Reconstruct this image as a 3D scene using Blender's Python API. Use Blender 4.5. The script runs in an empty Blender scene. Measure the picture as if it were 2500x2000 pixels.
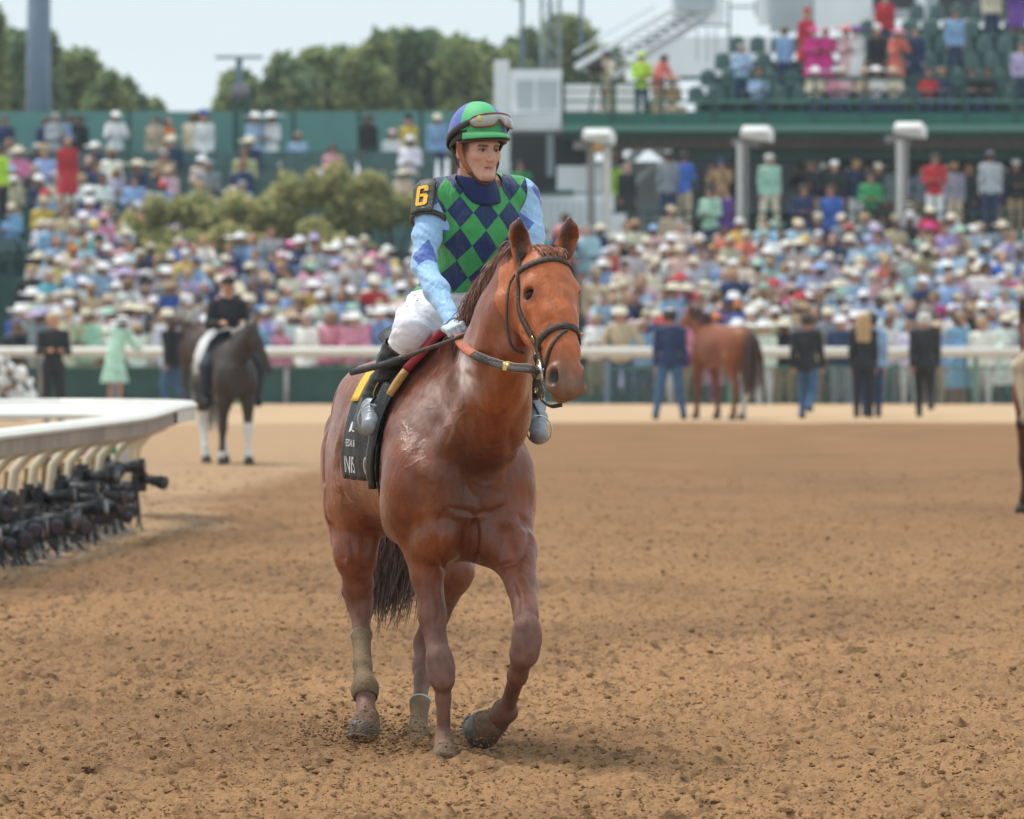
import bpy, math, random
import numpy as np
from mathutils import Vector, Matrix, noise
random.seed(6)
rng = np.random.default_rng(6)
S = bpy.context.scene
COL = S.collection
# ------------------------------------------------------------------ camera, sky, sun
FPX = 16380.0; CAMZ = 1.71; HY = 775.0          # focal length in px of a 2500 px wide frame, camera height, horizon row
cam_d = bpy.data.cameras.new('camera'); cam = bpy.data.objects.new('camera', cam_d); COL.objects.link(cam)
S.camera = cam
cam.location = (0, 0, CAMZ); cam.rotation_euler = (math.radians(90), 0, 0)
cam_d.sensor_width = 36; cam_d.lens = FPX/2500*36; cam_d.shift_y = -(1000-HY)/2500
cam_d.clip_start = .5; cam_d.clip_end = 6000
cam_d.dof.use_dof = True; cam_d.dof.focus_distance = 25.9; cam_d.dof.aperture_fstop = 6.6
wd = bpy.data.worlds.new('World'); S.world = wd; wd.use_nodes = True
_n = wd.node_tree.nodes; _l = wd.node_tree.links
_bg = _n['Background']
_sky = _n.new('ShaderNodeTexSky'); _sky.sky_type = 'NISHITA'; _sky.sun_disc = False
SUN_EL, SUN_AZ = math.radians(67), math.radians(302)
_sky.sun_elevation = SUN_EL; _sky.sun_rotation = SUN_AZ; _sky.dust_density = 3.0; _sky.air_density = 1.0
# an overcast day: the clear sky shows only faintly through an even layer of thin cloud
_tc = _n.new('ShaderNodeTexCoord'); _mp = _n.new('ShaderNodeMapping'); _mp.inputs['Scale'].default_value = (1.2, 1.2, 5)
_nz = _n.new('ShaderNodeTexNoise'); _nz.inputs['Scale'].default_value = 2.2; _nz.inputs['Detail'].default_value = 5
_cr = _n.new('ShaderNodeValToRGB')
_cr.color_ramp.elements[0].position = .32; _cr.color_ramp.elements[0].color = (7.1, 8.2, 8.8, 1)
_cr.color_ramp.elements[1].position = .7; _cr.color_ramp.elements[1].color = (8.9, 9.7, 10.1, 1)
_mx = _n.new('ShaderNodeMixRGB'); _mx.inputs[0].default_value = .9
_l.new(_tc.outputs['Generated'], _mp.inputs['Vector']); _l.new(_mp.outputs[0], _nz.inputs['Vector'])
_l.new(_nz.outputs['Fac'], _cr.inputs[0]); _l.new(_sky.outputs[0], _mx.inputs[1]); _l.new(_cr.outputs[0], _mx.inputs[2])
_l.new(_mx.outputs[0], _bg.inputs['Color']); _bg.inputs['Strength'].default_value = .1
sun_d = bpy.data.lights.new('sun', 'SUN'); sun_d.energy = 2.7; sun_d.angle = math.radians(20); sun_d.color = (1, .95, .88)
sun = bpy.data.objects.new('sun', sun_d); COL.objects.link(sun)
sun.rotation_euler = (math.radians(-23), 0, math.radians(58))
S.view_settings.view_transform = 'Standard'; S.view_settings.look = 'None'
S.view_settings.exposure = 0.2; S.view_settings.gamma = 1
S.cycles.max_bounces = 6; S.cycles.diffuse_bounces = 3; S.cycles.transparent_max_bounces = 16
S.cycles.use_denoising = True
# ------------------------------------------------------------------ helpers
def W(px, py, Y):
    "measured picture position and distance -> metres"
    return np.array([(px-1250)/FPX*Y, Y, CAMZ-(py-HY)/FPX*Y])
def V(*a): return np.array(a, float)
def nrm(v): v = np.asarray(v, float); return v/np.linalg.norm(v)

def smin(a, b, k):
    h = np.clip(.5+.5*(b-a)/k, 0, 1)
    return b+(a-b)*h-k*h*(1-h)
class SDF:
    "implicit modelling: shapes blended on a voxel grid, meshed with surface nets"
    def __init__(s, k=.03): s.p = []; s.k = k
    def add(s, fn, lo, hi, k, op, kind=None): s.p.append((fn, np.array(lo, float), np.array(hi, float), s.k if k is None else k, op))
    def cap(s, a, b, ra, rb, k=None, lat=None, sq=1., op='u'):
        a = np.asarray(a, float); b = np.asarray(b, float); ab = b-a; L2 = max(float(ab@ab), 1e-9)
        l = nrm(lat) if lat is not None else None; q = 1/sq-1
        def fn(X, Y, Z):
            x, y, z = X-a[0], Y-a[1], Z-a[2]
            t = np.clip((x*ab[0]+y*ab[1]+z*ab[2])/L2, 0, 1)
            x = x-t*ab[0]; y = y-t*ab[1]; z = z-t*ab[2]
            if l is not None:
                m = (x*l[0]+y*l[1]+z*l[2])*q
                x = x+m*l[0]; y = y+m*l[1]; z = z+m*l[2]
            return np.sqrt(x*x+y*y+z*z)-(ra+(rb-ra)*t)
        R = max(ra, rb)*max(1, sq)
        s.add(fn, np.minimum(a, b)-R, np.maximum(a, b)+R, k, op)
    def chain(s, pts, k=None, lat=None, sq=1., op='u'):
        for (p, r), (q, r2) in zip(pts[:-1], pts[1:]): s.cap(p, q, r, r2, k, lat, sq, op)
    def ell(s, c, rad, ax=None, k=None, op='u'):
        c = np.asarray(c, float); rad = np.asarray(rad, float)
        A = np.eye(3) if ax is None else np.array([nrm(v) for v in ax])
        m = float(rad.min())
        def fn(X, Y, Z):
            x, y, z = X-c[0], Y-c[1], Z-c[2]
            g = 0; h = 0
            for i in range(3):
                u = (x*A[i, 0]+y*A[i, 1]+z*A[i, 2])/rad[i]
                g = g+u*u; h = h+(u/rad[i])**2
            g = np.sqrt(g); h = np.sqrt(h)+1e-6
            return g*(g-1)/h
        R = float(rad.max())
        ext = np.abs(A.T)@rad if ax is not None else rad
        s.add(fn, c-ext, c+ext, k, op)
    def loft(s, org, ax, lat, up, st, k=None, e=2.1):
        "st rows: t, up-offset, half width, half height above, half height below"
        st = np.array(st, float); org = np.asarray(org, float)
        ts = np.linspace(st[0, 0], st[-1, 0], 160)
        def sm(c):
            y = np.interp(ts, st[:, 0], st[:, c]); 
            for _ in range(40): y[1:-1] = (y[:-2]+2*y[1:-1]+y[2:])/4
            return y
        C, Wd, Hh, Hb = sm(1), sm(2), sm(3), sm(4)
        def fn(X, Y, Z):
            x, y, z = X-org[0], Y-org[1], Z-org[2]
            t = x*ax[0]+y*ax[1]+z*ax[2]; l = x*lat[0]+y*lat[1]+z*lat[2]; u = x*up[0]+y*up[1]+z*up[2]
            c = np.interp(t, ts, C); w = np.interp(t, ts, Wd); h = np.where(u > c, np.interp(t, ts, Hh), np.interp(t, ts, Hb))
            g = (np.abs(l/w)**e+np.abs((u-c)/h)**e)**(1/e)
            d = (g-1)*np.minimum(w, h)
            return np.maximum(d, np.maximum(t-ts[-1], ts[0]-t))
        R = max(Wd.max(), Hh.max()+np.abs(C).max())
        p0 = org+np.array(ax)*ts[0]; p1 = org+np.array(ax)*ts[-1]
        lo = np.minimum(p0, p1)-Wd.max()-.02; hi = np.maximum(p0, p1)+Wd.max()+.02
        lo[2] = org[2]+(C-Hb).min()-.02; hi[2] = org[2]+(C+Hh).max()+.02
        s.add(fn, lo, hi, k, 'u')
    def mesh(s, vox, smooth=2):
        U = [q for q in s.p if q[4] == 'u']
        lo = np.min([q[1] for q in U], 0)-3*vox; hi = np.max([q[2] for q in U], 0)+3*vox
        n = np.ceil((hi-lo)/vox).astype(int)+1
        D = np.full(n, .25, np.float32)
        g = [(lo[i]+vox*np.arange(n[i])).astype(np.float32) for i in range(3)]
        for fn, l, h, k, op in s.p:
            e = k+2*vox
            i0 = np.maximum(np.floor((l-e-lo)/vox).astype(int), 0); i1 = np.minimum(np.ceil((h+e-lo)/vox).astype(int)+1, n)
            if (i1 <= i0).any(): continue
            sl = tuple(slice(i0[i], i1[i]) for i in range(3))
            d = fn(g[0][sl[0]][:, None, None], g[1][sl[1]][None, :, None], g[2][sl[2]][None, None, :]).astype(np.float32)
            A = D[sl]
            D[sl] = smin(A, d, k) if op == 'u' else -smin(-A, d, k)
        return surface_nets(D, lo, vox, smooth)
def surface_nets(D, lo, vox, smooth=2):
    Sg = D < 0
    c = Sg[:-1, :-1, :-1].astype(np.int8)
    tot = np.zeros(c.shape, np.int8)
    for i in (0, 1):
        for j in (0, 1):
            for k in (0, 1):
                tot += Sg[i:i+c.shape[0], j:j+c.shape[1], k:k+c.shape[2]]
    act = np.argwhere((tot > 0) & (tot < 8))
    idx = np.full(c.shape, -1, np.int32); idx[act[:, 0], act[:, 1], act[:, 2]] = np.arange(len(act))
    cor = {}
    for i in (0, 1):
        for j in (0, 1):
            for k in (0, 1):
                cor[i, j, k] = D[act[:, 0]+i, act[:, 1]+j, act[:, 2]+k].astype(float)
    P = np.zeros((len(act), 3)); N = np.zeros(len(act))
    for a in cor:
        for ax in range(3):
            if a[ax] == 0:
                b = list(a); b[ax] = 1; b = tuple(b)
                va, vb = cor[a], cor[b]; m = (va < 0) != (vb < 0)
                t = np.where(m, va/np.where(m, va-vb, 1), 0)
                pt = np.array(a, float)[None, :].repeat(len(act), 0); pt[:, ax] += t
                P += pt*m[:, None]; N += m
    P = (P/N[:, None]+act)*vox+lo
    F = []
    for ax in range(3):
        o = [(1, 2), (2, 0), (0, 1)][ax]
        sl0 = [slice(None)]*3; sl1 = [slice(None)]*3
        sl0[ax] = slice(0, -1); sl1[ax] = slice(1, None)
        a, b = Sg[tuple(sl0)], Sg[tuple(sl1)]
        e = np.argwhere(a != b)
        e = e[(e[:, o[0]] > 0) & (e[:, o[1]] > 0) & (e[:, o[0]] < Sg.shape[o[0]]-1) & (e[:, o[1]] < Sg.shape[o[1]]-1)]
        fl = a[e[:, 0], e[:, 1], e[:, 2]]
        q = []
        for d0, d1 in ((-1, -1), (0, -1), (0, 0), (-1, 0)):
            f = e.copy(); f[:, o[0]] += d0; f[:, o[1]] += d1
            q.append(idx[f[:, 0], f[:, 1], f[:, 2]])
        q = np.stack(q, 1); q[~fl] = q[~fl][:, ::-1]
        F.append(q)
    F = np.concatenate(F)
    if smooth:
        E = np.concatenate([F[:, [0, 1]], F[:, [1, 2]], F[:, [2, 3]], F[:, [3, 0]]])
        deg = np.bincount(E.ravel(), minlength=len(P))[:, None]
        for it in range(smooth):
            for lam in (.5, -.42):
                A = np.stack([np.bincount(E[:, 0], P[E[:, 1], i], len(P))+np.bincount(E[:, 1], P[E[:, 0], i], len(P)) for i in range(3)], 1)
                P = P+lam*(A/deg-P)
    return P, F
def vnormals(P, F):
    n = np.cross(P[F[:, 2]]-P[F[:, 0]], P[F[:, 3]]-P[F[:, 1]])
    N = np.zeros_like(P)
    for c in range(4):
        for i in range(3): N[:, i] += np.bincount(F[:, c], n[:, i], len(P))
    return N/np.maximum(np.linalg.norm(N, axis=1), 1e-12)[:, None]
def submesh(P, F, keep):
    "keep: bool per face"
    F = F[keep]; u, inv = np.unique(F, return_inverse=True)
    return P[u], inv.reshape(F.shape), u
def smooth_rim(P, F, it=12):
    "even out the open hem of a cut shell"
    E = np.sort(np.concatenate([F[:, [0, 1]], F[:, [1, 2]], F[:, [2, 3]], F[:, [3, 0]]]), 1)
    u, c = np.unique(E, axis=0, return_counts=True); B = u[c == 1]
    if len(B) == 0: return P
    deg = np.maximum(np.bincount(B.ravel(), minlength=len(P)), 1)[:, None]; on = np.zeros(len(P), bool); on[B.ravel()] = True
    P = P.copy()
    for _ in range(it):
        A = np.stack([np.bincount(B[:, 0], P[B[:, 1], i], len(P))+np.bincount(B[:, 1], P[B[:, 0], i], len(P)) for i in range(3)], 1)/deg
        P[on] = P[on]*.4+A[on]*.6
    return P
def mk(name, P, F, mat=None, parent=None, smooth=True, attrs=None, mats=None, mi=None):
    me = bpy.data.meshes.new(name)
    P = np.asarray(P, float)
    if isinstance(F, np.ndarray):
        me.vertices.add(len(P)); me.vertices.foreach_set('co', P.astype(np.float32).ravel())
        nf, c = F.shape
        me.loops.add(nf*c); me.loops.foreach_set('vertex_index', F.astype(np.int32).ravel())
        me.polygons.add(nf); me.polygons.foreach_set('loop_start', np.arange(0, nf*c, c, dtype=np.int32))
        me.polygons.foreach_set('loop_total', np.full(nf, c, np.int32))
        me.update(calc_edges=True)
    else:
        me.from_pydata([tuple(p) for p in P], [], F); me.update()
    for m in (mats or ([mat] if mat else [])): me.materials.append(m)
    if mi is not None: me.polygons.foreach_set('material_index', np.asarray(mi, np.int32))
    me.polygons.foreach_set('use_smooth', np.full(len(me.polygons), bool(smooth)))
    for k, a in (attrs or {}).items():
        a = np.asarray(a, np.float32)
        if a.ndim == 1:
            t = me.attributes.new(k, 'FLOAT', 'POINT'); t.data.foreach_set('value', a)
        elif a.shape[1] == 4:
            t = me.attributes.new(k, 'FLOAT_COLOR', 'POINT'); t.data.foreach_set('color', a.ravel())
        else:
            t = me.attributes.new(k, 'FLOAT_VECTOR', 'POINT'); t.data.foreach_set('vector', a.ravel())
    o = bpy.data.objects.new(name, me); COL.objects.link(o)
    if parent is not None: o.parent = parent
    return o
def tag(o, label=None, cat=None, group=None, kind=None):
    if label: o['label'] = label
    if cat: o['category'] = cat
    if group: o['group'] = group
    if kind: o['kind'] = kind
    return o
def empty(name, loc, label=None, cat=None, group=None, rz=0):
    o = bpy.data.objects.new(name, None); COL.objects.link(o); o.location = tuple(loc); o.rotation_euler = (0, 0, rz)
    return tag(o, label, cat, group)
def child(o, parent):
    "parent without moving: mesh data of parts is in world metres, so shift it into the parent's frame"
    M = Matrix.LocRotScale(parent.location, parent.rotation_euler, parent.scale).inverted()
    o.data.transform(M); o.parent = parent; return o
class MB:
    "collects boxes, tubes and plates into one mesh"
    def __init__(s): s.v = []; s.f = []; s.m = []
    def put(s, v, f, m=0):
        b = len(s.v); s.v += [tuple(map(float, p)) for p in v]; s.f += [tuple(b+i for i in q) for q in f]; s.m += [m]*len(f); return s
    def box(s, lo, hi, m=0, rz=0, piv=None, M=None):
        x0, y0, z0 = lo; x1, y1, z1 = hi
        v = [Vector(p) for p in ((x0, y0, z0), (x1, y0, z0), (x1, y1, z0), (x0, y1, z0), (x0, y0, z1), (x1, y0, z1), (x1, y1, z1), (x0, y1, z1))]
        if M is not None: v = [M@p for p in v]
        return s.put(v, [(0, 3, 2, 1), (4, 5, 6, 7), (0, 1, 5, 4), (1, 2, 6, 5), (2, 3, 7, 6), (3, 0, 4, 7)], m)
    def tube(s, pts, r, n=10, m=0, caps=True, sx=1.):
        pts = [np.asarray(p, float) for p in pts]; K = len(pts)
        rs = r if isinstance(r, (list, tuple, np.ndarray)) else [r]*K
        up = V(0, 0, 1); v = []; pu = None
        for i, p in enumerate(pts):
            t = nrm(pts[min(i+1, K-1)]-pts[max(i-1, 0)])
            if pu is None:
                a = up if abs(t[2]) < .9 else V(1, 0, 0)
                pu = nrm(np.cross(t, a))
            pu = nrm(pu-t*(pu@t)); w = np.cross(t, pu)
            for j in range(n):
                an = 2*math.pi*j/n
                v.append(p+rs[i]*(math.cos(an)*pu+math.sin(an)*w*sx))
        f = [(i*n+j, i*n+(j+1) % n, (i+1)*n+(j+1) % n, (i+1)*n+j) for i in range(K-1) for j in range(n)]
        if caps: f += [tuple(range(n))[::-1], tuple((K-1)*n+j for j in range(n))]
        return s.put(v, f, m)
    def strap(s, pts, nor, w, th, m=0):
        "a flat band along pts, nor = outward normal per point (or one), width w across, thickness th"
        pts = [np.asarray(p, float) for p in pts]; K = len(pts); v = []
        for i, p in enumerate(pts):
            t = nrm(pts[min(i+1, K-1)]-pts[max(i-1, 0)])
            n = nrm(nor[i] if isinstance(nor, (list, tuple)) else nor); n = nrm(n-t*(n@t)); b = np.cross(t, n)
            ww = w[i] if isinstance(w, (list, tuple)) else w
            for a, c in ((-.5, 0), (-.42, 1), (.42, 1), (.5, 0), (.42, -.3), (-.42, -.3)): v.append(p+b*ww*a+n*th*c)
        n = 6
        f = [(i*n+j, i*n+(j+1) % n, (i+1)*n+(j+1) % n, (i+1)*n+j) for i in range(K-1) for j in range(n)]
        f += [tuple(range(n))[::-1], tuple((K-1)*n+j for j in range(n))]
        return s.put(v, f, m)
    def ball(s, c, r, m=0, nu=10, nv=7, A=None):
        c = np.asarray(c, float); r = np.ones(3)*r; v = []
        for i in range(nv+1):
            th = math.pi*i/nv
            for j in range(nu):
                ph = 2*math.pi*j/nu
                q = V(math.sin(th)*math.cos(ph), math.sin(th)*math.sin(ph), math.cos(th))*r
                if A is not None: q = q@np.array([nrm(a) for a in A])
                v.append(c+q)
        f = [(i*nu+j, (i+1)*nu+j, (i+1)*nu+(j+1) % nu, i*nu+(j+1) % nu) for i in range(nv) for j in range(nu)]
        return s.put(v, f, m)
    def build(s, name, mat=None, parent=None, smooth=False, mats=None):
        o = mk(name, s.v, s.f, mat, parent, smooth, mats=mats, mi=s.m if mats else None)
        return o
# ------------------------------------------------------------------ materials
def newmat(name):
    m = bpy.data.materials.new(name); m.use_nodes = True
    nt = m.node_tree; return m, nt.nodes, nt.links, nt.nodes['Principled BSDF']
def rgba(c): return (c[0], c[1], c[2], 1)
def mat(name, col, rough=.6, metal=0, spec=.5, var=.15, vs=8., bump=0., bs=40., sheen=0, coat=0, objcol=False, obj=True, alpha=None, trans=0):
    "base colour with soft noise variation, fine relief by bump"
    m, n, l, b = newmat(name)
    b.inputs['Roughness'].default_value = rough; b.inputs['Metallic'].default_value = metal
    b.inputs['Specular IOR Level'].default_value = spec
    b.inputs['Sheen Weight'].default_value = sheen; b.inputs['Coat Weight'].default_value = coat
    if trans: b.inputs['Transmission Weight'].default_value = trans
    tc = n.new('ShaderNodeTexCoord'); nz = n.new('ShaderNodeTexNoise'); nz.inputs['Scale'].default_value = vs; nz.inputs['Detail'].default_value = 4
    l.new(tc.outputs['Object'], nz.inputs['Vector'])
    mp = n.new('ShaderNodeMapRange'); mp.inputs['From Min'].default_value = .3; mp.inputs['From Max'].default_value = .7
    mp.inputs['To Min'].default_value = 1-var; mp.inputs['To Max'].default_value = 1+var
    l.new(nz.outputs['Fac'], mp.inputs['Value'])
    vm = n.new('ShaderNodeVectorMath'); vm.operation = 'SCALE'
    if objcol:
        oi = n.new('ShaderNodeObjectInfo'); l.new(oi.outputs['Color'], vm.inputs[0])
    else: vm.inputs[0].default_value = col[:3]
    l.new(mp.outputs[0], vm.inputs['Scale']); l.new(vm.outputs[0], b.inputs['Base Color'])
    if bump:
        n2 = n.new('ShaderNodeTexNoise'); n2.inputs['Scale'].default_value = bs; n2.inputs['Detail'].default_value = 5
        l.new(tc.outputs['Object'], n2.inputs['Vector'])
        bp = n.new('ShaderNodeBump'); bp.inputs['Strength'].default_value = bump; bp.inputs['Distance'].default_value = .01
        l.new(n2.outputs['Fac'], bp.inputs['Height']); l.new(bp.outputs[0], b.inputs['Normal'])
    if alpha is not None: b.inputs['Alpha'].default_value = alpha
    return m
def attrmat(name, attr='tint', rough=.5, spec=.5, sheen=0, var=.1, vs=20., bump=.2, bs=120., stretch=(1, 1, 1), sss=0, bd=.004, rv=0):
    m, n, l, b = newmat(name)
    b.inputs['Roughness'].default_value = rough; b.inputs['Specular IOR Level'].default_value = spec
    b.inputs['Sheen Weight'].default_value = sheen; b.inputs['Sheen Roughness'].default_value = .4
    if sss: b.inputs['Subsurface Weight'].default_value = sss; b.inputs['Subsurface Radius'].default_value = (.6, .25, .15); b.inputs['Subsurface Scale'].default_value = .012
    at = n.new('ShaderNodeAttribute'); at.attribute_name = attr
    tc = n.new('ShaderNodeTexCoord'); mpg = n.new('ShaderNodeMapping'); mpg.inputs['Scale'].default_value = stretch
    l.new(tc.outputs['Object'], mpg.inputs['Vector'])
    nz = n.new('ShaderNodeTexNoise'); nz.inputs['Scale'].default_value = vs; nz.inputs['Detail'].default_value = 6
    l.new(mpg.outputs[0], nz.inputs['Vector'])
    mp = n.new('ShaderNodeMapRange'); mp.inputs['From Min'].default_value = .3; mp.inputs['From Max'].default_value = .7
    mp.inputs['To Min'].default_value = 1-var; mp.inputs['To Max'].default_value = 1+var
    l.new(nz.outputs['Fac'], mp.inputs['Value'])
    vm = n.new('ShaderNodeVectorMath'); vm.operation = 'SCALE'; l.new(at.outputs['Color'], vm.inputs[0])
    l.new(mp.outputs[0], vm.inputs['Scale']); l.new(vm.outputs[0], b.inputs['Base Color'])
    if rv:
        n4 = n.new('ShaderNodeTexNoise'); n4.inputs['Scale'].default_value = 9; n4.inputs['Detail'].default_value = 6; l.new(tc.outputs['Object'], n4.inputs['Vector'])
        m4 = n.new('ShaderNodeMapRange'); m4.inputs['From Min'].default_value = .35; m4.inputs['From Max'].default_value = .65; m4.inputs['To Min'].default_value = rough-rv; m4.inputs['To Max'].default_value = rough+rv
        l.new(n4.outputs['Fac'], m4.inputs['Value']); a4 = n.new('ShaderNodeMath'); a4.operation = 'ADD'; l.new(m4.outputs[0], a4.inputs[0]); l.new(at.outputs['Alpha'], a4.inputs[1]); l.new(a4.outputs[0], b.inputs['Roughness'])
    if bump:
        n2 = n.new('ShaderNodeTexNoise'); n2.inputs['Scale'].default_value = bs; n2.inputs['Detail'].default_value = 4
        l.new(mpg.outputs[0], n2.inputs['Vector'])
        bp = n.new('ShaderNodeBump'); bp.inputs['Strength'].default_value = bump; bp.inputs['Distance'].default_value = bd
        l.new(n2.outputs['Fac'], bp.inputs['Height']); l.new(bp.outputs[0], b.inputs['Normal'])
    return m
def fbm(P, s, seed=0, o=4):
    "cheap smooth noise on numpy points, about -1..1"
    P = np.asarray(P, float)*s; r = np.random.default_rng(seed); out = np.zeros(len(P)); a = 1
    for i in range(o):
        for _ in range(3):
            d = r.normal(size=3); d /= np.linalg.norm(d); out += a*np.sin(P@d*2.1+r.random()*6.28+1.3*np.sin(P@r.normal(size=3)*.8))/3
        P = P*1.93; a *= .55
    return out
def sstep(a, b, x): t = np.clip((x-a)/(b-a), 0, 1); return t*t*(3-2*t)
def mixc(c, d, t): t = np.asarray(t)[:, None]; return c*(1-t)+np.asarray(d, float)*t
def rgb4(c): return np.concatenate([c, np.ones((len(c), 1))], 1)
# ------------------------------------------------------------------ ground
_tabs = {}
def vn(x, y, s, seed):
    "value noise 0..1 at scale s (1/m)"
    if seed not in _tabs: _tabs[seed] = np.random.default_rng(seed).random((256, 256))
    T = _tabs[seed]; x = x*s; y = y*s; xi = np.floor(x).astype(int); yi = np.floor(y).astype(int); fx = x-xi; fy = y-yi
    fx = fx*fx*(3-2*fx); fy = fy*fy*(3-2*fy); a = T[xi & 255, yi & 255]; b = T[(xi+1) & 255, yi & 255]; c = T[xi & 255, (yi+1) & 255]; d = T[(xi+1) & 255, (yi+1) & 255]
    return (a*(1-fx)+b*fx)*(1-fy)+(c*(1-fx)+d*fx)*fy
NR, NC = 700, 640
sy = np.linspace(2110, 987, NR); Yr = CAMZ*FPX/(sy-HY); sc = np.linspace(-.105, .105, NC)
GX, GY = np.meshgrid(sc, Yr); GX = GX*GY
def ground_h(X, Y):
    near = sstep(95, 36, Y)
    w = vn(X, Y, 1.3, 11)*.5+vn(X, Y, .5, 12)*.5
    h = (vn(X, Y, 2.2, 1)-.5)*.022+(vn(X+.3*Y, Y*.8, 5.5, 2)-.5)*.020
    n1 = vn(X, Y*.8, 7, 3); n2 = vn(X, Y*.9, 14, 4); n3 = vn(X, Y*1.0, 27, 5); n4 = vn(X, Y*.8, 60, 6)
    h += (.026*(n1-.5)+.034*np.abs(n2-.5)+.017*(n3-.5)+.009*(n4-.5))*near
    h += .05*np.clip(n2-.68, 0, 1)*near*w*2+.05*np.clip(n3-.74, 0, 1)*near
    h -= .16*np.clip(vn(X, Y*.5, 5, 8)-.80, 0, 1)*sstep(90, 40, Y)
    return h*(.35+.65*near)
_r = np.random.default_rng(31)
GZ = ground_h(GX, GY)
dark = np.zeros_like(GX)
# hoof prints and gouges: pits with a thrown-up rim
def pit(cx, cy, rx, ry, dep, rim=.5):
    j0 = np.searchsorted(Yr, cy-ry*3); j1 = np.searchsorted(Yr, cy+ry*3)
    if j1 <= j0: return
    Q = (slice(j0, j1), slice(None)); X = GX[Q]; Y = GY[Q]; q = ((X-cx)/rx)**2+((Y-cy)/ry)**2
    g = np.exp(-q); GZ[Q] += -dep*g+dep*rim*np.exp(-(np.sqrt(q)-1.35)**2*5)*(Y > cy-ry*2)
    dark[Q] = np.maximum(dark[Q], .9*np.exp(-q*1.5))  # pit floors coloured darker: damp earth and painted hollow shade
for i in range(900):
    yy = 22+_r.random()**1.4*75; xx = (_r.random()-.5)*.17*yy; s_ = .5+.9*_r.random()**2
    if xx < -3.2+(yy-45)*.04 and yy > 43: continue
    pit(xx, yy, .038*s_*(.6+.9*_r.random()), .08*s_, .026*s_*(.6+.5*_r.random()))
for i in range(26):      # along the track of the horses on the right
    pit(1.2+.2*_r.normal()+i*.03, 24+i*.9, .07, .13, .035)
for (px, py, Y, d) in ((1084, 1868, 25.75, .9), (1019, 1850, 26.7, 1.1), (890, 1850, 26.75, .8)):
    c = W(px, py, Y); pit(c[0], c[1], .10, .16, .012, 0)
    q = ((GX-c[0])/.13)**2+((GY-c[1])/.22)**2; GZ += .036*d*np.exp(-(np.sqrt(q)-.75)**2*7)*(vn(GX, GY, 30, 9)*.9+.3)*(q < 6)
colr = np.zeros(GX.shape+(3,))
base = V(.330, .185, .088); col_d = V(.120, .066, .033); col_p = V(.52, .36, .22)
n = vn(GX, GY*.5, 9, 21)*.5+vn(GX, GY*.5, 27, 22)*.5; nb = vn(GX, GY*.5, 1.1, 23); ns = vn(GX, GY*.7, 70, 24)
railx = -3.47+(GY-45.5)*.064
nm_ = vn(GX+2*ns*.01, GY*.8, 16, 25)*.55+vn(GX, GY*.9, 40, 26)*.45
t = (sstep(.60, .85, n)*.45*sstep(110, 30, GY)+sstep(.60, .84, nm_)*.9*sstep(110, 34, GY)*(.5+.8*nb)+.35*np.exp(-((GX-railx-.95+.3*nb)/.22)**2)*sstep(36, 42, GY)*sstep(60, 54, GY)+.3*sstep(.55, .8, vn(GX, GY*.6, .55, 28))*sstep(90, 50, GY)+dark*.85*sstep(100, 40, GY)+sstep(.8, .95, ns)*.5*sstep(45, 26, GY)).clip(0, 1)  # scattered dark earth plus pits, partly painted shade for the hollows
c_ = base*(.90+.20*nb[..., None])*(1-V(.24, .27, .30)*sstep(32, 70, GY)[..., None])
pale = np.clip(sstep(108, 112, GY+2*nb), 0, 1)
# sandy apron along the inside rail
edge = sstep(.62, .15, GX-railx+(nb-.5)*.5+.5*sstep(54, 58, GY)**2)*sstep(36, 43, GY)*sstep(64, 58.5, GY)+sstep(-.2, -1., GX-railx)*sstep(36, 44, GY)
pale = np.clip(pale+.55*edge.clip(0, 1), 0, 1)
c_ = c_*(1-pale[..., None])+col_p*pale[..., None]
c_ = c_*(1-t[..., None])+col_d*t[..., None]
i = np.arange(NR*NC).reshape(NR, NC); GF = np.stack([i[:-1, :-1], i[:-1, 1:], i[1:, 1:], i[1:, :-1]], -1).reshape(-1, 4)
m_dirt = attrmat('track_dirt', rough=.95, spec=.15, var=.20, vs=55, bump=1.0, bs=85, bd=.014)
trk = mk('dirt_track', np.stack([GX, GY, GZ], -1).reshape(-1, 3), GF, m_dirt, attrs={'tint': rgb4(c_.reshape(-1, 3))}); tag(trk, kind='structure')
m_plain = mat('plain_ground', (.44, .30, .19), rough=.95, spec=.1, var=.12, vs=.6, bump=.3)
g = mk('ground', [(-150, -40, -.09), (150, -40, -.09), (150, 420, -.09), (-150, 420, -.09)], [(0, 1, 2, 3)], m_plain); tag(g, kind='structure')
def gh(x, y): return float(ground_h(np.array([x]), np.array([y]))[0])
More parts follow.
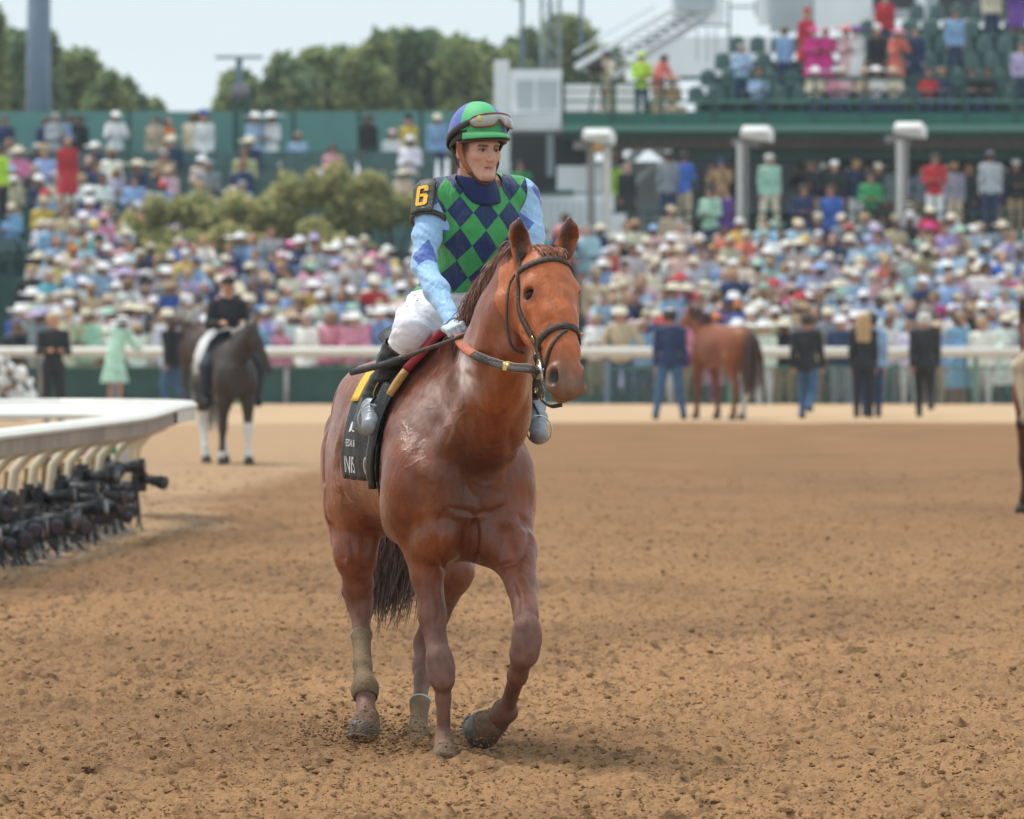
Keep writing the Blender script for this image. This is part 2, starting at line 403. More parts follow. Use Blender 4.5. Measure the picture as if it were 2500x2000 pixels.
# loose clods
def clods(name, pos, size, mt, seed, tiny=False, tone=1.):
    r = np.random.default_rng(seed); ico = []
    ph = (1+5**.5)/2; b_ = np.array([(-1, ph, 0), (1, ph, 0), (-1, -ph, 0), (1, -ph, 0), (0, -1, ph), (0, 1, ph), (0, -1, -ph), (0, 1, -ph), (ph, 0, -1), (ph, 0, 1), (-ph, 0, -1), (-ph, 0, 1)])/1.9
    fc = np.array([(0, 11, 5), (0, 5, 1), (0, 1, 7), (0, 7, 10), (0, 10, 11), (1, 5, 9), (5, 11, 4), (11, 10, 2), (10, 7, 6), (7, 1, 8), (3, 9, 4), (3, 4, 2), (3, 2, 6), (3, 6, 8), (3, 8, 9), (4, 9, 5), (2, 4, 11), (6, 2, 10), (8, 6, 7), (9, 8, 1)])
    if tiny: b_ = np.array([(1, 0, 0), (-1, 0, 0), (0, 1, 0), (0, -1, 0), (0, 0, 1), (0, 0, -1)])*1.; fc = np.array([(0, 2, 4), (2, 1, 4), (1, 3, 4), (3, 0, 4), (2, 0, 5), (1, 2, 5), (3, 1, 5), (0, 3, 5)])
    nb_ = len(b_); n = len(pos); v = b_[None]*(.65+.7*r.random((n, nb_, 1)))*np.stack([1+.5*r.random(n), 1+.3*r.random(n), .55+.4*r.random(n)], 1)[:, None, :]
    a = r.random(n)*6.28; ca, sa = np.cos(a)[:, None], np.sin(a)[:, None]
    v = np.stack([v[..., 0]*ca-v[..., 1]*sa, v[..., 0]*sa+v[..., 1]*ca, v[..., 2]], -1)*size[:, None, None]+pos[:, None]
    f = (fc[None]+np.arange(n)[:, None, None]*nb_).reshape(-1, 3)
    cc = base[None]*tone*(.55+.6*r.random((n, 1))); cc = np.repeat(cc, nb_, 0)
    o = mk(name, v.reshape(-1, 3), f, mt, attrs={'tint': rgb4(cc)}, smooth=False); return o
n = 19000; yy = 22.3+_r.random(n)**1.7*52; xx = (_r.random(n)-.5)*.165*yy; sz = .0035+.0125*_r.random(n)**4
zz = ground_h(xx, yy)+sz*.2
o = clods('dirt_clods', np.stack([xx, yy, zz], 1), sz, m_dirt, 7); tag(o, kind='stuff')
n = 75000; yy = 22.3+_r.random(n)**1.5*34; xx = (_r.random(n)-.5)*.165*yy; sz = .0025+.0045*_r.random(n)**2; dn = vn(xx, yy*.6, 2.5, 51); kp = _r.random(n) < .35+dn; xx, yy, sz = xx[kp], yy[kp], sz[kp]
o = clods('dirt_crumbs', np.stack([xx, yy, ground_h(xx, yy)+sz*.3], 1), sz, m_dirt, 8, True); tag(o, kind='stuff')
# dirt thrown up by the hooves
P_ = []; Z_ = []
for (px, py, Y, k, sp) in ((950, 1835, 26.6, 520, .20), (1000, 1850, 26.3, 420, .16), (1105, 1860, 25.8, 260, .12), (880, 1800, 26.7, 420, .09), (780, 1800, 26.7, 120, .12)):
    c = W(px, py, Y)
    for _ in range(int(k*1.9)):
        h_ = abs(_r.normal())*.060; P_.append((c[0]+_r.normal()*sp, c[1]+_r.normal()*.15, max(.004, h_))); Z_.append(.0016+.0055*_r.random()**3)
for _ in range(60):
    c = W(820+_r.random()*380, 1100+_r.random()*650, 26.4); P_.append(c); Z_.append(.0016+.002*_r.random())
o = clods('flying_dirt', np.array(P_), np.array(Z_), m_dirt, 9, tone=.62); tag(o, kind='stuff')
# ------------------------------------------------------------------ the chestnut racehorse
TH = math.radians(13)
HF = V(math.sin(TH), -math.cos(TH), 0); HL = V(math.cos(TH), math.sin(TH), 0); UP = V(0, 0, 1)
HO = V(-.349, 26.58, 0)
def H(x, y, z): return HO+HF*x+HL*y+UP*z
# head frame
HP = W(1338, 622, 25.28); HM = W(1400, 976, 25.0)
hd = nrm(HM-HP); HLEN = np.linalg.norm(HM-HP)
_g = V(math.sin(math.radians(25)), -math.cos(math.radians(25)), 0)
hn = nrm(_g-hd*(_g@hd)); hr = np.cross(hn, hd)
def HH(t, n, r): return HP+hd*t+hn*n+hr*r
def inhead(P): q = P-HP; return q@hd, q@hn, q@hr
EARS = ((1275, 1268, -1), (1374, 1392, 1))
def build_horse_sdf():
    s = SDF(.04)
    # trunk
    s.loft(H(0, 0, 0), HF, HL, UP, [
        (-.93, 1.20, .05, .06, .06), (-.90, 1.18, .12, .16, .14), (-.84, 1.14, .19, .29, .20), (-.72, 1.10, .255, .41, .24), (-.58, 1.10, .268, .45, .27), (-.40, 1.12, .262, .44, .28),
        (-.18, 1.15, .275, .42, .29), (.02, 1.17, .28, .41, .32), (.22, 1.17, .265, .41, .35), (.40, 1.17, .245, .42, .37), (.56, 1.15, .225, .38, .36),
        (.68, 1.12, .20, .30, .32), (.76, 1.07, .16, .23, .25), (.80, 1.06, .08, .12, .12)], k=.03)
    s.cap(H(.42, 0, 1.52), H(.1, 0, 1.50), .07, .08, k=.08, lat=HL, sq=.8)
    for y in (-1, 1):
        s.ell(H(-.55, y*.12, 1.34), (.24, .12, .16), (HF, HL, UP), k=.06)
        s.cap(H(-.84, y*.11, 1.24), H(-.74, y*.14, .98), .12, .115, k=.06)
        s.cap(H(-.70, y*.145, 1.15), H(-.66, y*.14, .98), .122, .11, k=.06)
        # shoulder blade, point of shoulder, upper arm
        s.cap(H(.30, y*.11, 1.42), H(.64, y*.19, 1.12), .10, .12, k=.06, lat=HL, sq=.75)
        s.ell(H(.50, y*.20, 1.12), (.17, .070, .20), (HF, HL, UP), k=.05)
        s.ell(H(.62, y*.19, 1.04), (.13, .108, .20), (HF, HL, UP), k=.05)
        s.cap(H(.66, y*.185, 1.06), H(.46, y*.19, .92), .11, .09, k=.06, lat=HL, sq=.8)
        # breast
        s.cap(H(.72, y*.095, 1.10), H(.70, y*.10, .98), .11, .12, k=.04)
        s.ell(H(.69, y*.098, .875), (.135, .108, .125), (HF, HL, UP), k=.022)
    s.cap(H(.62, 0, .87), H(.30, 0, .87), .10, .10, k=.06)
    s.cap(H(.30, 0, .915), H(-.30, 0, .95), .10, .09, k=.08)
    # right hind leg (swinging forward)
    s.ell(H(-.60, -.155, 1.06), (.20, .105, .26), (HF, HL, UP), k=.06)
    s.cap(W(864, 1260, 27.15), W(868, 1360, 27.08), .106, .080, k=.07)
    s.chain([(W(867, 1345, 27.08), 0.0795), (W(874, 1430, 27.15), 0.0534), (W(878, 1480, 27.2), 0.0478)], k=.04)
    s.chain([(W(856, 1350, 27.2), 0.0460), (W(852, 1440, 27.27), 0.0258), (W(862, 1480, 27.27), 0.0276)], k=.03)   # point of hock and tendon
    s.chain([(W(880, 1470, 27.18), 0.0515), (W(882, 1545, 27.1), 0.0313), (W(886, 1625, 26.95), 0.0285), (W(890, 1665, 26.88), 0.0340)], k=.03)
    s.chain([(W(876, 1545, 27.15), 0.0184), (W(880, 1660, 26.95), 0.0202)], k=.02)
    s.ell(W(891, 1683, 26.86), (.052, .055, .055), k=.02)
    s.cap(W(893, 1700, 26.85), W(893, 1745, 26.78), .036, .042, k=.02)
    # left hind leg (standing behind the forelegs)
    s.ell(H(-.62, .15, 1.06), (.20, .105, .25), (HF, HL, UP), k=.05)
    s.cap(H(-.62, .15, .98), W(1098, 1395, 27.1), .15, .095, k=.05)
    s.chain([(W(1098, 1385, 27.1), 0.0970), (W(1062, 1505, 27.2), 0.0515), (W(1040, 1570, 27.28), 0.0460), (W(1034, 1630, 27.2), 0.0396), (W(1025, 1720, 26.95), 0.0276), (W(1020, 1790, 26.85), 0.0313)], k=.03)
    s.cap(W(1058, 1500, 27.32), W(1030, 1560, 27.4), .03, .032, k=.03)
    s.ell(W(1019, 1795, 26.84), (.046, .05, .05), k=.02)
    s.cap(W(1019, 1800, 26.83), W(1019, 1850, 26.7), .035, .045, k=.02)
    # right foreleg (standing)
    s.cap(H(.54, -.15, .98), W(1036, 1350, 25.97), .11, .076, k=.075)
    s.chain([(W(1038, 1320, 25.95), 0.0825), (W(1042, 1400, 25.93), 0.0607), (W(1055, 1500, 25.9), 0.0497), (W(1066, 1575, 25.86), .0450)], k=.03)
    s.chain([(W(1032, 1370, 26.02), 0.0460), (W(1044, 1490, 26.0), 0.0276)], k=.03)
    s.ell(W(1076, 1632, 25.84), (.053, .050, .074), k=.03)
    s.cap(W(1072, 1604, 25.83), W(1080, 1660, 25.83), .050, .046, k=.02)
    s.ell(W(1072, 1630, 25.90), (.03, .035, .04), k=.02)
    s.chain([(W(1081, 1665, 25.85), 0.0368), (W(1082, 1705, 25.86), 0.0276), (W(1083, 1780, 25.87), 0.0262)], k=.02)
    s.ell(W(1084, 1806, 25.87), (.037, .042, .042), k=.02)
    s.cap(W(1084, 1812, 25.86), W(1084, 1842, 25.80), .033, .044, k=.02)
    # left foreleg (lifted, knee bent)
    s.cap(H(.58, .17, 1.0), W(1254, 1355, 25.85), .115, .088, k=.075)
    s.chain([(W(1252, 1335, 25.83), 0.0892), (W(1274, 1430, 25.7), 0.0570), (W(1284, 1505, 25.55), .0490)], k=.03)
    s.chain([(W(1248, 1380, 25.9), 0.0506), (W(1268, 1480, 25.75), 0.0258)], k=.03)
    s.ell(W(1288, 1560, 25.50), (.056, .052, .070), k=.03)
    s.cap(W(1286, 1530, 25.49), W(1282, 1592, 25.52), .050, .052, k=.02)
    s.chain([(W(1278, 1598, 25.53), 0.0460), (W(1263, 1650, 25.65), 0.0331), (W(1243, 1712, 25.85), 0.0313)], k=.035)
    s.ell(W(1234, 1735, 25.9), (.046, .048, .044), k=.035)
    s.cap(W(1231, 1740, 25.92), W(1208, 1762, 26.02), .042, .054, k=.035)
    # neck
    nl = nrm(HL*.75+hr*.25)
    s.chain([(H(.40, 0, 1.24), .26), (W(1195, 985, 25.78), .222), (W(1212, 880, 25.6), .188), (W(1236, 790, 25.5), .166), (W(1275, 700, 25.47), .145), (W(1315, 660, 25.44), .088)], k=.05, lat=nl, sq=.68)
    s.chain([(H(.34, 0, 1.50), .07), (W(1150, 830, 25.95), .062), (W(1192, 740, 25.8), .055), (W(1250, 665, 25.62), .046), (W(1312, 642, 25.46), .036)], k=.08, lat=nl, sq=.7)   # crest
    s.chain([(H(.70, 0, 1.14), .085), (W(1225, 960, 25.5), .07), (W(1250, 860, 25.38), .06)], k=.05)
    s.chain([(H(.66, -.10, 1.12), .07), (W(1165, 970, 25.6), .055), (W(1195, 850, 25.45), .05), (W(1235, 740, 25.38), .045)], k=.04)
    s.chain([(H(.66, .12, 1.12), .075), (W(1250, 970, 25.62), .055), (W(1262, 850, 25.5), .05)], k=.05)
    # head
    A = (hd, hn, hr)
    s.ell(HH(.055, -.055, 0), (.105, .095, .090), A, k=.03)
    s.ell(HH(.14, -.045, 0), (.13, .075, .104), A, k=.03)
    s.chain([(HH(.08, -.055, 0), .092), (HH(.19, -.065, 0), .095), (HH(.30, -.055, 0), .076), (HH(.42, -.045, 0), .060), (HH(.52, -.042, 0), .057)], k=.03, lat=hr, sq=.98)
    s.chain([(HH(.10, -.015, 0), .05), (HH(.26, .002, 0), .042), (HH(.40, -.002, 0), .034), (HH(.48, -.012, 0), .032)], k=.035, lat=hr, sq=1.35)
    for y in (-1, 1):
        s.ell(HH(.20, -.13, y*.058), (.115, .085, .034), A, k=.03)          # cheek plate
        s.cap(HH(.26, -.145, y*.048), HH(.45, -.09, y*.030), .030, .027, k=.03)  # jaw bar
        s.cap(HH(.225, -.032, y*.092), HH(.36, -.04, y*.066), .012, .010, k=.025)  # facial crest
        s.ell(HH(.142, -.014, y*.088), (.040, .028, .026), A, k=.03)         # brow over the eye
        s.ell(HH(.196, -.046, y*.096), (.026, .020, .012), A, k=.02)         # lower lid
        s.ell(HH(.168, -.014, y*.107), (.0165, .030, .024), (nrm(hd+.35*hn), nrm(hn-.35*hd), hr), k=.007, op='s')  # eye opening
        s.ell(HH(.515, -.028, y*.050), (.050, .046, .028), A, k=.02)
        s.cap(HH(.485, -.003, y*.045), HH(.545, -.040, y*.060), .018, .023, k=.015)   # nostril rim
        s.ell(HH(.522, -.006, y*.066), (.033, .019, .022), (nrm(hd-.4*hn), nrm(hn+.4*hd), hr), k=.010, op='s')   # nostril
        s.cap(HH(.49, -.088, y*.068), HH(.555, -.070, y*.040), .0045, .004, k=.008, op='s')   # mouth line
    s.ell(HH(.55, -.042, 0), (.046, .046, .056), A, k=.025)
    s.ell(HH(.540, -.090, 0), (.042, .032, .042), A, k=.018)                  # lower lip and chin
    s.cap(HH(.594, -.066, -.045), HH(.594, -.066, .045), .004, .004, k=.01, op='s')
    # ears
    for bx, tx, sgn in EARS:
        b = W(bx, 622, 25.36); t = W(tx, 531, 25.31)
        mid = (b+t)/2+V(sgn*.008, 0, .004); al = nrm(t-b); fr = nrm(V(.30+sgn*.12, -1, 0)); fr = nrm(fr-al*(fr@al)); sd = np.cross(al, fr)
        s.chain([(b-al*.03, .036), (b+al*.03, .040), (mid, .039), (mid+al*.028, .031), (t-al*.014, .012), (t, .003)], k=.012)
        s.ell(mid+fr*.040-al*.006, (.068, .029, .034), (al, fr, sd), k=.006, op='s')
    s.chain([(H(-.36, -.27, 1.26), .008), (H(-.42, -.285, 1.10), .012), (H(-.36, -.26, .92), .012)], k=.05, op='s')
    s.chain([(H(-.74, -.24, 1.36), .0), (H(-.78, -.26, 1.2), .004), (H(-.76, -.27, 1.00), .0)], k=.06, op='s')
    s.chain([(H(-.60, -.235, 1.40), .004), (H(-.66, -.265, 1.22), .008), (H(-.62, -.27, 1.05), .004)], k=.03, op='s')
    return s
HV = .0062
hP, hF = build_horse_sdf().mesh(HV, 3)
def coat(P, N):
    n1 = fbm(P, 5, 1); n2 = fbm(P, 14, 2)
    c = np.tile(V(.195, .046, .013), (len(P), 1))
    c = mixc(c, (.31, .082, .021), sstep(-.2, .9, n1)*.6)
    c = mixc(c, (.13, .038, .018), sstep(.2, 1.1, -n1)*.45)
    z = P[:, 2]; t, n, r = inhead(P)
    head = (t > -.06) & (t < .64) & (n > -.22) & (np.abs(r) < .15) & (z > 1.36)
    c = mixc(c, (.46, .125, .034), head*.85)
    # muzzle: mealy grey brown, dusty
    mz = head*sstep(.41, .54, t+.02*n2)
    c = mixc(c, (.135, .088, .058), mz*.85)
    c = mixc(c, (.33, .20, .10), mz*sstep(-.055, -.095, n)*.7)
    no = np.exp(-(((t-.522)/.026)**2+((n+.010)/.018)**2+((np.abs(r)-.056)/.02)**2))
    c = mixc(c, (.012, .010, .010), np.clip(no*1.6, 0, 1)*head)
    # dark skin round the eyes, paler forehead scuff
    ey = np.exp(-(((t-.168)/.028)**2+((n+.022)/.028)**2+((np.abs(r)-.098)/.03)**2))
    c = mixc(c, (.035, .018, .014), np.clip(ey*1.15, 0, 1)*head)
    c = mixc(c, (.42, .20, .12), head*sstep(.5, 0, np.abs(t-.20)/.12)*sstep(.03, 0, np.abs(r-.0))*sstep(.1, .9, n2)*.45)
    # inner ears dark
    for bx, tx, _s in EARS:
        m = (W(bx, 622, 25.36)+W(tx, 529, 25.31))/2
        q = P-m; fr = V(.3, -.95, 0)
        inn = sstep(.015, -.003, (q@fr))*0+((np.abs(q[:, 0]) < .05) & (np.abs(q[:, 2]) < .09))*sstep(.03, .0, np.abs(q[:, 0]-0)-.008)*sstep(.3, .6, N@V(.25, -.95, .1))
        c = mixc(c, (.040, .016, .011), np.clip(inn, 0, 1)*.92)
    # legs: darker, dusty grey-mauve on the front
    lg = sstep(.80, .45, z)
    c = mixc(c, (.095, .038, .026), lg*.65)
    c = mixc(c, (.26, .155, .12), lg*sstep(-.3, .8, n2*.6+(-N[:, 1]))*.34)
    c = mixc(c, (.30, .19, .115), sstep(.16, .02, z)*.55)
    # the breast's own shade painted dark, pale dried sweat in front of the saddle
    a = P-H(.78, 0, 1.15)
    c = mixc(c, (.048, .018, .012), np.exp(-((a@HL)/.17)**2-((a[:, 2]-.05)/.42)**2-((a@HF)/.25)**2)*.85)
    px = 1250+P[:, 0]/P[:, 1]*FPX; py = HY-(P[:, 2]-CAMZ)/P[:, 1]*FPX
    c = mixc(c, (.80, .68, .66), np.clip(np.exp(-((px-1136-.10*(py-890))/20)**2-((py-900)/50)**2)*(1.5+1.2*n2), 0, 1)*.9*(P[:, 1] < 26.4))
    c = mixc(c, (.40, .27, .235), np.clip(np.exp(-((px-1050)/55)**2-((py-985)/85)**2)*(.8+.9*n2), 0, 1)*.75*(P[:, 1] < 26.6))  # grey sheen of the shoulder top painted into the coat
    g = P-H(.42, -.27, 1.35)
    c = mixc(c, (.33, .20, .17), np.clip(np.exp(-((g@HF)/.22)**2-(g[:, 2]/.22)**2-((g@HL)/.12)**2)*(.6+.6*n2), 0, 1)*.6)
    g = P-H(-.5, -.27, 1.25)
    c = mixc(c, (.35, .22, .19), np.clip(np.exp(-((g@HF)/.35)**2-(g[:, 2]/.25)**2-((g@HL)/.12)**2)*(.35+.5*n1), 0, 1)*.5)
    # dust lies matt on knees, shins and hooves
    kn = np.zeros(len(P))
    for a in (W(1076, 1625, 25.8), W(1288, 1560, 25.5)): kn = np.maximum(kn, np.exp(-(((P-a)/V(.07, .12, .10))**2).sum(1)))
    c = mixc(c, (.235, .150, .125), kn*.75)
    global coat_rough
    coat_rough = .30*lg+.16*head+.25*kn
    return c
hN = vnormals(hP, hF)
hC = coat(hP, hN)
# veins and skin folds as real relief on shoulder, neck and face
def veins(P, N):
    d = np.zeros(len(P))
    r = np.random.default_rng(4)
    def vein(a, steps, dr, w=.0065, h=.0045, sp=.35):
        nonlocal d
        p = a.copy(); v = nrm(dr); pts = [p.copy()]
        for i in range(steps):
            v = nrm(v+r.normal(size=3)*sp); p = p+v*.03
            j = np.argmin(((P-p)**2).sum(1)); p = P[j].copy(); v = nrm(v-N[j]*(v@N[j])); pts.append(p.copy())
        pts = np.array(pts); lo = pts.min(0)-.03; hi = pts.max(0)+.03
        m = np.where(((P > lo) & (P < hi)).all(1))[0]; Q = P[m]; best = np.full(len(m), 9.)
        for a1, b1 in zip(pts[:-1], pts[1:]):
            ab = b1-a1; t = np.clip(((Q-a1)@ab)/(ab@ab+1e-9), 0, 1); best = np.minimum(best, np.linalg.norm(Q-a1-t[:, None]*ab, axis=1))
        np.maximum.at(d, m, h*np.exp(-(best/w)**2))
    for x, y, z, dx in ((-.5, -.3, 1.1, V(.4, 0, -1)), (-.6, -.3, 1.05, V(.2, 0, -1))):
        vein(H(x, y, z), 9, dx[0]*HF+dx[1]*HL+dx[2]*UP)
    for t, n, rr, v in ((.24, -.03, -.08, V(1, .1, 0)), (.26, -.06, -.075, V(.9, .5, .2)), (.30, -.04, -.07, V(1, -.3, 0)), (.27, -.02, .07, V(1, .1, 0))):
        vein(HH(t, n, rr), 5, v[0]*hd+v[1]*hn+v[2]*hr, .0055, .0022)
    for a in (W(1045, 1400, 25.85), W(1270, 1380, 25.75)): vein(a, 7, V(.1, -.1, -1), .005, .0022, .2)
    return d
hd_ = veins(hP, hN)
# creases, folds and raised veins where the skin shows them
def relief(P, N, lines):
    px = 1250+P[:, 0]/P[:, 1]*FPX; py = HY-(P[:, 2]-CAMZ)/P[:, 1]*FPX; out = np.zeros(len(P)); fr = sstep(.05, .4, -N[:, 1])
    for pts, dep, w in lines:
        q = np.array([(750+x/2.874, 800+y/2.874) for x, y in pts]); m = np.where((px > q[:, 0].min()-4*w) & (px < q[:, 0].max()+4*w) & (py > q[:, 1].min()-4*w) & (py < q[:, 1].max()+4*w) & (P[:, 1] < 27.5))[0]
        if len(m) == 0: continue
        best = np.full(len(m), 1e9); L = len(q)
        for i in range(L-1):
            ab = q[i+1]-q[i]; t = np.clip(((px[m]-q[i, 0])*ab[0]+(py[m]-q[i, 1])*ab[1])/(ab@ab), 0, 1)
            d = np.hypot(px[m]-q[i, 0]-t*ab[0], py[m]-q[i, 1]-t*ab[1])
            e = (i+t)/(L-1); d = d+w*1.2*np.maximum(0, np.abs(2*e-1)-.75)*4
            best = np.minimum(best, d)
        out[m] += dep*np.exp(-(best/w)**2)*fr[m]
    return out
G_ = [([(1000, 1262), (1060, 1280), (1130, 1292), (1180, 1322), (1230, 1296), (1290, 1300), (1350, 1268), (1400, 1240)], -.009, 7.5),
      ([(1180, 1322), (1186, 1450), (1180, 1560), (1176, 1690)], -.015, 7), ([(960, 1270), (925, 1400), (912, 1500), (935, 1620), (990, 1730)], -.014, 9),
      ([(1480, 1300), (1570, 1420), (1560, 1520), (1480, 1640), (1300, 1690)], -.012, 9), ([(915, 370), (930, 480), (965, 550), (1000, 600)], -.007, 6),
      ([(1060, 340), (1015, 480), (985, 580), (1000, 700), (960, 830)], -.008, 8), ([(760, 1000), (800, 1200), (820, 1400), (900, 1600)], -.010, 12),
      ([(1100, 760), (1090, 950), (1130, 1130), (1190, 1240)], -.008, 12), ([(1420, 700), (1440, 900), (1400, 1080), (1340, 1210)], -.009, 13),
      ([(200, 640), (213, 800), (225, 1000), (240, 1180)], .010, 14), ([(262, 760), (255, 900), (320, 1130), (430, 1330), (560, 1480)], -.010, 9),
      ([(135, 1350), (190, 1450), (235, 1560), (260, 1660)], -.012, 8), ([(300, 1480), (330, 1600), (340, 1700)], -.006, 8),
      ([(676, 992), (740, 965), (795, 918)], 0.0033, 2.2), ([(700, 772), (728, 742), (715, 705), (750, 662), (760, 620)], 0.0024, 2.0), ([(640, 640), (690, 700), (715, 760), (690, 830)], 0.0018, 2.0),
      ([(800, 535), (850, 566), (912, 556), (932, 515)], 0.0030, 2.0), ([(900, 745), (950, 702), (992, 680), (1022, 702)], 0.0030, 2.0), ([(1030, 700), (1052, 650), (1092, 602), (1150, 590)], 0.0024, 2.0),
      ([(1000, 600), (1080, 570), (1100, 520)], 0.0024, 2.0), ([(1030, 560), (1040, 480), (1090, 430)], 0.0018, 2.0), ([(720, 860), (790, 835), (830, 780)], 0.0021, 2.0), ([(600, 900), (640, 960), (610, 1040)], 0.0018, 2.4),
      ([(940, 980), (1000, 940), (1020, 1010), (1060, 1060)], 0.0024, 2.4), ([(860, 1060), (900, 1100), (890, 1180)], 0.0018, 2.4), ([(1100, 1090), (1180, 1080), (1250, 1110), (1330, 1090)], 0.0024, 3.0),
      ([(980, 800), (1060, 830), (1100, 800)], 0.0018, 2.0), ([(1150, 700), (1230, 720), (1300, 690)], 0.0018, 2.2), ([(1200, 830), (1290, 850), (1400, 820)], 0.0018, 2.2),
      ([(240, 1232), (290, 1240), (345, 1215)], 0.0024, 2.5), ([(200, 1120), (250, 1160), (240, 1230)], 0.0024, 2.5), ([(760, 1790), (800, 1900), (790, 2050), (830, 2200)], 0.0024, 2.5),
      ([(930, 1720), (900, 1850), (930, 2000), (900, 2100)], -.006, 6), ([(1470, 1720), (1530, 1760), (1560, 1850)], 0.0024, 2.5), ([(1440, 1780), (1480, 1900), (1470, 2050)], -.007, 7),
      ([(1500, 30), (1560, 80), (1590, 180)], -.004, 4), ([(2020, 0), (1700, -60), (1640, -20)], -.002, 4)]
hd_ += relief(hP, hN, G_)
hP = hP+hN*(hd_+fbm(hP, 9, 5)*.0022)[:, None]
m_coat = attrmat('coat', rough=.34, spec=.5, sheen=.02, var=.24, vs=34, bump=.55, bs=95, stretch=(1, 1, .5), bd=.005, rv=.10)
def seg(P, a, b, r):
    ab = b-a; t = np.clip(((P-a)@ab)/(ab@ab), 0, 1); return (np.linalg.norm(P-a-t[:, None]*ab, axis=1) < r)
m_hair = attrmat('horse_hair', rough=.5, sheen=.2, var=.25, vs=60, bump=.4, bs=180, stretch=(1, 1, .2))
m_eye = mat('horse_eye', (.008, .005, .004), rough=.12, spec=.3, var=.1)
m_hoof = mat('hoof_horn', (.16, .092, .052), rough=.75, var=.4, vs=30, bump=.8, bs=60)
m_wall = mat('hoof_wall', (.085, .074, .058), rough=.45, var=.45, vs=22, bump=.4, bs=60)
m_shoe = mat('shoe_metal', (.12, .135, .14), rough=.55, metal=.3, var=.3, vs=30)
m_wrap = mat('leg_wrap', (.185, .125, .068), rough=.85, var=.3, vs=18, bump=.7, bs=70)
m_wrapw = mat('wrap_edge', (.42, .50, .50), rough=.6, var=.2)
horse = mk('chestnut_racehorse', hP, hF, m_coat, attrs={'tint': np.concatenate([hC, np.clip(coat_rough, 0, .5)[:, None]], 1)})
tag(horse, 'chestnut racehorse in a bridle walking toward us with its left foreleg lifted', 'horse')
# eyes
for y in (-1, 1):
    b = MB(); b.ball(HH(.168, -.028, y*.084), (.023, .028, .0235), A=(hd, hn, hr), nu=20, nv=12)
    e = b.build('eye', m_eye, horse, True)
    b = MB()
    b.tube([HH(.152+.006*math.cos(a)-.006*math.sin(a)**2, -.020+.030*math.cos(a), y*(.1035-.014*max(0, math.cos(a))**2-.006*abs(math.cos(a)))) for a in np.linspace(math.pi*.95, math.pi*.05, 9)], .0050, 6)
    b.build('eyelid', mat('eyelid', (.05, .022, .016), rough=.4), e, True)
# hooves
def hoof(top, bot, rt, rb, toe, name='hoof', sunk=False):
    "a frustum wall with a rounded toe and a flat sole"
    ax = nrm(bot-top); toe = nrm(toe-ax*(toe@ax)); sd = np.cross(ax, toe); b = MB(); n = 24; v = []; f = []
    prof = [(-.10, rt*.75), (.0, rt*.98), (.15, rt*1.08), (.4, rt*.45+rb*.58), (.68, rb), (.86, rb*.98), (.96, rb*.88), (1.0, rb*.72), (.93, rb*.4)]
    L = np.linalg.norm(bot-top)
    for q, r in prof:
        for j in range(n):
            a = 2*math.pi*j/n; c = math.cos(a)
            rr = r*(1.08 if c > 0 else .92+.06*c)
            v.append(top+ax*L*q+toe*(rr*c+.012*q)+sd*rr*.95*math.sin(a))
    f = [(i*n+j, i*n+(j+1) % n, (i+1)*n+(j+1) % n, (i+1)*n+j) for i in range(len(prof)-1) for j in range(n)]
    f += [tuple(range(n)), tuple((len(prof)-1)*n+j for j in range(n))]
    b.put(v, f); o = b.build(name, m_hoof, horse, True)
    if sunk: return o
    gw_ = MB(); v2 = []
    for q, r in ((.50, rb*.965), (.62, rb*1.015), (.80, rb*1.018), (.94, rb*.93)):
        for j in range(n):
            a = 2*math.pi*j/n; c = math.cos(a); rr = r*(1.08 if c > 0 else .92+.06*c)+.0012; v2.append(top+ax*L*q+toe*(rr*c+.012*q)+sd*rr*.95*math.sin(a))
    gw_.put(v2, [(i*n+j, i*n+(j+1) % n, (i+1)*n+(j+1) % n, (i+1)*n+j) for i in range(3) for j in range(n)]); gw_.build('hoof_wall', m_wall, o, True)
    sh = MB(); sh.tube([top+ax*L*.955+toe*(rb*.99*(1.08 if math.cos(a) > 0 else .92+.06*math.cos(a))*math.cos(a)+.012)+sd*rb*.94*math.sin(a) for a in np.linspace(-2.75, 2.75, 25)], .0055, 6)
    sh.build('horseshoe', m_shoe, o, True); return o
hoof(W(1084, 1832, 25.82), W(1084, 1875, 25.74), .043, .056, V(.1, -1, 0), sunk=True)
hoof(W(1218, 1754, 25.98), W(1160, 1782, 26.06), .054, .074, V(.25, -1, -1.0))
hoof(W(896, 1738, 26.80), W(876, 1816, 26.74), .048, .070, V(.3, -1, -.7))
hoof(W(1019, 1838, 26.72), W(1017, 1868, 26.62), .044, .058, V(.1, -1, 0), sunk=True)
